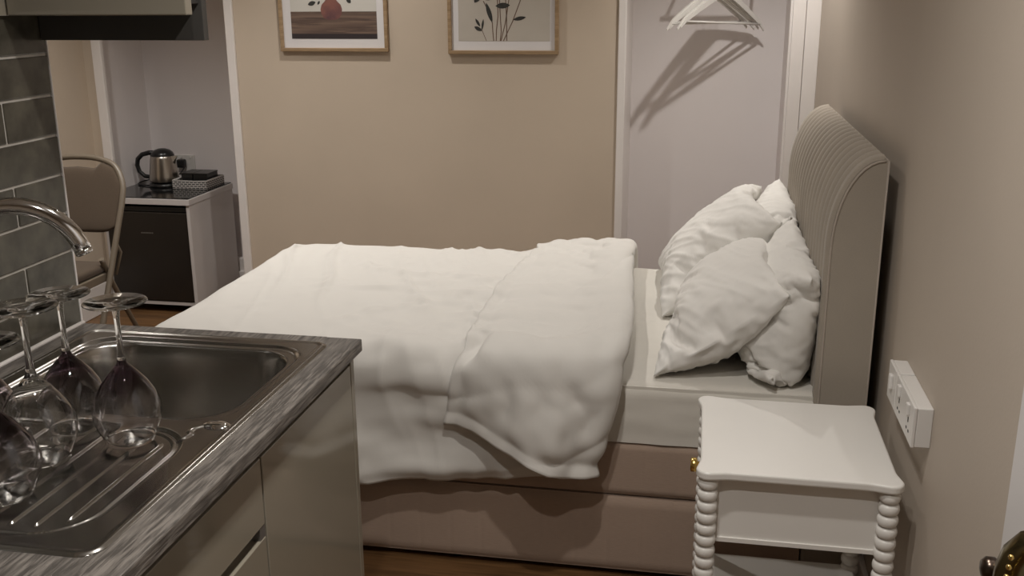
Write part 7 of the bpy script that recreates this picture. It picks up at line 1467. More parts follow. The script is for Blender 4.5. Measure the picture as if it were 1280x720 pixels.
6,12,6,1,-1,0,-1,-1,1,0,-3,0,-1,0,-1,1,-2,1,-1,0,0,0,0,-1,-8,-6,-8,-6,
-5,17,1,0,1,-2,0,1,-2,-1,0,-2,1,-1,0,-1,0,-1,0,0,0,0,0,-1,-8,-9,2,-14,
0,16,3,-1,0,0,-1,0,-1,-1,-1,0,0,-1,0,-1,0,-2,1,0,0,0,0,0,-11,-7,-1,-4,
-2,18,0,0,1,-2,0,0,-2,0,0,-1,0,-1,-1,1,-2,0,-1,1,0,0,-1,2,-13,-4,2,-11,
-1,19,-1,0,0,0,-2,0,0,-1,-1,0,0,-1,-1,0,-2,3,-3,1,-1,1,0,0,-7,-7,-3,-8,
-1,19,-1,0,0,0,-2,0,-1,0,-1,-1,-1,3,-3,0,-2,1,2,-3,0,1,0,-1,-3,-9,-2,-13,
-1,19,-1,0,1,-2,-1,-1,0,-1,-1,-2,4,-1,-1,-1,-4,3,3,-3,-1,1,0,-1,-2,-9,-3,-13,
1,17,1,1,-1,-2,0,-2,1,-2,-3,3,2,-2,1,-2,-2,-3,8,-2,-2,0,-1,0,-1,-10,-4,-11,
-1,17,1,1,-2,-1,-1,-2,2,-4,-2,7,-2,-2,4,-4,-1,-4,4,3,-1,-3,1,-1,0,-8,-10,-5,
0,16,3,-1,-1,-2,-1,-1,1,-7,5,4,-2,-2,1,-3,4,-4,0,2,2,-2,-2,1,-2,-3,-16,0,
0,15,4,-2,-1,-2,1,-2,-1,-6,8,1,-4,3,-3,-3,7,-2,-1,-2,3,1,-4,1,-2,0,-18,0,
1,13,5,-1,-2,-1,-5,3,2,-6,6,1,-5,1,0,-3,7,-3,2,-2,2,-2,0,-2,1,-1,-11,-12,
-2,14,4,-2,-3,0,-6,4,2,-1,2,-1,-1,-5,6,-6,6,-1,2,1,-2,-1,-1,2,-1,-3,-5,-17,
-3,16,0,-1,-4,0,-3,1,5,0,-2,-2,2,-3,4,-7,8,-3,3,1,-1,-1,-1,-3,5,-2,-5,-16,
-3,17,-3,-1,-3,1,-1,-3,5,3,-5,-1,5,-5,4,-7,7,-1,2,0,-2,1,1,-2,0,2,-4,-15,
-2,15,-5,3,-4,-1,2,-1,5,-1,-3,-1,6,-3,-2,-4,6,3,-3,0,0,0,2,-1,1,0,-1,-12,
4,1,12,-5,1,-3,5,3,-3,1,0,0,0,-3,1,2,0,-2,3,0,0,-5,6,0,-1,1,-1,0,
-4,12,-3,1,-1,-1,1,3,-1,1,-2,1,-1,1,-2,3,1,0,0,0,-1,1,1,-3,1,1,0,0,
2,-1,6,3,1,1,-1,2,1,-1,-1,1,-1,2,2,-2,-1,0,2,0,0,0,0,0,2,-2,2,6,
2,-2,1,6,1,2,1,2,0,0,2,-5,5,-1,1,-1,-1,1,1,-1,2,-1,2,0,2,0,0,4,
6,-8,7,1,6,0,1,2,2,0,0,0,0,3,-2,0,-1,2,0,1,1,2,0,0,0,1,-1,2,
-3,-2,-1,3,0,6,0,2,0,2,3,-1,-3,3,1,-1,2,0,2,0,1,1,0,-1,0,1,0,-1,
0,-6,6,1,-1,1,5,2,0,0,2,1,1,0,2,0,2,0,1,0,1,0,0,-1,0,1,0,-1,
1,-7,7,0,0,1,2,5,1,-1,2,1,1,0,2,2,0,1,1,0,0,0,0,-1,1,-1,1,-2,
1,-8,8,0,0,0,3,3,2,2,-1,2,1,0,4,1,0,1,0,0,0,0,0,-1,1,0,-1,-1,
2,-10,10,1,-2,1,2,3,3,1,1,0,2,2,3,1,0,0,-1,1,1,-1,0,0,-1,0,-1,-1,
0,-10,10,1,-2,2,-1,5,2,2,1,0,3,3,2,-1,1,0,0,0,0,0,0,-1,0,0,1,-7,
1,-7,3,4,1,-2,2,2,4,2,1,2,1,3,2,0,0,0,0,0,0,0,-1,1,-1,0,-2,-2,
2,-10,9,-1,3,-2,1,3,3,3,1,2,3,1,2,0,0,1,-1,0,-1,1,0,-1,0,0,-1,-4,
2,-11,8,2,1,0,0,1,6,2,1,3,2,1,2,0,0,1,-1,0,0,0,-1,0,0,0,0,-2,
0,-10,5,5,2,-4,4,-2,4,6,1,2,2,1,1,2,-1,1,-1,0,0,0,0,-2,1,1,-3,-2,
-2,-7,4,1,5,-4,-2,3,6,3,2,2,2,3,-1,1,0,0,1,-1,0,0,0,-1,0,-2,-1,0,
1,0,-3,-1,-3,7,2,-4,7,4,3,2,1,1,2,-1,2,-1,1,-1,0,1,-2,0,-2,0,-2,4,
5,-9,6,0,-1,4,0,1,3,5,3,1,3,0,2,-1,2,-1,0,1,-1,1,-1,-2,-1,-1,0,2,
-6,-11,9,2,3,-6,3,0,4,5,3,2,1,2,0,1,1,-1,0,1,-1,1,-1,-2,-1,0,-2,3,
1,-13,13,-1,2,-2,1,2,0,7,3,2,1,2,0,1,1,-1,0,1,-1,0,1,-3,-1,0,0,1,
-3,-8,7,-1,1,3,-4,3,3,5,3,2,1,2,0,1,1,-1,0,1,-1,0,0,-1,-1,-2,2,-2,
0,-9,7,3,0,-3,3,-2,5,5,3,1,3,1,0,1,1,-1,0,1,-1,0,-1,0,-2,-1,0,4,
1,-7,6,-1,1,2,-1,-1,4,6,3,1,3,0,2,0,1,-1,1,-1,0,0,-1,-1,0,0,-3,2,
6,-8,-2,12,-4,3,-2,2,3,5,2,2,3,1,0,2,-1,0,1,-1,-1,1,-1,-1,0,0,-1,-5,
-5,-8,6,1,-1,4,-4,4,1,6,2,2,2,2,1,1,-1,0,1,-2,1,-1,0,-1,0,1,-6,5,
0,-6,0,7,-2,2,-2,1,5,4,2,1,3,2,1,1,-1,0,0,0,-1,0,0,-1,0,1,-7,9,
-2,-9,10,-2,0,1,-1,2,5,3,1,2,3,2,1,0,1,-1,0,-1,0,0,-1,2,-2,0,-4,8,
-1,-9,9,1,-3,3,-2,3,5,1,2,2,1,5,-1,2,-1,0,0,0,-2,1,0,0,0,-2,-1,6,
-1,-9,9,0,0,0,0,3,4,2,1,1,2,4,0,1,0,0,0,-1,1,-2,1,-1,2,-4,4,-1,
-1,-7,6,1,0,0,1,2,4,3,0,0,3,2,3,-1,2,-1,-1,1,-1,0,0,-2,2,0,-1,1,
1,-7,7,-2,2,0,1,3,4,1,2,0,0,3,3,1,0,0,-1,1,-1,-1,2,-1,0,-2,-2,5,
-1,-6,4,2,0,0,2,3,2,4,-1,1,1,0,3,3,0,0,-1,0,1,-1,0,0,0,-1,-4,7,
0,-4,1,2,1,0,2,4,3,2,-1,1,1,-1,2,4,1,-1,0,1,-1,1,-1,-1,2,-3,-1,5,
0,-7,6,2,-2,1,4,4,1,2,-1,1,0,0,2,0,4,0,0,1,-1,1,-1,0,-1,1,-2,4,
1,-9,11,-4,2,2,4,3,0,1,0,0,1,1,0,1,1,2,1,0,0,1,0,-1,-1,2,-4,6,
-2,-5,3,2,1,5,0,3,0,1,0,0,2,0,0,2,-2,1,2,1,1,0,0,1,-1,1,-2,2,
-3,-2,0,3,4,0,3,1,1,2,0,-2,2,0,0,2,-4,2,2,-2,2,2,1,0,1,-1,1,1,
-3,0,0,4,1,2,3,2,0,-2,2,0,0,-1,0,2,-3,3,0,-1,-1,2,2,1,0,1,1,2,
-2,3,0,3,1,3,1,2,-2,0,1,0,0,-2,0,1,1,0,2,-2,0,-2,3,1,1,1,-1,5,
4,1,12,-5,1,-3,5,3,-3,1,0,0,0,-3,1,2,0,-2,3,0,0,-5,6,0,-1,1,-1,0)),
(
(1408,13,-2,-16,10,7,1,-18,7,0,0,2,0,0,1,-1,0,1,-1,-5,1,2,1,2,-10,11,3,-5,
-3,5,4,-3,-3,9,-4,-18,10,2,1,0,0,1,0,1,-1,0,0,-2,-3,4,0,7,-5,7,-13,9,
-2,-3,10,-1,7,-3,-8,-12,7,5,1,0,0,0,1,0,1,-1,0,3,5,-3,-5,-1,-1,0,8,-2,
0,-11,20,-5,10,-11,-1,-4,-7,10,2,1,-1,0,1,0,0,0,1,5,2,-8,-1,0,2,8,-8,8,
-1,-15,19,5,3,-12,-4,6,-8,5,4,1,-1,1,0,-1,1,0,4,3,-5,-3,4,-2,-1,9,0,-3,
2,-17,16,11,0,-17,3,5,-2,-2,7,0,0,-1,1,0,0,0,3,1,-3,3,-5,1,8,2,-4,-5,
2,-18,8,18,4,-22,6,2,3,-1,3,2,-1,1,-2,1,-1,1,3,0,-2,2,-2,2,8,-1,-7,9,
2,-18,6,11,8,-10,-2,2,3,2,2,0,0,2,-3,0,1,-1,4,0,-3,4,-1,1,5,1,2,2,
2,-18,9,6,-6,6,3,1,0,0,0,3,1,0,-2,1,0,0,1,4,-4,4,-2,4,2,2,0,4,
2,-18,11,-4,17,-10,-2,5,0,3,-6,8,0,0,0,0,1,-1,1,3,-1,2,0,3,1,2,1,2,
2,-18,14,-11,26,-19,6,-3,3,-2,5,1,1,0,1,0,1,0,1,1,1,1,1,2,2,1,1,3,
3,-18,13,-8,21,-17,2,4,1,2,1,0,1,0,1,1,1,0,2,0,2,0,2,1,3,0,0,4,
1,-18,11,-1,9,-9,4,2,1,0,1,0,1,1,0,2,0,2,1,0,2,2,0,1,3,0,0,4,
2,-18,10,6,-7,5,1,2,-1,1,0,1,0,1,1,0,3,0,3,0,2,0,2,1,1,1,1,3,
3,-18,7,14,-13,5,3,0,0,1,-1,2,-1,1,1,0,3,2,2,1,1,1,1,1,1,1,1,3,
3,-19,15,0,-4,8,-2,-3,3,0,0,0,1,0,0,2,1,4,3,0,2,0,1,1,1,1,1,3,
3,-13,0,7,2,11,-8,-2,0,0,-1,3,-1,1,0,0,-2,7,5,1,1,0,1,1,2,0,1,2,
0,-16,14,-10,-2,23,-11,1,0,-2,2,-1,1,1,0,-1,-5,11,4,1,1,0,1,2,0,1,1,2,
0,-13,9,-9,4,0,9,-2,0,1,0,1,-1,1,0,1,4,-4,7,3,0,0,2,0,1,1,1,2,
1,-14,11,-9,-3,7,2,5,0,0,0,1,0,1,0,0,7,-2,0,3,2,1,0,1,1,1,1,3,
2,-14,10,-10,2,2,3,3,2,1,1,0,1,0,1,2,1,2,0,3,1,0,1,1,2,-1,2,4,
2,-10,0,0,-1,-2,5,1,3,3,1,0,2,1,0,2,1,1,0,3,0,1,1,1,1,1,0,5,
5,-13,3,1,-1,-2,8,-4,0,0,7,3,1,0,2,0,2,0,0,2,1,1,0,2,1,1,1,4,
-3,-15,5,-1,2,7,-7,-1,9,-6,-1,11,0,2,0,1,1,0,0,2,0,2,0,2,1,1,1,3,
-4,-14,8,-7,2,8,-8,3,3,4,-5,8,3,0,1,0,1,0,0,1,2,0,1,1,2,1,2,1,
-2,-13,9,-10,4,1,-3,7,0,3,1,4,1,2,0,1,-1,1,0,1,1,1,0,3,1,2,-1,3,
-2,-13,10,-7,-6,4,3,4,3,1,1,4,0,2,0,0,1,0,0,1,0,2,-1,4,1,0,1,4,
-1,-13,11,-8,-5,-1,6,8,2,0,1,2,2,0,1,1,-1,1,1,-1,1,1,1,1,2,2,0,4,
-2,-13,10,-5,-8,2,6,7,0,1,1,3,0,2,0,0,1,0,0,1,0,0,1,2,2,1,1,4,
-1,-16,8,4,-8,3,0,8,1,-1,2,2,2,1,0,0,1,0,0,0,1,0,2,0,2,1,3,2,
-1,-13,6,-4,4,-2,4,5,0,2,-6,7,3,0,0,-1,1,1,0,0,1,0,1,0,3,1,2,3,
8,-17,6,12,-15,4,7,3,1,-4,1,7,1,-1,1,-1,1,0,0,1,0,1,1,0,2,1,4,2,
-5,-16,12,10,-19,2,6,4,2,-7,9,3,-1,0,0,1,-2,2,0,0,1,0,2,-1,2,2,3,3,
-4,-17,18,7,-12,-8,5,6,-4,7,1,2,0,-1,1,0,-1,1,1,0,0,0,1,2,0,2,3,4,
-4,-13,14,0,-2,6,-11,-1,9,-3,3,2,1,-1,0,1,0,0,-2,2,1,0,0,1,2,1,3,4,
-8,-2,-5,8,11,-6,-8,-8,10,2,1,1,0,0,1,-1,1,0,-2,1,0,2,-1,0,1,4,2,5,
-2,0,1,2,8,-4,-10,-1,0,8,0,0,0,-1,2,-1,1,0,-3,1,1,0,1,-1,1,0,7,4,
-5,3,7,-4,5,0,-19,7,1,4,-1,1,-1,2,-2,2,0,-3,1,0,1,0,0,-1,1,0,1,10,
-3,11,1,0,0,-3,-13,3,4,0,0,1,0,0,-1,1,-1,1,0,-1,1,-2,1,0,1,-1,1,-1,
8,13,-2,-16,10,7,1,-18,7,0,0,2,0,0,1,-1,0,1,-1,-5,1,2,1,2,-10,11,3,-5,
-3,17,-8,-2,0,3,3,-11,0,1,0,-1,4,-3,1,0,-1,1,-1,-2,1,-1,2,-3,-2,5,2,-10,
-2,18,-9,7,-4,-2,1,-5,-2,-2,1,-2,5,-2,0,0,-1,1,-1,-3,2,-1,2,-8,4,9,-9,-12,
0,17,-6,4,0,0,-4,-2,-4,-1,-1,0,-2,6,-2,-1,-1,0,0,0,-2,1,-8,2,2,-8,12,-9,
-1,18,-5,2,0,-1,0,-3,-4,-1,-1,-3,3,-1,1,-2,1,-2,0,-1,-1,-8,5,6,-7,-6,-4,14,
2,17,-1,-1,0,1,-6,3,-5,-2,1,-2,-2,3,-3,-1,0,-3,2,-1,-1,0,-6,10,-5,-8,-4,-3,
2,17,-1,0,0,0,-4,-2,-1,-2,-1,-1,0,-2,0,-3,1,-1,0,-1,2,0,-9,7,3,-8,-10,0,
2,18,-2,0,0,-1,-2,-2,-3,-1,-1,-1,-1,-1,-2,0,-3,4,-3,2,-1,-1,0,-3,5,-8,-5,-4,
2,18,-2,0,0,0,-3,-2,-3,-1,-1,-2,0,-2,-1,-1,0,-2,2,1,-2,3,-3,-2,2,-6,-3,-7,
2,19,-3,0,0,-1,-1,-3,-3,-1,-2,0,-2,-2,-1,0,0,0,0,-2,4,-3,2,-7,3,0,-7,-7,
2,19,-3,0,0,0,-3,-1,-4,-2,0,-2,-2,-2,0,0,0,-2,1,4,-5,2,-2,5,-10,0,0,-9,
3,18,-2,0,0,-2,2,-3,-6,-1,-1,-2,-2,-2,2,-1,-1,2,-3,1,4,-5,3,-1,-3,-6,0,-7,
1,19,-3,0,-1,1,-1,-3,-4,-2,-2,-1,-3,0,-1,1,1,-1,0,0,-2,2,2,-3,-1,-6,-2,-7,
2,19,-3,0,0,0,-2,-1,-6,-2,-1,-2,-2,0,-1,2,-1,0,0,-1,2,-1,0,-1,0,-7,-2,-7,
3,18,-2,0,0,0,-1,-4,-3,-3,-2,-2,-1,0,0,0,0,-1,2,-1,-1,2,-1,0,-1,-6,-4,-7,
3,18,-3,1,0,0,-1,-4,-4,-2,-2,-3,0,0,0,0,0,-1,2,-1,-1,2,-1,-1,1,-7,-4,-7,
3,17,-2,1,0,0,-1,-5,-2,-4,-2,-2,0,0,0,0,0,0,0,0,0,0,-1,1,0,-6,-7,-4,
0,18,-2,0,0,0,-2,-3,-4,-3,-3,-1,0,0,0,0,-1,2,-2,1,1,-1,0,0,0,-6,-7,-5,
0,19,-3,0,0,0,-2,-3,-4,-3,-4,0,0,0,0,-1,2,-1,-1,2,-1,0,0,-1,2,-7,-7,-5,
1,19,-3,0,0,-3,3,-5,-3,-6,-1,-1,0,0,0,-1,1,0,1,-2,2,-1,-1,1,0,-5,-7,-6,
2,18,-3,1,0,-2,1,-3,-6,-2,-5,2,-1,0,0,-1,2,-1,0,0,0,-1,2,-1,0,-6,-5,-7,
2,17,-2,0,0,0,0,-4,-4,-3,-4,-1,2,-1,-1,2,-2,2,-1,0,0,0,0,-1,2,-6,-7,-6,
5,14,-3,5,0,-1,-1,-5,-1,-2,-6,0,0,0,-1,2,-2,2,-1,0,0,0,0,0,0,-5,-7,-5,
-3,17,-7,6,-1,-1,0,-5,0,-2,-7,2,-4,4,-4,2,1,-1,-1,2,-1,0,0,0,-1,-3,-8,-5,
-4,17,-6,3,2,0,-4,-2,-1,0,-9,1,1,-4,2,1,-1,-1,1,1,-2,2,-1,0,0,-5,-7,-5,
-2,14,-1,2,1,-1,-5,0,0,-1,-3,-8,4,-4,2,2,-2,-1,2,0,-2,1,0,0,0,-5,-7,-5,
-2,14,0,2,-4,-2,0,1,-2,1,0,-11,6,-6,1,1,-1,0,0,0,-1,2,-2,2,-1,-6,-4,-8,
-1,14,0,1,0,0,-5,0,0,0,-3,-6,-5,8,-5,0,3,-2,0,-1,1,1,-2,2,-1,-6,-5,-6,
-2,16,-2,-1,3,0,-4,-2,-1,0,-4,-4,1,-5,4,0,1,-3,0,2,-2,2,-1,0,-1,-4,-6,-6,
-1,17,-2,-4,5,0,-2,-4,-1,-2,-1,-3,-5,4,-4,4,-3,1,1,-2,2,-1,0,0,-1,-4,-6,-6,
-1,17,-2,-4,5,-1,1,-6,-2,-1,-2,-2,-2,-2,2,0,-1,1,-2,1,0,0,0,0,-1,-6,-3,-6,
8,8,7,-4,5,0,-2,-3,-2,-3,-2,-1,-1,-1,0,-2,1,1,-1,0,0,0,0,-1,0,-3,-8,-3,
-5,10,3,3,-1,1,-3,-1,-3,-4,-2,0,-1,0,0,-2,0,1,-1,0,0,0,-1,0,0,-3,-6,-6,
-4,9,6,1,-1,1,-2,-1,-9,1,-2,1,-2,1,-1,-1,0,0,-1,1,-2,1,0,-1,-1,-1,-6,-7,
-4,10,6,-1,0,0,0,-14,8,-5,2,-3,1,-2,-1,3,-2,-1,0,0,-1,0,0,0,-2,-1,-3,-11,
-8,18,-5,2,-1,1,-11,1,3,-2,-3,0,0,0,-1,2,-1,0,-1,0,-1,1,-2,1,-1,-3,-3,-9,
-2,15,-1,0,0,-6,-8,6,2,-3,-1,-1,1,-1,-1,3,-2,1,-2,1,0,-1,0,0,-1,0,-7,-7,
-5,13,2,0,-3,-9,-7,17,-10,0,0,1,0,0,-1,1,-1,1,-1,1,-1,0,-1,1,0,-2,1,-13,
-3,11,1,0,0,-3,-13,3,4,0,0,1,0,0,-1,1,-1,1,0,-1,1,-2,1,0,1,-1,1,-1),
(1308,9,1,-2,-11,6,2,-9,1,-1,1,2,2,-1,0,0,1,1,-2,3,-9,3,1,2,4,-9,1,1,
13,12,-4,-3,0,-3,1,-11,3,2,0,1,0,1,1,0,0,-1,-1,11,-10,-2,2,2,-8,7,2,-1,
15,9,-1,-4,3,-2,-5,-8,0,5,1,0,0,0,1,0,1,0,-2,3,6,-5,-3,0,-4,4,7,-6,
16,6,4,-5,1,-8,5,-8,-5,6,2,0,1,-1,1,0,-1,2,-1,6,1,-10,0,-1,4,8,0,-6,
16,4,6,-3,-2,-8,-2,6,-9,2,5,-1,1,-1,1,0,-1,1,4,2,-7,-2,4,-3,0,11,0,-8,
16,3,4,3,-4,-14,3,5,-5,-1,5,0,-1,1,0,0,-1,1,3,-1,-3,2,-4,1,7,0,2,-15,
17,3,1,3,2,-18,4,1,2,-2,3,0,0,1,-2,0,1,0,2,-1,-2,1,-2,3,4,-2,-3,-3,
17,3,0,3,-4,-4,-4,2,1,1,1,0,0,1,-2,1,-1,1,1,-1,0,0,0,1,0,-1,1,0,
17,2,1,-1,0,-5,1,-1,1,0,-1,2,1,-1,0,-1,1,0,0,1,-1,1,-1,1,0,0,-1,1,
17,2,-2,3,-4,-1,3,-3,0,0,-1,2,0,0,0,0,0,0,0,0,1,-1,1,0,0,0,0,-1,
17,2,-3,4,-6,4,-3,0,1,0,-1,1,0,-1,1,0,0,0,1,-1,1,-1,1,0,0,0,0,-1,
17,2,-3,4,-5,0,1,0,0,0,-1,1,0,-1,1,0,0,0,1,-1,1,-1,1,0,0,0,0,-1,
17,2,-3,3,-3,-1,1,0,0,0,-1,1,0,-1,1,0,0,0,1,-1,1,0,-1,1,0,0,0,0,
16,3,-4,1,0,-1,0,0,0,0,-1,1,0,-1,1,0,0,0,1,-1,1,0,0,-1,1,0,0,0,
17,2,-2,0,-1,1,-1,0,0,0,-1,1,0,0,-1,1,0,0,1,-1,1,0,0,0,-1,1,0,0,
16,2,-6,9,-8,2,-1,3,-1,-1,0,0,0,0,-1,1,0,0,1,-1,1,0,0,0,0,-1,1,0,
14,-3,4,-7,8,1,-3,-1,1,0,1,-2,0,-1,1,0,1,0,0,0,-1,1,0,0,0,0,-1,1,
15,-2,-2,3,2,3,-5,0,1,-2,1,1,0,0,0,0,0,0,0,0,0,-1,1,0,0,0,-1,1,
15,-1,-2,2,-2,2,2,-1,-1,1,1,-1,0,0,1,0,0,-1,0,0,0,0,-1,1,0,0,0,-1,
17,-1,-2,-1,3,0,1,0,0,0,1,-1,0,1,-1,1,1,-2,0,0,0,0,0,-1,1,0,0,-1,
16,0,-9,10,-1,0,-1,1,0,0,0,0,1,0,0,-1,1,0,-1,0,0,0,0,0,-1,1,0,-1,
15,-5,3,2,-2,4,-2,0,-1,1,1,-1,1,0,0,0,-1,1,-1,0,0,0,0,0,-1,1,0,-1,
13,-8,13,-7,2,1,-3,2,1,0,0,-1,1,0,0,0,-1,1,-1,0,0,0,0,0,0,-1,1,-1,
9,-2,0,6,-4,1,-1,-1,4,-2,0,-1,1,0,0,0,-1,1,-1,0,0,0,0,0,0,-1,1,0,
15,-2,2,3,-2,0,-3,3,0,1,0,-2,1,0,0,0,-1,1,-1,0,0,0,0,0,0,0,-1,1,
16,-1,2,-1,3,-3,-2,3,1,-1,1,-1,0,0,0,-1,1,0,-1,0,1,-1,0,-1,1,-1,1,0,
17,-1,2,-1,2,-3,1,1,1,-1,1,-1,0,0,0,-1,1,-1,1,-1,0,1,-1,-1,1,-1,1,0,
17,-1,2,-1,0,-1,2,1,0,-1,1,-1,0,0,0,-1,1,-1,1,-1,0,1,-1,-1,1,-1,1,0,
17,-1,2,-1,-3,3,3,-1,0,-1,1,-1,0,0,-1,1,0,-1,1,-1,0,1,-1,-1,1,-1,1,0,
17,-2,1,2,-6,8,1,-2,-1,1,0,-1,0,-1,1,0,-1,1,0,-1,0,1,-1,0,-1,1,-1,1,
17,-2,-7,15,-8,5,0,-1,-1,0,2,-2,0,0,-1,1,0,0,-1,1,-1,0,1,-1,-1,1,-1,1,
8,1,-8,6,9,-4,-2,-1,0,2,-1,-1,0,0,-1,2,-2,1,0,0,-1,0,1,-1,-1,1,0,-1,
16,-4,3,-1,4,7,-6,-1,-1,0,1,-1,0,0,0,0,1,-2,1,0,0,-1,0,1,-2,1,-1,1,
16,-4,4,-3,-3,13,5,-10,-4,4,0,0,-1,1,-1,0,1,-1,0,0,0,0,-1,1,-2,1,-1,2,
16,-5,5,-5,0,5,13,-6,-15,14,-2,-2,0,-1,1,-1,0,1,0,-1,0,0,1,-2,0,0,0,-1,
14,-3,1,-4,-1,9,-1,4,1,0,-4,0,0,0,0,-1,1,-2,3,0,-1,0,-1,0,0,-1,0,-1,
16,-3,-2,-1,-4,7,8,-4,13,-12,0,1,-1,1,-2,1,-1,0,2,1,-1,-1,0,0,0,-1,-1,-1,
15,-3,-2,-3,-3,-1,13,11,-3,-6,0,0,-1,-2,5,-3,-2,4,0,-1,0,-1,0,2,-2,1,0,-4,
17,-4,-3,-2,-2,-2,7,19,-6,-3,-1,-1,1,-3,5,-1,0,-3,-1,5,-4,4,0,-1,-1,1,0,-1,
-592,9,1,-2,-11,6,2,-9,1,-1,1,2,2,-1,0,0,1,1,-2,3,-9,3,1,2,4,-9,1,1,
13,-1,-2,11,5,-19,2,8,-8,3,2,4,-11,6,3,-1,0,0,-1,-7,4,1,-4,8,4,-7,-2,1,
15,0,-4,2,2,6,-9,-4,8,1,1,3,-10,2,1,2,-2,0,1,6,-5,-2,-4,7,-12,17,3,-4,
16,0,-4,2,0,-1,1,0,2,1,1,0,2,-8,2,1,0,2,-3,2,1,0,-6,7,-4,9,4,-2,
16,0,-4,3,-1,-1,1,0,1,0,1,2,-3,2,-4,3,0,0,0,1,0,-1,-2,2,0,4,0,11,
16,-1,-1,0,0,-2,4,-3,2,0,1,0,0,-1,1,0,0,0,1,0,-2,1,0,0,-1,3,3,-4,
17,-1,-2,1,-1,1,0,1,0,0,1,-1,1,0,0,0,0,0,0,1,-1,0,0,0,-1,1,3,-3,
17,-2,0,0,-1,1,0,1,0,0,0,1,0,0,0,0,0,0,0,1,-1,0,0,0,-1,1,0,0,
17,-2,0,0,-1,1,0,0,1,1,-1,1,0,0,0,0,0,0,0,1,-1,0,0,0,0,-1,1,0,
17,-2,0,-1,1,0,0,0,1,1,-1,1,0,0,0,0,0,0,0,0,1,-1,0,0,-1,1,0,0,
17,-3,2,-2,1,0,0,0,1,1,-1,1,0,0,0,0,0,0,0,1,-1,0,-1,1,0,0,0,0,
17,-3,1,0,0,-1,1,1,0,1,-1,1,0,0,0,0,0,0,0,0,1,-1,-1,1,0,0,0,0,
17,-3,1,0,-1,1,0,1,0,1,0,-1,1,0,0,0,0,0,0,0,0,0,0,0,0,0,0,1,
16,-2,0,0,-1,0,2,0,0,1,0,0,0,-1,1,0,0,0,0,0,0,0,0,0,0,0,0,1,
17,-3,2,-2,1,-1,2,0,0,1,0,0,0,0,0,0,0,0,0,0,0,-1,2,-2,1,0,0,1,
16,-4,2,1,-1,0,1,0,0,1,0,0,0,0,0,0,0,0,0,0,0,0,0,-1,1,0,1,-1,
14,-2,1,0,-1,0,1,0,1,-1,1,0,0,0,0,0,0,0,0,0,0,0,0,0,-1,1,1,-1,
15,-1,0,0,0,-1,1,0,1,-1,1,0,0,0,0,0,0,0,0,0,0,0,0,0,0,0,0,0,
15,-1,0,0,2,-3,1,0,1,0,-1,1,0,0,0,0,0,0,0,0,0,0,0,0,0,0,0,0,
17,-2,2,-1,1,-2,2,-1,1,0,0,-1,1,0,0,0,0,0,0,0,0,0,0,0,0,0,0,0,
16,-3,2,3,-5,3,0,0,0,0,0,0,0,-1,1,0,0,0,0,0,0,0,0,0,0,0,0,0,
15,-4,3,4,-5,2,1,-1,0,0,0,0,0,-1,1,0,0,0,0,0,0,0,0,0,0,0,0,0,
13,-1,1,1,-1,0,1,-1,0,0,0,0,-1,1,0,0,0,0,0,0,0,0,0,0,0,0,0,0,
9,3,1,-3,-2,1,2,-2,0,0,0,0,-1,1,0,0,0,0,0,0,0,0,0,0,0,0,0,1,
15,4,-3,-2,3,1,-2,0,-1,0,0,0,-1,1,0,0,0,0,0,1,-2,2,-1,-1,2,-1,0,0,
16,1,1,0,-1,3,-4,1,-1,1,-1,0,-1,1,0,0,0,0,0,0,1,-1,0,0,0,0,0,0,
17,1,0,1,-1,0,0,0,-1,1,0,0,-1,0,0,0,0,0,0,0,1,-1,0,0,0,0,0,0,
17,1,0,-1,1,-1,1,0,0,0,0,0,0,0,-1,0,0,0,0,0,1,-1,0,0,0,0,0,0,
17,1,-2,3,-1,-1,1,0,0,0,0,0,0,0,-1,0,0,0,0,1,-1,0,0,0,0,0,0,0,
17,0,0,2,-1,0,-1,1,0,0,0,0,0,-1,1,-1,0,0,0,1,-1,0,0,0,0,0,0,0,
17,-1,2,1,-1,-1,1,0,0,0,0,0,0,-1,1,-1,0,0,1,-1,0,0,0,0,0,0,0,0,
8,7,-5,0,-3,3,-1,0,1,-1,0,-1,1,0,-1,0,0,1,-1,0,0,0,0,1,-1,-1,1,0,
16,5,-2,-2,1,0,-1,1,-1,0,-1,1,0,0,-1,0,1,-1,0,0,0,0,1,-1,0,0,-1,1,
16,5,-3,0,0,1,-2,1,-4,4,-1,0,0,0,0,-1,1,-1,0,0,0,1,-1,0,0,0,-1,2,
16,5,-4,3,-2,0,0,-12,17,-5,0,0,-1,-1,0,2,-1,-1,1,-1,0,0,1,-1,0,0,-1,1,
14,5,-1,-1,-1,0,-13,8,11,-4,-4,1,0,1,-3,4,-1,0,-1,0,-1,1,-1,1,-1,0,-1,1,
16,6,-3,-3,-1,-2,-13,15,11,-5,-4,2,0,-1,-3,5,-1,-1,-1,1,0,-1,0,0,-1,1,-1,-1,
15,2,-2,3,-11,-6,6,16,-2,-3,-3,4,-1,1,-1,-2,1,2,-2,1,0,-2,1,-1,2,-2,0,-1,
17,-4,-3,-2,-2,-2,7,19,-6,-3,-1,-1,1,-3,5,-1,0,-3,-1,5,-4,4,0,-1,-1,1,0,-1),
(618,-2,-6,-1,8,12,-3,-5,13,-1,1,0,0,-1,1,-1,1,-1,1,-6,5,1,-1,1,-8,7,-7,8,
-10,12,-22,-2,16,2,7,-9,11,1,-1,1,0,0,0,-1,1,-1,1,-5,2,3,0,-9,5,-1,4,-4,
-9,15,-19,-11,17,7,7,-8,6,2,-1,1,0,0,0,-1,1,-1,1,-2,-6,4,4,0,-9,6,-3,-3,
-7,14,-8,-21,11,18,2,-1,-5,5,1,0,0,0,-1,1,0,0,-1,-3,-3,6,0,0,-2,-9,3,-6,
-6,11,0,-18,0,23,-1,0,-2,1,2,0,0,-1,1,0,0,-1,-2,-2,4,0,-1,2,-1,-14,-5,1,
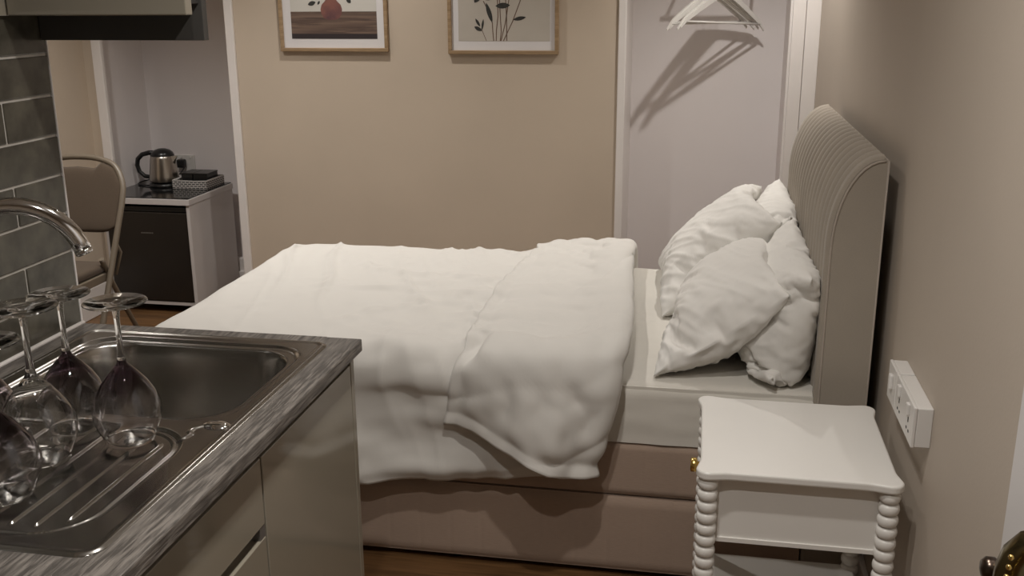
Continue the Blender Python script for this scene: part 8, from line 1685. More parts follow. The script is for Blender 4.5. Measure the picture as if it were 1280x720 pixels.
-3,7,1,-1,-14,20,1,2,0,-2,2,-1,1,0,-1,1,0,0,-3,-1,4,-2,1,0,-4,-8,-5,-6,
-1,4,7,-1,-13,11,7,1,0,-1,1,0,-1,1,-1,1,0,0,-3,2,-1,1,0,-1,-11,6,-6,-7,
-2,3,6,5,-19,20,-1,1,1,0,0,0,-1,1,-1,1,0,0,-2,0,2,-2,0,1,-6,-1,-7,-3,
0,0,12,2,-20,22,0,0,0,0,0,-1,1,-1,1,0,0,-1,1,-3,3,-3,2,-3,-3,-1,-6,-3,
0,0,10,0,-6,12,-1,0,1,0,0,0,0,-1,1,-1,1,0,-1,-1,1,-2,1,-3,-2,-2,-5,-1,
1,0,10,-5,6,3,1,1,-1,1,0,0,0,0,0,0,-1,1,-1,0,-1,-1,0,-3,-1,-3,-2,-4,
2,1,9,-8,10,2,0,2,0,1,-1,0,0,0,0,0,-1,0,0,0,-1,-1,-1,-1,-4,-1,-2,-2,
-1,0,14,-14,13,0,3,0,0,0,0,0,1,-1,0,-1,1,-1,0,-1,0,-1,-2,0,-4,-1,-1,-4,
-2,4,10,-14,9,7,0,0,0,0,1,-1,0,0,0,0,0,-1,0,-1,-1,-1,0,-3,0,-3,-4,0,
0,6,7,-13,11,3,2,1,-1,0,0,0,0,1,-1,0,0,-1,-1,0,-2,0,0,-3,-1,-1,-4,-3,
5,4,7,-10,12,0,3,-1,1,0,1,-1,0,0,0,0,0,-1,-1,-1,0,-1,-1,-2,-1,-2,-2,-5,
8,-6,13,7,-7,6,4,-1,0,0,-1,1,1,-1,0,0,0,-1,-2,0,-1,0,-1,-2,-1,-3,-1,-5,
-7,0,16,-5,-7,7,6,-1,0,0,0,0,0,0,1,-1,-1,0,-2,0,-1,0,-1,-2,-2,0,-6,-1,
-6,10,6,-10,-1,7,3,1,0,0,0,1,-1,0,0,0,0,-1,-1,-1,-2,1,-1,-2,-1,-3,-1,-4,
3,10,5,-16,8,7,1,1,0,1,-1,0,0,1,-1,0,-2,1,0,-1,-3,1,-2,0,-2,-2,-4,-1,
3,10,-7,2,6,2,2,1,0,0,0,1,-1,0,0,0,-1,0,0,-2,-1,-1,0,-1,-2,-1,-3,-4,
8,12,-21,21,0,-3,5,1,1,0,0,0,0,0,0,0,-1,0,-1,-1,0,-1,-1,-1,-2,-1,-3,-3,
9,-6,9,10,-3,0,6,-2,-1,1,3,-1,0,0,-1,1,-1,-1,0,0,-1,-1,0,-2,-2,-2,-1,-4,
-14,8,2,-10,12,4,-2,-1,2,0,-1,2,0,0,-1,0,0,0,-1,0,-1,0,-2,0,-3,-2,-2,-2,
-7,11,3,-13,9,5,-3,2,1,1,-1,1,0,-1,0,0,0,0,-1,1,-2,0,-1,-2,-1,-4,-2,2,
1,9,6,-7,-5,9,-1,4,1,0,0,0,0,-1,0,0,0,-1,1,-1,0,-1,-1,-1,-4,-2,1,-3,
-2,10,6,-5,-14,13,4,1,1,0,0,0,0,-1,0,0,0,0,-1,0,0,0,-1,-4,-1,1,-3,-7,
-1,10,6,-3,-8,-2,6,7,0,0,0,0,0,-1,0,0,0,0,-1,1,-1,-1,1,-3,-2,-1,-2,-6,
0,10,5,-2,-15,6,10,2,0,1,-1,0,-1,0,0,0,0,0,-1,1,-1,0,-1,-1,-1,-3,-3,-4,
0,10,3,-6,-11,17,0,4,-1,0,0,0,-1,0,0,0,0,0,0,-1,0,0,0,-2,-1,-2,-4,-4,
2,11,-8,3,-6,14,1,1,0,0,0,-1,0,1,-1,0,0,0,0,-1,0,1,-2,0,-1,-2,-6,-2,
3,9,-18,25,-16,13,2,2,-1,-1,0,0,0,1,-1,0,0,0,0,0,0,-1,0,-1,-1,-1,-9,2,
-3,7,-10,18,-9,0,9,1,0,-3,2,0,1,-1,1,-1,0,0,1,-1,-1,1,-1,-1,0,-1,-7,-4,
-1,6,-4,12,0,-8,-2,12,-6,5,1,-1,1,-1,1,-1,1,-1,0,0,0,0,0,-1,-1,-1,-4,-9,
3,8,-5,12,-4,0,-13,14,-5,8,0,1,0,-1,1,-1,1,-1,0,1,-1,0,0,0,-1,-2,-2,-11,
-2,13,-4,5,-8,-3,9,-22,25,0,1,-1,1,0,-1,1,-1,1,-1,0,1,-1,0,1,-1,-2,-2,-8,
6,7,8,-4,-10,1,3,-4,8,7,-1,1,-1,1,0,-1,1,-1,0,1,-1,1,-1,1,-1,0,-3,-6,
1,13,-1,-3,-12,5,-9,14,5,4,-1,1,0,-1,1,-1,0,1,-1,1,-1,1,-1,1,-1,1,-1,-6,
3,12,-4,-4,-2,-4,-7,17,6,2,-1,1,0,-1,0,0,1,0,-1,1,-1,0,1,-1,1,-1,0,1,
26,-2,-6,-1,8,12,-3,-5,13,-1,1,0,0,-1,1,-1,1,-1,1,-6,5,1,-1,1,-8,7,-7,8,
-10,-4,-6,4,11,5,-5,4,6,1,0,-1,-1,2,0,-1,1,0,0,-3,1,2,-1,1,-3,-3,3,-2,
-9,-2,-9,7,9,1,5,-2,7,0,0,-2,1,0,1,0,0,-1,1,-1,1,0,-1,-5,2,-1,2,-1,
-7,-1,-9,14,-9,11,5,2,3,-1,1,0,0,-2,1,1,-1,1,0,0,0,0,-7,6,1,-8,-3,9,
-6,-1,-1,3,-5,12,0,5,1,1,1,0,-1,1,-1,1,-1,1,0,1,-2,-2,2,1,-1,-13,2,6,
-3,-3,3,1,3,-3,11,-2,4,1,0,0,1,-1,1,0,0,1,-1,0,-1,1,-2,1,1,-6,-11,7,
-1,-1,0,1,1,2,8,1,2,1,0,0,1,0,0,0,0,0,0,0,0,0,-1,0,1,-1,-12,4,
-2,4,-7,3,-1,5,6,3,0,2,0,1,-1,1,1,-1,0,0,0,0,0,0,0,-1,1,-1,-4,-4,
0,1,-1,0,-1,6,4,3,2,0,2,-1,1,0,0,1,-1,0,0,0,0,0,0,-1,1,-1,-3,-4,
0,2,-5,5,-2,4,4,4,2,1,0,1,0,0,0,1,-1,0,0,0,0,1,-2,0,1,-1,-2,-5,
1,0,-1,1,2,1,6,2,2,2,1,0,0,0,0,1,-1,0,0,0,0,0,0,0,-2,1,-1,-6,
2,-3,4,-1,3,4,-3,4,7,0,1,0,0,0,0,1,-1,0,0,0,0,0,0,1,-2,-1,0,-6,
-1,-1,1,3,2,-7,9,3,4,1,1,0,0,0,0,1,-1,0,0,1,-1,0,0,0,0,-2,-1,-5,
-2,3,0,-1,-4,1,9,2,4,2,0,0,0,0,0,1,-1,0,0,1,-1,0,0,0,0,-1,-3,-5,
0,2,1,-3,0,-1,9,3,3,2,0,0,0,0,1,-1,0,0,0,1,-1,0,0,1,-1,-2,-2,-6,
5,0,-5,5,1,3,2,6,2,1,2,-1,0,0,1,-1,0,0,1,-1,0,0,1,-1,0,-1,-4,-6,
8,-5,-1,6,1,-1,7,5,3,0,2,-1,0,0,1,-1,0,0,1,-1,0,0,1,-1,0,-1,-6,-3,
-7,-2,6,-4,-5,5,7,5,3,0,2,-1,0,0,1,-1,0,1,-1,0,0,0,1,-1,0,-1,-5,-6,
-6,0,0,1,3,-5,7,6,3,1,0,0,0,1,-1,0,0,1,-1,0,0,1,-1,0,0,0,-7,-3,
3,0,0,-1,0,9,-6,10,2,2,0,0,0,1,-1,0,0,1,-1,0,0,1,-1,0,0,-1,-3,-8,
3,2,-3,-2,9,-9,9,3,6,1,0,0,1,-1,0,0,1,-1,0,0,1,-1,0,0,1,-2,-4,-5,
8,1,1,-6,2,-1,5,11,2,0,1,1,-1,0,0,0,1,-1,0,0,1,-1,0,0,1,-2,-4,-4,
9,-11,15,-5,-4,2,7,9,1,2,0,0,0,0,0,1,-1,0,0,0,1,-1,0,0,1,-2,-4,-4,
-14,-2,9,-9,-4,4,11,4,0,2,1,0,0,0,0,1,-1,0,0,1,-1,0,0,0,1,-2,-4,-4,
-7,-1,6,-11,9,-1,8,3,0,1,2,0,0,0,0,0,0,0,0,1,-1,0,0,0,1,-2,-4,-3,
1,5,-13,9,-2,6,8,0,0,0,2,0,0,1,1,-1,0,0,0,0,1,-1,0,0,1,-2,-4,-4,
-2,8,-14,4,0,14,1,0,0,-1,1,-1,3,1,0,1,-1,0,0,0,1,-1,0,0,0,0,-4,-7,
-1,9,-18,11,-3,6,7,1,0,0,1,2,0,-1,1,0,0,1,-1,0,0,1,-1,0,0,0,-4,-5,
0,9,-11,-5,7,5,6,2,0,0,3,-1,1,0,0,0,0,0,1,-1,0,0,1,-1,0,-1,-3,-3,
0,4,1,-13,8,5,3,5,0,2,0,1,0,0,0,0,0,0,0,1,-1,0,0,1,-1,-1,-3,-3,
2,8,-7,-12,14,3,-3,10,1,1,0,1,0,1,-2,2,-1,0,0,1,-1,0,0,1,-1,-2,-2,-1,
3,4,-2,-12,9,5,4,4,2,1,1,0,0,0,0,0,1,-1,0,0,1,-1,0,0,1,-2,-4,0,
-3,12,-20,10,-8,8,7,1,4,1,1,0,1,-1,0,0,0,1,-1,0,0,1,-1,0,0,0,-3,-4,
-1,9,-13,-1,6,3,4,1,6,0,1,0,0,0,0,0,0,0,1,-1,0,0,1,-1,0,0,-2,-6,
3,3,-5,-3,7,4,2,4,-1,4,0,1,0,0,0,0,0,0,1,-1,0,0,1,-1,0,0,-1,-7,
-2,-1,8,-13,10,3,-1,4,2,2,2,0,0,-1,1,0,0,0,0,0,0,0,0,1,-1,0,-1,-3,
6,-7,10,3,2,-3,-3,10,-2,1,4,0,1,0,0,-1,1,-1,1,0,0,0,0,1,-1,0,-1,-1,
1,3,3,-1,-2,-10,20,-15,17,0,1,0,-1,0,1,-1,1,-1,1,0,-1,1,0,0,0,0,0,-1,
3,12,-4,-4,-2,-4,-7,17,6,2,-1,1,0,-1,0,0,1,0,-1,1,-1,0,1,-1,1,-1,0,1)))
# duvet: one sheet draped over the mattress and folded back at the head end
UP = 5
G = upsample(unpack(DUVET_DATA, DUVET_SHAPE), UP)
G[..., 2] = np.where(G[..., 2] > .660, .660+(G[..., 2]-.660)*.6, G[..., 2])
qa, qb = np.maximum(0, -.07-G[..., 0]), np.maximum(0, G[..., 1]-1.66)      # round the far foot corner in plan
ql = np.hypot(qa, qb)+1e-9; qk = np.where((qa > 0) & (qb > 0) & (ql > .19), (.19+(ql-.19)*.40)/ql, 1.0)
G[..., 0] = np.where(qa > 0, -.07-qa*qk, G[..., 0]); G[..., 1] = np.where(qb > 0, 1.66+qb*qk, G[..., 1])
N = grid_normals(G)
if N[G.shape[0]//4, G.shape[1]//2, 2] < 0: N = -N
nu, nv = G.shape[:2]
H = np.zeros((nu, nv))
for i in range(nu):
    s = i/(nu-1)*2.107
    fold = s > 1.70
    dend = (2.107-s)
    for j in range(nv):
        x, y, z = G[i, j]
        t = j/(nv-1)*1.55           # along the width, near hem first
        wx, wy = .05*nz(s*3, t*3, 5), .05*nz(s*3, t*3, 9)
        ca, sa = math.cos(.35), math.sin(.35)
        p, q = s*ca+t*sa, -s*sa+t*ca
        w = .0140*ridge((p+wx)*6.0, (q+wy)*.6, 11+fold*5, 4)*smst(-.1, .3, nz(s*2, t*2, 4)+.1)*(.5 if fold else 1)
        w += .0055*ridge((p+wx)*13, (q+wy)*1.2, 21+fold*5, 3)*smst(0, .4, nz(s*2.5, t*2.5, 14)+.1)*(.5 if fold else 1)
        near = smst(.62, .30, t)
        d1, d2 = (s+t)*.7071, (s-t)*.7071
        if not fold: w += near*(.014*ridge((d1+wx)*6.0, (d2+wy)*.9, 31, 2)+.004*nz(d1*12, d2*2.0, 35))
        else: w += near*(.007*ridge((s*.5+wx)*5, (t*1.0+s*.5+wy)*8, 37, 2.5)+.002*nz(s*8, t*12, 38))
        w += .0006*nz(s*24, t*16, 41)
        he = t                       # crumpled seams along the free edges
        w += .0065*math.exp(-(he/.05)**2)*nz(s*22, t*6, 60+fold*9)
        if dend < .12: w += .0045*math.exp(-(dend/.045)**2)*nz(t*26, s*7, 70)+.007*math.exp(-((dend-.03)/.02)**2)
        w += .012*math.exp(-((he-.032)/.022)**2)
        H[i, j] = w
G = G+N*H[..., None]
me = bpy.data.meshes.new('duvet'); me.from_pydata(G.reshape(-1, 3).tolist(), [], grid_faces(nu, nv))
for p in me.polygons: p.use_smooth = True
o = bpy.data.objects.new('duvet', me); COL.objects.link(o); me.materials.append(M['duvet'])
o['label'] = 'white duvet spread over the bed and folded back at the pillow end'; o['category'] = 'duvet'
md = o.modifiers.new('thickness', 'SOLIDIFY'); md.thickness = .012; md.offset = -1 if N[nu//4, nv//2, 2] > 0 else 1

# pillows: two inflated layers joined along the seam
def pillow(k, label, shift, seed):
    S2 = unpack(PILLOW_DATA[k], (2*PILLOW_SHAPE[0], PILLOW_SHAPE[1])).reshape((2,)+PILLOW_SHAPE+(3,))
    L = [upsample(S2[q], 3) for q in (0, 1)]
    for q in (0, 1):     # soften the flattened corner that points at the foot end
        if k == 0: L[q][..., 0] = np.where(L[q][..., 0] < 1.175, 1.175+(L[q][..., 0]-1.175)*.5, L[q][..., 0])
    c = (L[0].mean((0, 1))+L[1].mean((0, 1)))/2
    nu, nv = L[0].shape[:2]
    V, F = [], []
    for q in (0, 1):
        N = grid_normals(L[q])
        if ((L[q]-c)*N).sum(2).mean() < 0: N = -N
        H = np.zeros((nu, nv))
        for i in range(nu):
            a = 2*i/(nu-1)-1
            for j in range(nv):
                b = 2*j/(nv-1)-1
                m_ = min(1, 6*min(1-abs(a), 1-abs(b)))
                wx, wy = .12*nz(a*2, b*2, seed+5), .12*nz(a*2, b*2, seed+9)
                d1, d2 = a*.62+b*.78+wx, a*.78-b*.62+wy
                w = .0048*ridge(d1*3.6, d2*.7, seed+q*3)*smst(-.1, .3, nz(a*1.5, b*1.5, seed+20)+.12)
                w += .0042*ridge(d1*7, d2*.9, seed+q*3+1, 4)+.0006*nz(a*16, b*11, seed+2)
                ga, gb = math.exp(-(1-abs(a))/.10), math.exp(-(1-abs(b))/.14)
                w += .003*ga*nz(b*14, a*1.5, seed+7)+.004*gb*nz(a*18, b*1.5, seed+8)
                H[i, j] = w*m_
        P = L[q]+N*H[..., None]
        off = len(V); V += P.reshape(-1, 3).tolist(); F += grid_faces(nu, nv, off, q == 1)
    bm = bmesh.new(); vs = [bm.verts.new(Vector(v)-Vector(c)) for v in V]
    for f in F:
        fc = bm.faces.new([vs[x] for x in f]); fc.smooth = True
    bmesh.ops.remove_doubles(bm, verts=bm.verts, dist=.0004); bmesh.ops.recalc_face_normals(bm, faces=bm.faces)
    me = bpy.data.meshes.new('pillow'); bm.to_mesh(me); bm.free(); me.materials.append(M['pillow'])
    o = bpy.data.objects.new('pillow', me); COL.objects.link(o); o.location = Vector(c)+Vector(shift)
    o['label'] = label; o['category'] = 'pillow'; o['group'] = 'white pillows on the bed'
pillow(0, 'white pillow leaning in front on the near side of the bed, largest in view', (.022, .005, 0), 1)
pillow(1, 'white pillow against the headboard on the near side, behind the largest pillow', (0, 0, 0), 12)
pillow(2, 'white pillow leaning in front on the far side of the bed', (.0, 0, 0), 23)
pillow(3, 'white pillow against the headboard on the far side, only its top showing', (0, 0, -.01), 34)

# ------------------------------------------------------------------ nightstand
nx0, nx1, ny0, ny1, nzt = 1.262, 1.672, .143, .572, .600
ns = thing('nightstand', 'white nightstand with bobbin-turned legs and a brass knob beside the bed', 'nightstand', ((nx0+nx1)/2, (ny0+ny1)/2, 0))
lr = .0215
legs = [(nx0+.024, ny0+.024), (nx1-.024, ny0+.024), (nx0+.024, ny1-.024), (nx1-.024, ny1-.024)]
ins = .0085
def lobes():
    """top outline: straight edges set in slightly, a round lobe over each leg"""
    pts = []
    cs = [((nx1-.024, ny1-.024), 0), ((nx0+.024, ny1-.024), 90), ((nx0+.024, ny0+.024), 180), ((nx1-.024, ny0+.024), 270)]
    for (cx, cy), a0 in cs:
        n = 14
        for k in range(n+1):
            a = math.radians(a0-28+(90+56)*k/n)
            x, y = cx+.0255*math.cos(a), cy+.0255*math.sin(a)
            pts.append((x, y))
        # ease back to the straight edge
    out = []
    m_ = len(pts)//4
    for c in range(4):
        seg = pts[c*m_:(c+1)*m_]
        (cx, cy), a0 = cs[c]
        def edge(p, ang, back):
            d = Vector((math.cos(math.radians(ang)), math.sin(math.radians(ang))))
            tng = Vector((-d.y, d.x))*(-1 if back else 1)
            return d, tng
        pre, post = [], []
        d, tg = edge(None, a0, True)
        for q, off in ((.055, .017), (.045, .0172), (.036, .0182)):
            p = Vector((cx, cy))+d*off+tg*q; pre.append((p.x, p.y))
        d, tg = edge(None, a0+90, False)
        for q, off in ((.036, .0182), (.045, .0172), (.055, .017)):
            p = Vector((cx, cy))+d*off+tg*q; post.append((p.x, p.y))
        out += pre+seg[2:-2]+post
    return out
mb = MB().prism(lobes(), nzt-.019, nzt, None, .005); o = mb.build('top', M['ns_white'], ns)
for lx, ly in legs:
    prof = [(0, .0), (.016, 0)]
    pitch = .0262; nb = 22; z = .004
    for k in range(nb):
        for q in range(8):
            a = q/8
            prof.append((.0135+(lr-.0135)*math.sqrt(max(0, 1-(2*a-1)**2)), z+pitch*(k+a)))
    prof += [(.0135, z+pitch*nb), (.0, z+pitch*nb)]
    MB().lathe(prof, (lx, ly, 0), 24).build('leg', M['ns_white'], ns)
zb = .428
mb = MB(); mb.box(nx0+.03, nx1-.03, ny0+.034, ny0+.046, zb, nzt-.0185, .001)
mb.box(nx0+.03, nx1-.03, ny1-.032, ny1-.018, zb, nzt-.0185, .001); mb.box(nx1-.032, nx1-.018, ny0+.03, ny1-.03, zb, nzt-.0185, .001)
mb.box(nx0+.03, nx1-.03, ny0+.03, ny1-.03, zb, zb+.01)
mb.build('case', M['ns_white'], ns)
mb = MB().box(nx0+.012, nx0+.030, ny0+.046, ny1-.046, zb+.006, nzt-.024, .002); dw = mb.build('drawer', M['ns_white'], ns)
mb = MB().lathe([(0, 0), (.014, 0), (.0165, .002), (.0165, .013), (.0155, .0145), (.008, .016), (.008, .026), (0, .026)], (nx0-.0135, (ny0+ny1)/2+.0, .514), 24, 'X'); k = mb.build('knob', M['brass'], dw); k['label'] = 'brass drawer knob'
MB().box(nx0+.018, nx1-.018, ny0+.016, ny1-.016, .160, .178, .002).build('shelf', M['ns_white'], ns)

# ------------------------------------------------------------------ wall sockets by the bed
def wall_socket(y0, y1, z0, z1, label, double):
    t = thing('wall_socket', label, 'socket', (XW, (y0+y1)/2, z0))
    MB().box(XW-.030, XW, y0+.001, y1-.001, z0, z1, .002).build('back_box', M['plastic_white'], t)
    MB().box(XW-.037, XW-.030, y0, y1, z0-.001, z1+.001, .002).build('face_plate', M['plastic_white'], t)
    xs = XW-.037
    if double:
        for cy in (y0+.045, y1-.045):
            sw = cy+(.012 if cy > (y0+y1)/2 else -.012)*0
            MB().box(xs-.006, xs+.001, sw-.008, sw+.008, z0+.052, z0+.076, .002).build('rocker_switch', M['plastic_white'], t)
            h = MB(); h.box(xs-.0006, xs+.001, cy-.003, cy+.003, z0+.036, z0+.046); h.box(xs-.0006, xs+.001, cy-.014, cy-.007, z0+.018, z0+.023); h.box(xs-.0006, xs+.001, cy+.007, cy+.014, z0+.018, z0+.023)
            h.build('pin_slots', M['hole'], t)
    else:
        cy = (y0+y1)/2
        MB().box(xs-.008, xs+.001, cy-.012, cy+.006, z0+.034, z0+.066, .003).build('rocker_switch', M['plastic_white'], t)
wall_socket(.152, .342, .683, .766, 'white double socket on the right wall above the nightstand', True)
wall_socket(.346, .436, .683, .766, 'white single switched plate beside the headboard, farther of the two plates', False)

# ------------------------------------------------------------------ framed prints on the chimney breast
def art(parent, poly, material, name, lift=0.0, cx=0, cz=0):
    """flat printed shape standing on the picture plane (x,z outline)"""
    y = YB-.0105-lift
    mb = MB(); b = bmesh.new(); f = [b.verts.new((x, y, z)) for x, z in poly]; b.faces.new(f)
    mb.merge(b); return mb
def frame_obj(x0, x1, z0, z1, label, fw=.0165):
    t = thing('framed_print', label, 'picture', ((x0+x1)/2, YB, z0))
    mb = MB()
    mb.box(x0, x1, YB-.022, YB-.001, z0, z0+fw, .002); mb.box(x0, x1, YB-.022, YB-.001, z1-fw, z1, .002)
    mb.box(x0, x0+fw, YB-.022, YB-.001, z0+fw, z1-fw, .002); mb.box(x1-fw, x1, YB-.022, YB-.001, z0+fw, z1-fw, .002)
    mb.build('frame', M['oak_frame'], t)
    MB().box(x0+fw-.002, x1-fw+.002, YB-.010, YB-.002, z0+fw-.002, z1-fw+.002).build('mount', M['paper'], t)
    return t
def poly_obj(name, polys, material, parent, lift, thick=.0004):
    mb = MB()
    for p in polys:
        T = Matrix(((1, 0, 0, 0), (0, 0, -1, 0), (0, 1, 0, 0), (0, 0, 0, 1)))
        mb.prism(p, -(YB-.0100-lift), -(YB-.0100-lift-thick), T)
    return mb.build(name, material, parent)
def leaf(x, z, ang, L, W, n=8):
    pts = []
    for k in range(n+1):
        a = k/n; pts.append((a*L, W*math.sin(PI*a)**.8))
    for k in range(n-1, 0, -1):
        a = k/n; pts.append((a*L, -W*math.sin(PI*a)**.8))
    c, s = math.cos(ang), math.sin(ang)
    return [(x+p*c-q*s, z+p*s+q*c) for p, q in pts]
def strip(pts, w):
    L, R = [], []
    for i, p in enumerate(pts):
        a = Vector(pts[max(i-1, 0)]); b = Vector(pts[min(i+1, len(pts)-1)]); d = (b-a).normalized(); n = Vector((-d.y, d.x))*w
        L.append((p[0]+n.x, p[1]+n.y)); R.append((p[0]-n.x, p[1]-n.y))
    return L+R[::-1]
# left: vase on a table
t = frame_obj(-.716, -.194, 1.306, 2.01, 'oak-framed print of a terracotta vase on a brown table, left of two')
x0, x1 = -.660, -.2455
poly_obj('print_background', [[(x0, 1.485), (x1, 1.485), (x1, 1.94), (x0, 1.94)]], M['art_pale'], t, .0003)
poly_obj('print_tabletop', [[(x0, 1.385), (x1, 1.385), (x1, 1.485), (x0, 1.485)]], M['art_table'], t, .0003)
poly_obj('print_table_edge', [[(x0, 1.363), (x1, 1.363), (x1, 1.386), (x0, 1.386)]], M['art_edge'], t, .0004)
vp = [(.018, 1.448), (.036, 1.455), (.049, 1.475), (.052, 1.495), (.046, 1.515), (.030, 1.530), (.020, 1.545), (.020, 1.575), (.028, 1.59)]
poly_obj('print_vase', [[(-.461+r, z) for r, z in vp]+[(-.461-r, z) for r, z in vp[::-1]]], M['art_vase'], t, .0008)
poly_obj('print_foliage', [leaf(-.44, 1.60, a, l, .016) for a, l in ((.5, .16), (1.1, .2), (1.7, .2), (2.3, .18), (2.8, .15), (.1, .13))]
         + [leaf(-.535, 1.527, .3, -.04, .010), leaf(-.515, 1.532, 1.0, -.02, .005), leaf(-.385, 1.545, -.9, .030, .010)], M['ink'], t, .0010)
# right: ink stems and leaves
t = frame_obj(.089, .593, 1.297, 2.00, 'oak-framed print of dark botanical stems on grey, right of two')
x0, x1 = .137, .554
poly_obj('print_background', [[(x0, 1.354), (x1, 1.354), (x1, 1.93), (x0, 1.93)]], M['art_grey'], t, .0003)
S = .507/137.5          # metres per reference step across this frame
def P2(px_, py_): return (.0925+(px_-560.6)*S, 1.354+(51.2-py_)*S*1.0)
st = [[(607.5, 51), (602, 38), (601, 36)], [(616.5, 51), (615.5, 40), (615, 30), (610, 15), (604, 4)], [(619.5, 51), (620, 38), (622, 22), (621.5, 0), (621, -60)],
      [(624.5, 51), (626, 40), (624.8, 20), (624, 0), (625, -80)], [(625.5, 51), (631, 30), (636, 0), (640, -60)], [(632.8, 51), (632.6, 25), (631.5, 0), (628, -70)],
      [(628.5, 51), (640, 28), (651, 0), (660, -50)]]
poly_obj('print_stems', [strip([P2(*p) for p in s_], .0021 if i_ > 0 else .0013) for i_, s_ in enumerate(st)], M['ink_brown'], t, .0006)
def pl(a, b, w):
    A, B = Vector(P2(*a)), Vector(P2(*b)); d = B-A
    return leaf(A.x, A.y, math.atan2(d.y, d.x), d.length, w*S)
lv = [pl((615, 29.5), (607.5, 6), 2.7), pl((619, 10), (637, 9), 3.4), pl((640.5, 26), (656.5, 23), 2.3), pl((602, 39), (592.5, 34), 2.3), pl((599.8, 34), (594, 24.5), 1.6),
      pl((602, 38), (604, 25), 1.3), pl((603, -8), (593, 6), 4), pl((604, -4), (612, 3), 3.2), pl((621, -10), (606, -20), 4), pl((640, -30), (656, -40), 4), pl((625, -60), (610, -75), 4)]
poly_obj('print_leaves', lv, M['ink'], t, .0012)

# ------------------------------------------------------------------ hangers in the right alcove
rail = MB().tube([(1.10, 3.10, 1.625), (1.46, 3.10, 1.625)], .008, 14)
for x0 in (1.12, 1.44):
    rail.tube([(x0, 3.10, 1.625), (x0, YA, 1.625)], .007, 12); rail.lathe([(0, 0), (.022, 0), (.022, .006), (.009, .010), (0, .010)], (x0, YA-.010, 1.625), 20, 'Y')
rail = rail.build('hanging_rail', M['rail']); rail['label'] = 'short chrome hanging rail on the alcove back wall that holds the hangers'; rail['category'] = 'rail'
HL = ['white wooden hanger at the front right of the bunch in the alcove', 'second white wooden hanger from the right in the alcove', 'third white wooden hanger from the right in the alcove',
      'white wooden hanger at the far left end of the bunch in the alcove']
for k, (xx, rz, tl) in enumerate(((1.318, .62, .045), (1.292, .66, .01), (1.266, .60, .02), (1.240, .68, -.005))):
    c = Vector((xx, 3.10, 1.6215))
    t = thing('clothes_hanger', HL[k], 'hanger', c, 'white hangers in the alcove')
    mb = MB()
    for sg in (-1, 1):
        L_, R_w = [], []
        b = bmesh.new(); rings = []
        for q in range(17):
            a = q/16; x = sg*.232*a; z = -.058-.150*(a**1.12)-(.014*smst(.86, 1, a))
            w_ = .0135-.003*a-.006*smst(.85, 1, a); th = .0060-.002*a
            rings.append([b.verts.new(c+Vector((x, dy, z+dz))) for dy, dz in ((-th, -w_), (th, -w_), (th, w_), (-th, w_))])
        for A, B in zip(rings, rings[1:]):
            for e in range(4): b.faces.new((A[e], A[(e+1) % 4], B[(e+1) % 4], B[e]))
        b.faces.new(rings[0]); b.faces.new(rings[-1][::-1])
        bmesh.ops.recalc_face_normals(b, faces=b.faces)
        mb.merge(b)
    mb.build('shoulder_arms', M['hanger'], t)
    MB().tube([c+Vector((-.205, 0, -.196)), c+Vector((.205, 0, -.196))], .0052, 10).build('trouser_bar', M['hanger'], t)
    pts = [c+Vector((0, 0, -.062)), c+Vector((0, 0, -.035))]
    for q in range(15):
        a = math.radians(-60+250*q/14); pts.append(c+Vector((0, .0145*math.cos(a), -.0062+.0145*math.sin(a))))
    MB().tube(pts, .0018, 8).build('hook', M['chrome'], t)
    t.rotation_euler = (0, tl, rz)

# ------------------------------------------------------------------ fridge corner
fr = thing('fridge_cabinet', 'white cabinet shell with a black glossy top around the fridge', 'cabinet', (-1.44, 3.03, 0))
fx0, fx1, fy0, fy1 = -1.716, -1.236, 2.755, 3.235
mb = MB(); mb.box(fx1-.018, fx1, fy0, fy1, 0, .562, .001); mb.box(fx0, fx0+.014, fy0+.02, fy1, 0, .562); mb.box(fx0+.014, fx1-.018, fy1-.012, fy1, .05, .562)
mb.build('side_panels', M['fridge_white'], fr)
MB().box(fx0+.014, fx1-.018, fy0+.012, fy0+.45, .040, .056).build('bottom_shelf', M['fridge_white'], fr)
MB().box(fx0, fx1+.004, fy0-.008, fy1+.002, .563, .592, .0015).build('top_board', M['fridge_white'], fr)
MB().box(fx0, fx1-.004, fy0+.002, fy1, .5925, .5965, .001).build('black_top', M['black_glass'], fr)
fg = thing('mini_fridge', 'small dark brown-black fridge built into the white cabinet', 'fridge', (-1.45, 3.0, .056))
gx0, gx1 = fx0+.018, fx1-.022
MB().box(gx0+.002, gx1-.002, fy0+.052, fy0+.44, .057, .548).build('body', M['plastic_black'], fg)
MB().box(gx0, gx1, fy0+.008, fy0+.050, .060, .522, .006).build('door', M['fridge'], fg)
MB().box(gx0, gx1, fy0+.010, fy0+.050, .525, .549, .004).build('control_fascia', M['plastic_black'], fg)
mb = MB()
for q in range(8): mb.box(-1.515+q*.0085, -1.509+q*.0085, fy0+.0072, fy0+.0082, .412, .418)
mb.build('maker_lettering', M['cab_channel'], fg)

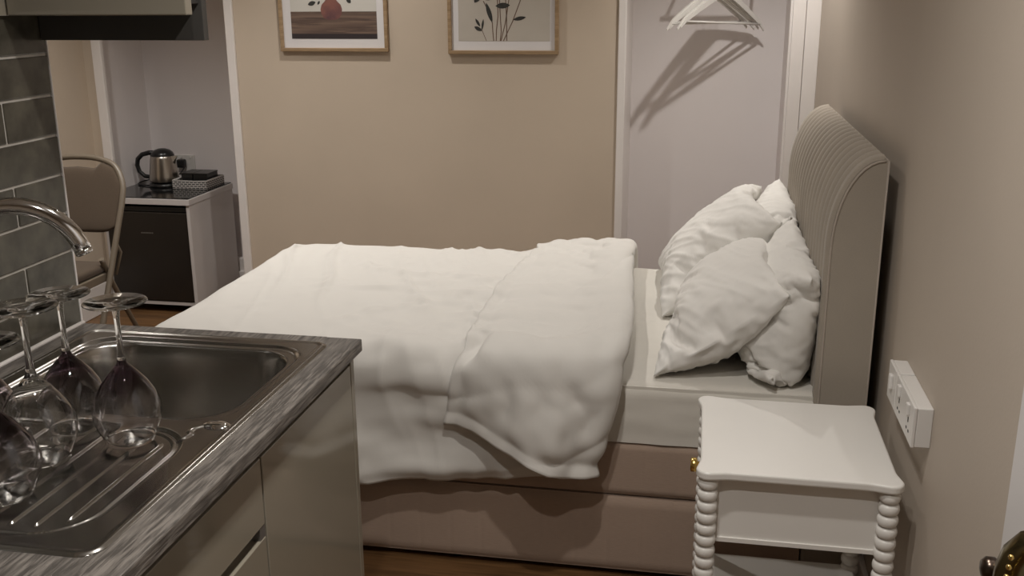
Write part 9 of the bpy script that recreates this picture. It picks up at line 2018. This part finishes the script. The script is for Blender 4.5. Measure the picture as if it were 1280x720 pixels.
# kettle
K = Vector((-1.540, 3.085, .597))
kt = thing('electric_kettle', 'brushed steel kettle with a black handle and lid on the fridge top', 'kettle', K)
MB().lathe([(0, 0), (.078, 0), (.080, .004), (.078, .014), (.066, .020), (.060, .024), (0, .024)], K, 36).build('power_base', M['plastic_black'], kt)
prof = [(0, .026), (.074, .026), (.076, .032), (.074, .06), (.069, .10), (.063, .145), (.060, .158), (.058, .160), (0, .160)]
mb = MB().lathe(prof, K, 40)
sp = bmesh.new()
v = [sp.verts.new(p) for p in ((.050, .022, .158), (.050, -.022, .158), (.086, 0, .160), (.058, .018, .118), (.058, -.018, .118), (.064, 0, .108))]
for f in ((0, 2, 1), (0, 3, 2), (1, 2, 4), (3, 5, 2), (5, 4, 2)): sp.faces.new([v[i] for i in f])
mb.merge(sp, Matrix.Translation(K)); mb.build('body', M['kettle_steel'], kt)
MB().lathe([(.0595, .159), (.060, .163), (.054, .176), (.040, .188), (.020, .195), (0, .197)], K, 36).build('lid', M['plastic_black'], kt)
pts = [K+Vector(p) for p in ((-.045, 0, .172), (-.075, 0, .172), (-.115, 0, .162), (-.142, 0, .138), (-.150, 0, .105), (-.140, 0, .070), (-.112, 0, .048), (-.078, 0, .042), (-.066, 0, .042))]
MB().tube(pts, .0115, 14, radii=[.013, .013, .012, .012, .012, .0115, .011, .011, .011]).build('handle', M['plastic_black'], kt)
MB().tube([K+Vector((-.068, 0, .040)), K+Vector((-.064, 0, .10)), K+Vector((-.056, 0, .165))], .010, 10).build('handle_spine', M['plastic_black'], kt)
pts = [K+Vector(p) for p in ((-.06, -.04, .006), (-.11, -.03, .004), (-.155, .0, .005), (-.15, .05, .012), (-.09, .09, .022), (.0, .12, .03), (.02, .17, .06), (.016, .188, .082))]
sm = []
for i in range(len(pts)-1):
    p0, p1, p2, p3 = pts[max(i-1, 0)], pts[i], pts[i+1], pts[min(i+2, len(pts)-1)]
    for q in range(6):
        a = q/6; sm.append(.5*((2*p1)+(p2-p0)*a+(2*p0-5*p1+4*p2-p3)*a*a+(3*p1-p0-3*p2+p3)*a**3))
sm.append(pts[-1])
MB().tube(sm, .0035, 8).build('power_cord', M['plastic_black'], kt)
MB().box(-1.560, -1.517, YA-.046, YA-.0085, .662, .708, .008).build('plug', M['plastic_black'], kt)
ws = thing('wall_socket', 'white wall socket behind the kettle in the left alcove', 'socket', (-1.54, YA, .64))
MB().box(-1.605, -1.470, YA-.008, YA, .640, .728, .002).build('face_plate', M['plastic_white'], ws)
for x0 in (-1.552, -1.500): MB().box(x0, x0+.012, YA-.012, YA-.007, .71, .722, .001).build('rocker_switch', M['plastic_white'], ws)

# woven basket with black boxes
def weave():
    mt = bpy.data.materials.new('black_white_woven_strap'); mt.use_nodes = True
    nt = mt.node_tree; b = nt.nodes['Principled BSDF']; b.inputs['Roughness'].default_value = .6
    tc = nt.nodes.new('ShaderNodeTexCoord'); mp = nt.nodes.new('ShaderNodeMapping')
    mp.inputs['Rotation'].default_value = (0, 0, 0)
    ad = nt.nodes.new('ShaderNodeVectorMath'); ad.operation = 'DOT_PRODUCT'; ad.inputs[1].default_value = (1, 1, 0)
    nt.links.new(tc.outputs['Object'], ad.inputs[0])
    sp = nt.nodes.new('ShaderNodeSeparateXYZ'); nt.links.new(tc.outputs['Object'], sp.inputs[0])
    cb = nt.nodes.new('ShaderNodeCombineXYZ'); nt.links.new(ad.outputs['Value'], cb.inputs[0]); nt.links.new(sp.outputs['Z'], cb.inputs[1])
    bt = nt.nodes.new('ShaderNodeTexBrick'); bt.inputs['Scale'].default_value = 1
    bt.inputs['Brick Width'].default_value = .022; bt.inputs['Row Height'].default_value = .010; bt.inputs['Mortar Size'].default_value = .0022
    bt.inputs['Color1'].default_value = (.02, .02, .02, 1); bt.inputs['Color2'].default_value = (.05, .05, .05, 1); bt.inputs['Mortar'].default_value = (.55, .52, .49, 1)
    nt.links.new(cb.outputs[0], bt.inputs['Vector']); nt.links.new(bt.outputs[0], b.inputs['Base Color'])
    return mt
M['weave'] = weave()
bk = thing('woven_basket', 'low black and white woven basket beside the kettle', 'basket', (-1.365, 3.10, .597))
bx0, bx1, by0, by1, bz0, bz1 = -1.455, -1.262, 3.005, 3.205, .597, .640
mb = MB(); mb.box(bx0, bx1, by0, by0+.006, bz0, bz1, .001); mb.box(bx0, bx1, by1-.006, by1, bz0, bz1, .001)
mb.box(bx0, bx0+.006, by0+.006, by1-.006, bz0, bz1, .001); mb.box(bx1-.006, bx1, by0+.006, by1-.006, bz0, bz1, .001); mb.box(bx0+.006, bx1-.006, by0+.006, by1-.006, bz0, bz0+.005)
mb.build('woven_sides', M['weave'], bk)
mb = MB().tube([(bx0+.003, by0+.003, bz1), (bx1-.003, by0+.003, bz1), (bx1-.003, by1-.003, bz1), (bx0+.003, by1-.003, bz1)], .0035, 8, closed=True); mb.build('rim', M['plastic_white'], bk)
for (a, b_, lab) in ((-1.430, -1.368, 'small black box standing in the woven basket, kettle side'), (-1.362, -1.285, 'wider black box standing in the woven basket, bed side')):
    t = thing('tea_box', lab, 'box', ((a+b_)/2, 3.12, bz0+.005))
    MB().box(a, b_, 3.06, 3.18, bz0+.0055, bz0+.066, .002).build('body', M['plastic_black'], t)
    MB().box(a-.002, b_+.002, 3.058, 3.182, bz0+.0665, bz0+.074, .002).build('lid', M['plastic_black'], t)

# ------------------------------------------------------------------ folding chair
CX0, CX1 = -1.640, -1.180
ch = thing('folding_chair', 'tan padded folding chair with beige tube frame by the fridge', 'chair', ((CX0+CX1)/2, 1.95, 0))
def bez(pts, n=6):
    pts = [Vector(p) for p in pts]; out = []
    for i in range(len(pts)-1):
        p0, p1, p2, p3 = pts[max(i-1, 0)], pts[i], pts[i+1], pts[min(i+2, len(pts)-1)]
        for q in range(n):
            a = q/n; out.append(.5*((2*p1)+(p2-p0)*a+(2*p0-5*p1+4*p2-p3)*a*a+(3*p1-p0-3*p2+p3)*a**3))
    out.append(pts[-1]); return out
yb_, zb_ = 2.165, .87
# main hoop: front foot up to the rounded top and down the other side
def up(z): return 1.72+(2.165-1.72)*(z/.87)
side = lambda x, zs: [(x, up(z), z) for z in zs]
hoop = bez(side(CX1, (.0, .3, .6, .72)) + [(CX1-.012, up(.79), .79), (CX1-.06, up(.855), .855), (CX1-.14, up(.882), .882), ((CX0+CX1)/2, up(.888), .888),
            (CX0+.14, up(.882), .882), (CX0+.06, up(.855), .855), (CX0+.012, up(.79), .79)] + side(CX0, (.72, .6, .3, .0)), 6)
MB().tube(hoop, .0125, 12).build('main_frame', M['chair_metal'], ch)
for x in (CX1-.028, CX0+.028):
    MB().tube(bez([(x, 1.93, .50), (x, 2.02, .33), (x, 2.22, .0)]), .011, 12).build('rear_leg', M['chair_metal'], ch)
MB().tube([(CX0+.02, 2.16, .10), (CX1-.02, 2.16, .10)], .009, 10).build('rear_crossbar', M['chair_metal'], ch)
MB().tube([(CX0, up(.16), .16), (CX1, up(.16), .16)], .009, 10).build('front_crossbar', M['chair_metal'], ch)
# padded back with a hand slot at the top
def pad_outline():
    pts = []
    hx = [(CX0+.012, .79), (CX0+.06, .855), (CX0+.14, .882), ((CX0+CX1)/2, .888), (CX1-.14, .882), (CX1-.06, .855), (CX1-.012, .79)]
    for k in range(41):
        a = k/40; x = CX0+.006+(CX1-CX0-.012)*a; q = abs(2*a-1)
        zt = .70
        for (xa, za), (xb, zb2) in zip(hx, hx[1:]):
            if xa <= x <= xb: zt = za+(zb2-za)*(x-xa)/(xb-xa)
        if x < hx[0][0] or x > hx[-1][0]: zt = .775
        pts.append((x, zt-.004-.034*smst(.50, .36, q)))
    return pts
top = pad_outline()
mb = MB()
def padf(sg):
    def g(u, v):
        i = u*40; k = min(39, int(i)); f = i-k
        x = top[k][0]*(1-f)+top[k+1][0]*f; zt = top[k][1]*(1-f)+top[k+1][1]*f
        zl = .592+.03*abs(2*u-1)**10
        z = zl+(zt-zl)*v
        h = .016*((1-(2*u-1)**8)**.5)*((1-(2*v-1)**8)**.5)
        return (x, up(z)-.004+sg*h, z)
    return g
mb.grid(padf(-1), 60, 30); mb.grid(padf(1), 60, 30)
bmesh.ops.remove_doubles(mb.bm, verts=mb.bm.verts, dist=.0005); bmesh.ops.recalc_face_normals(mb.bm, faces=mb.bm.faces)
mb.build('back_pad', M['chair_fabric'], ch)
mb = MB().prism(rrect(CX0+.03, CX1-.03, 1.60, 2.00, .06), .437, .472, None, .012)
o = mb.build('seat_pad', M['chair_fabric'], ch); smooth_all(o)
MB().prism(rrect(CX0+.022, CX1-.022, 1.592, 2.008, .065), .400, .436, None, .004).build('seat_frame', M['chair_metal'], ch)
for x in (CX1-.012, CX0+.012):
    MB().tube([(x, 2.00, .415), (x, 2.055, .50), (x, 2.02, .56)], .006, 8).build('hinge_link', M['chair_metal'], ch)
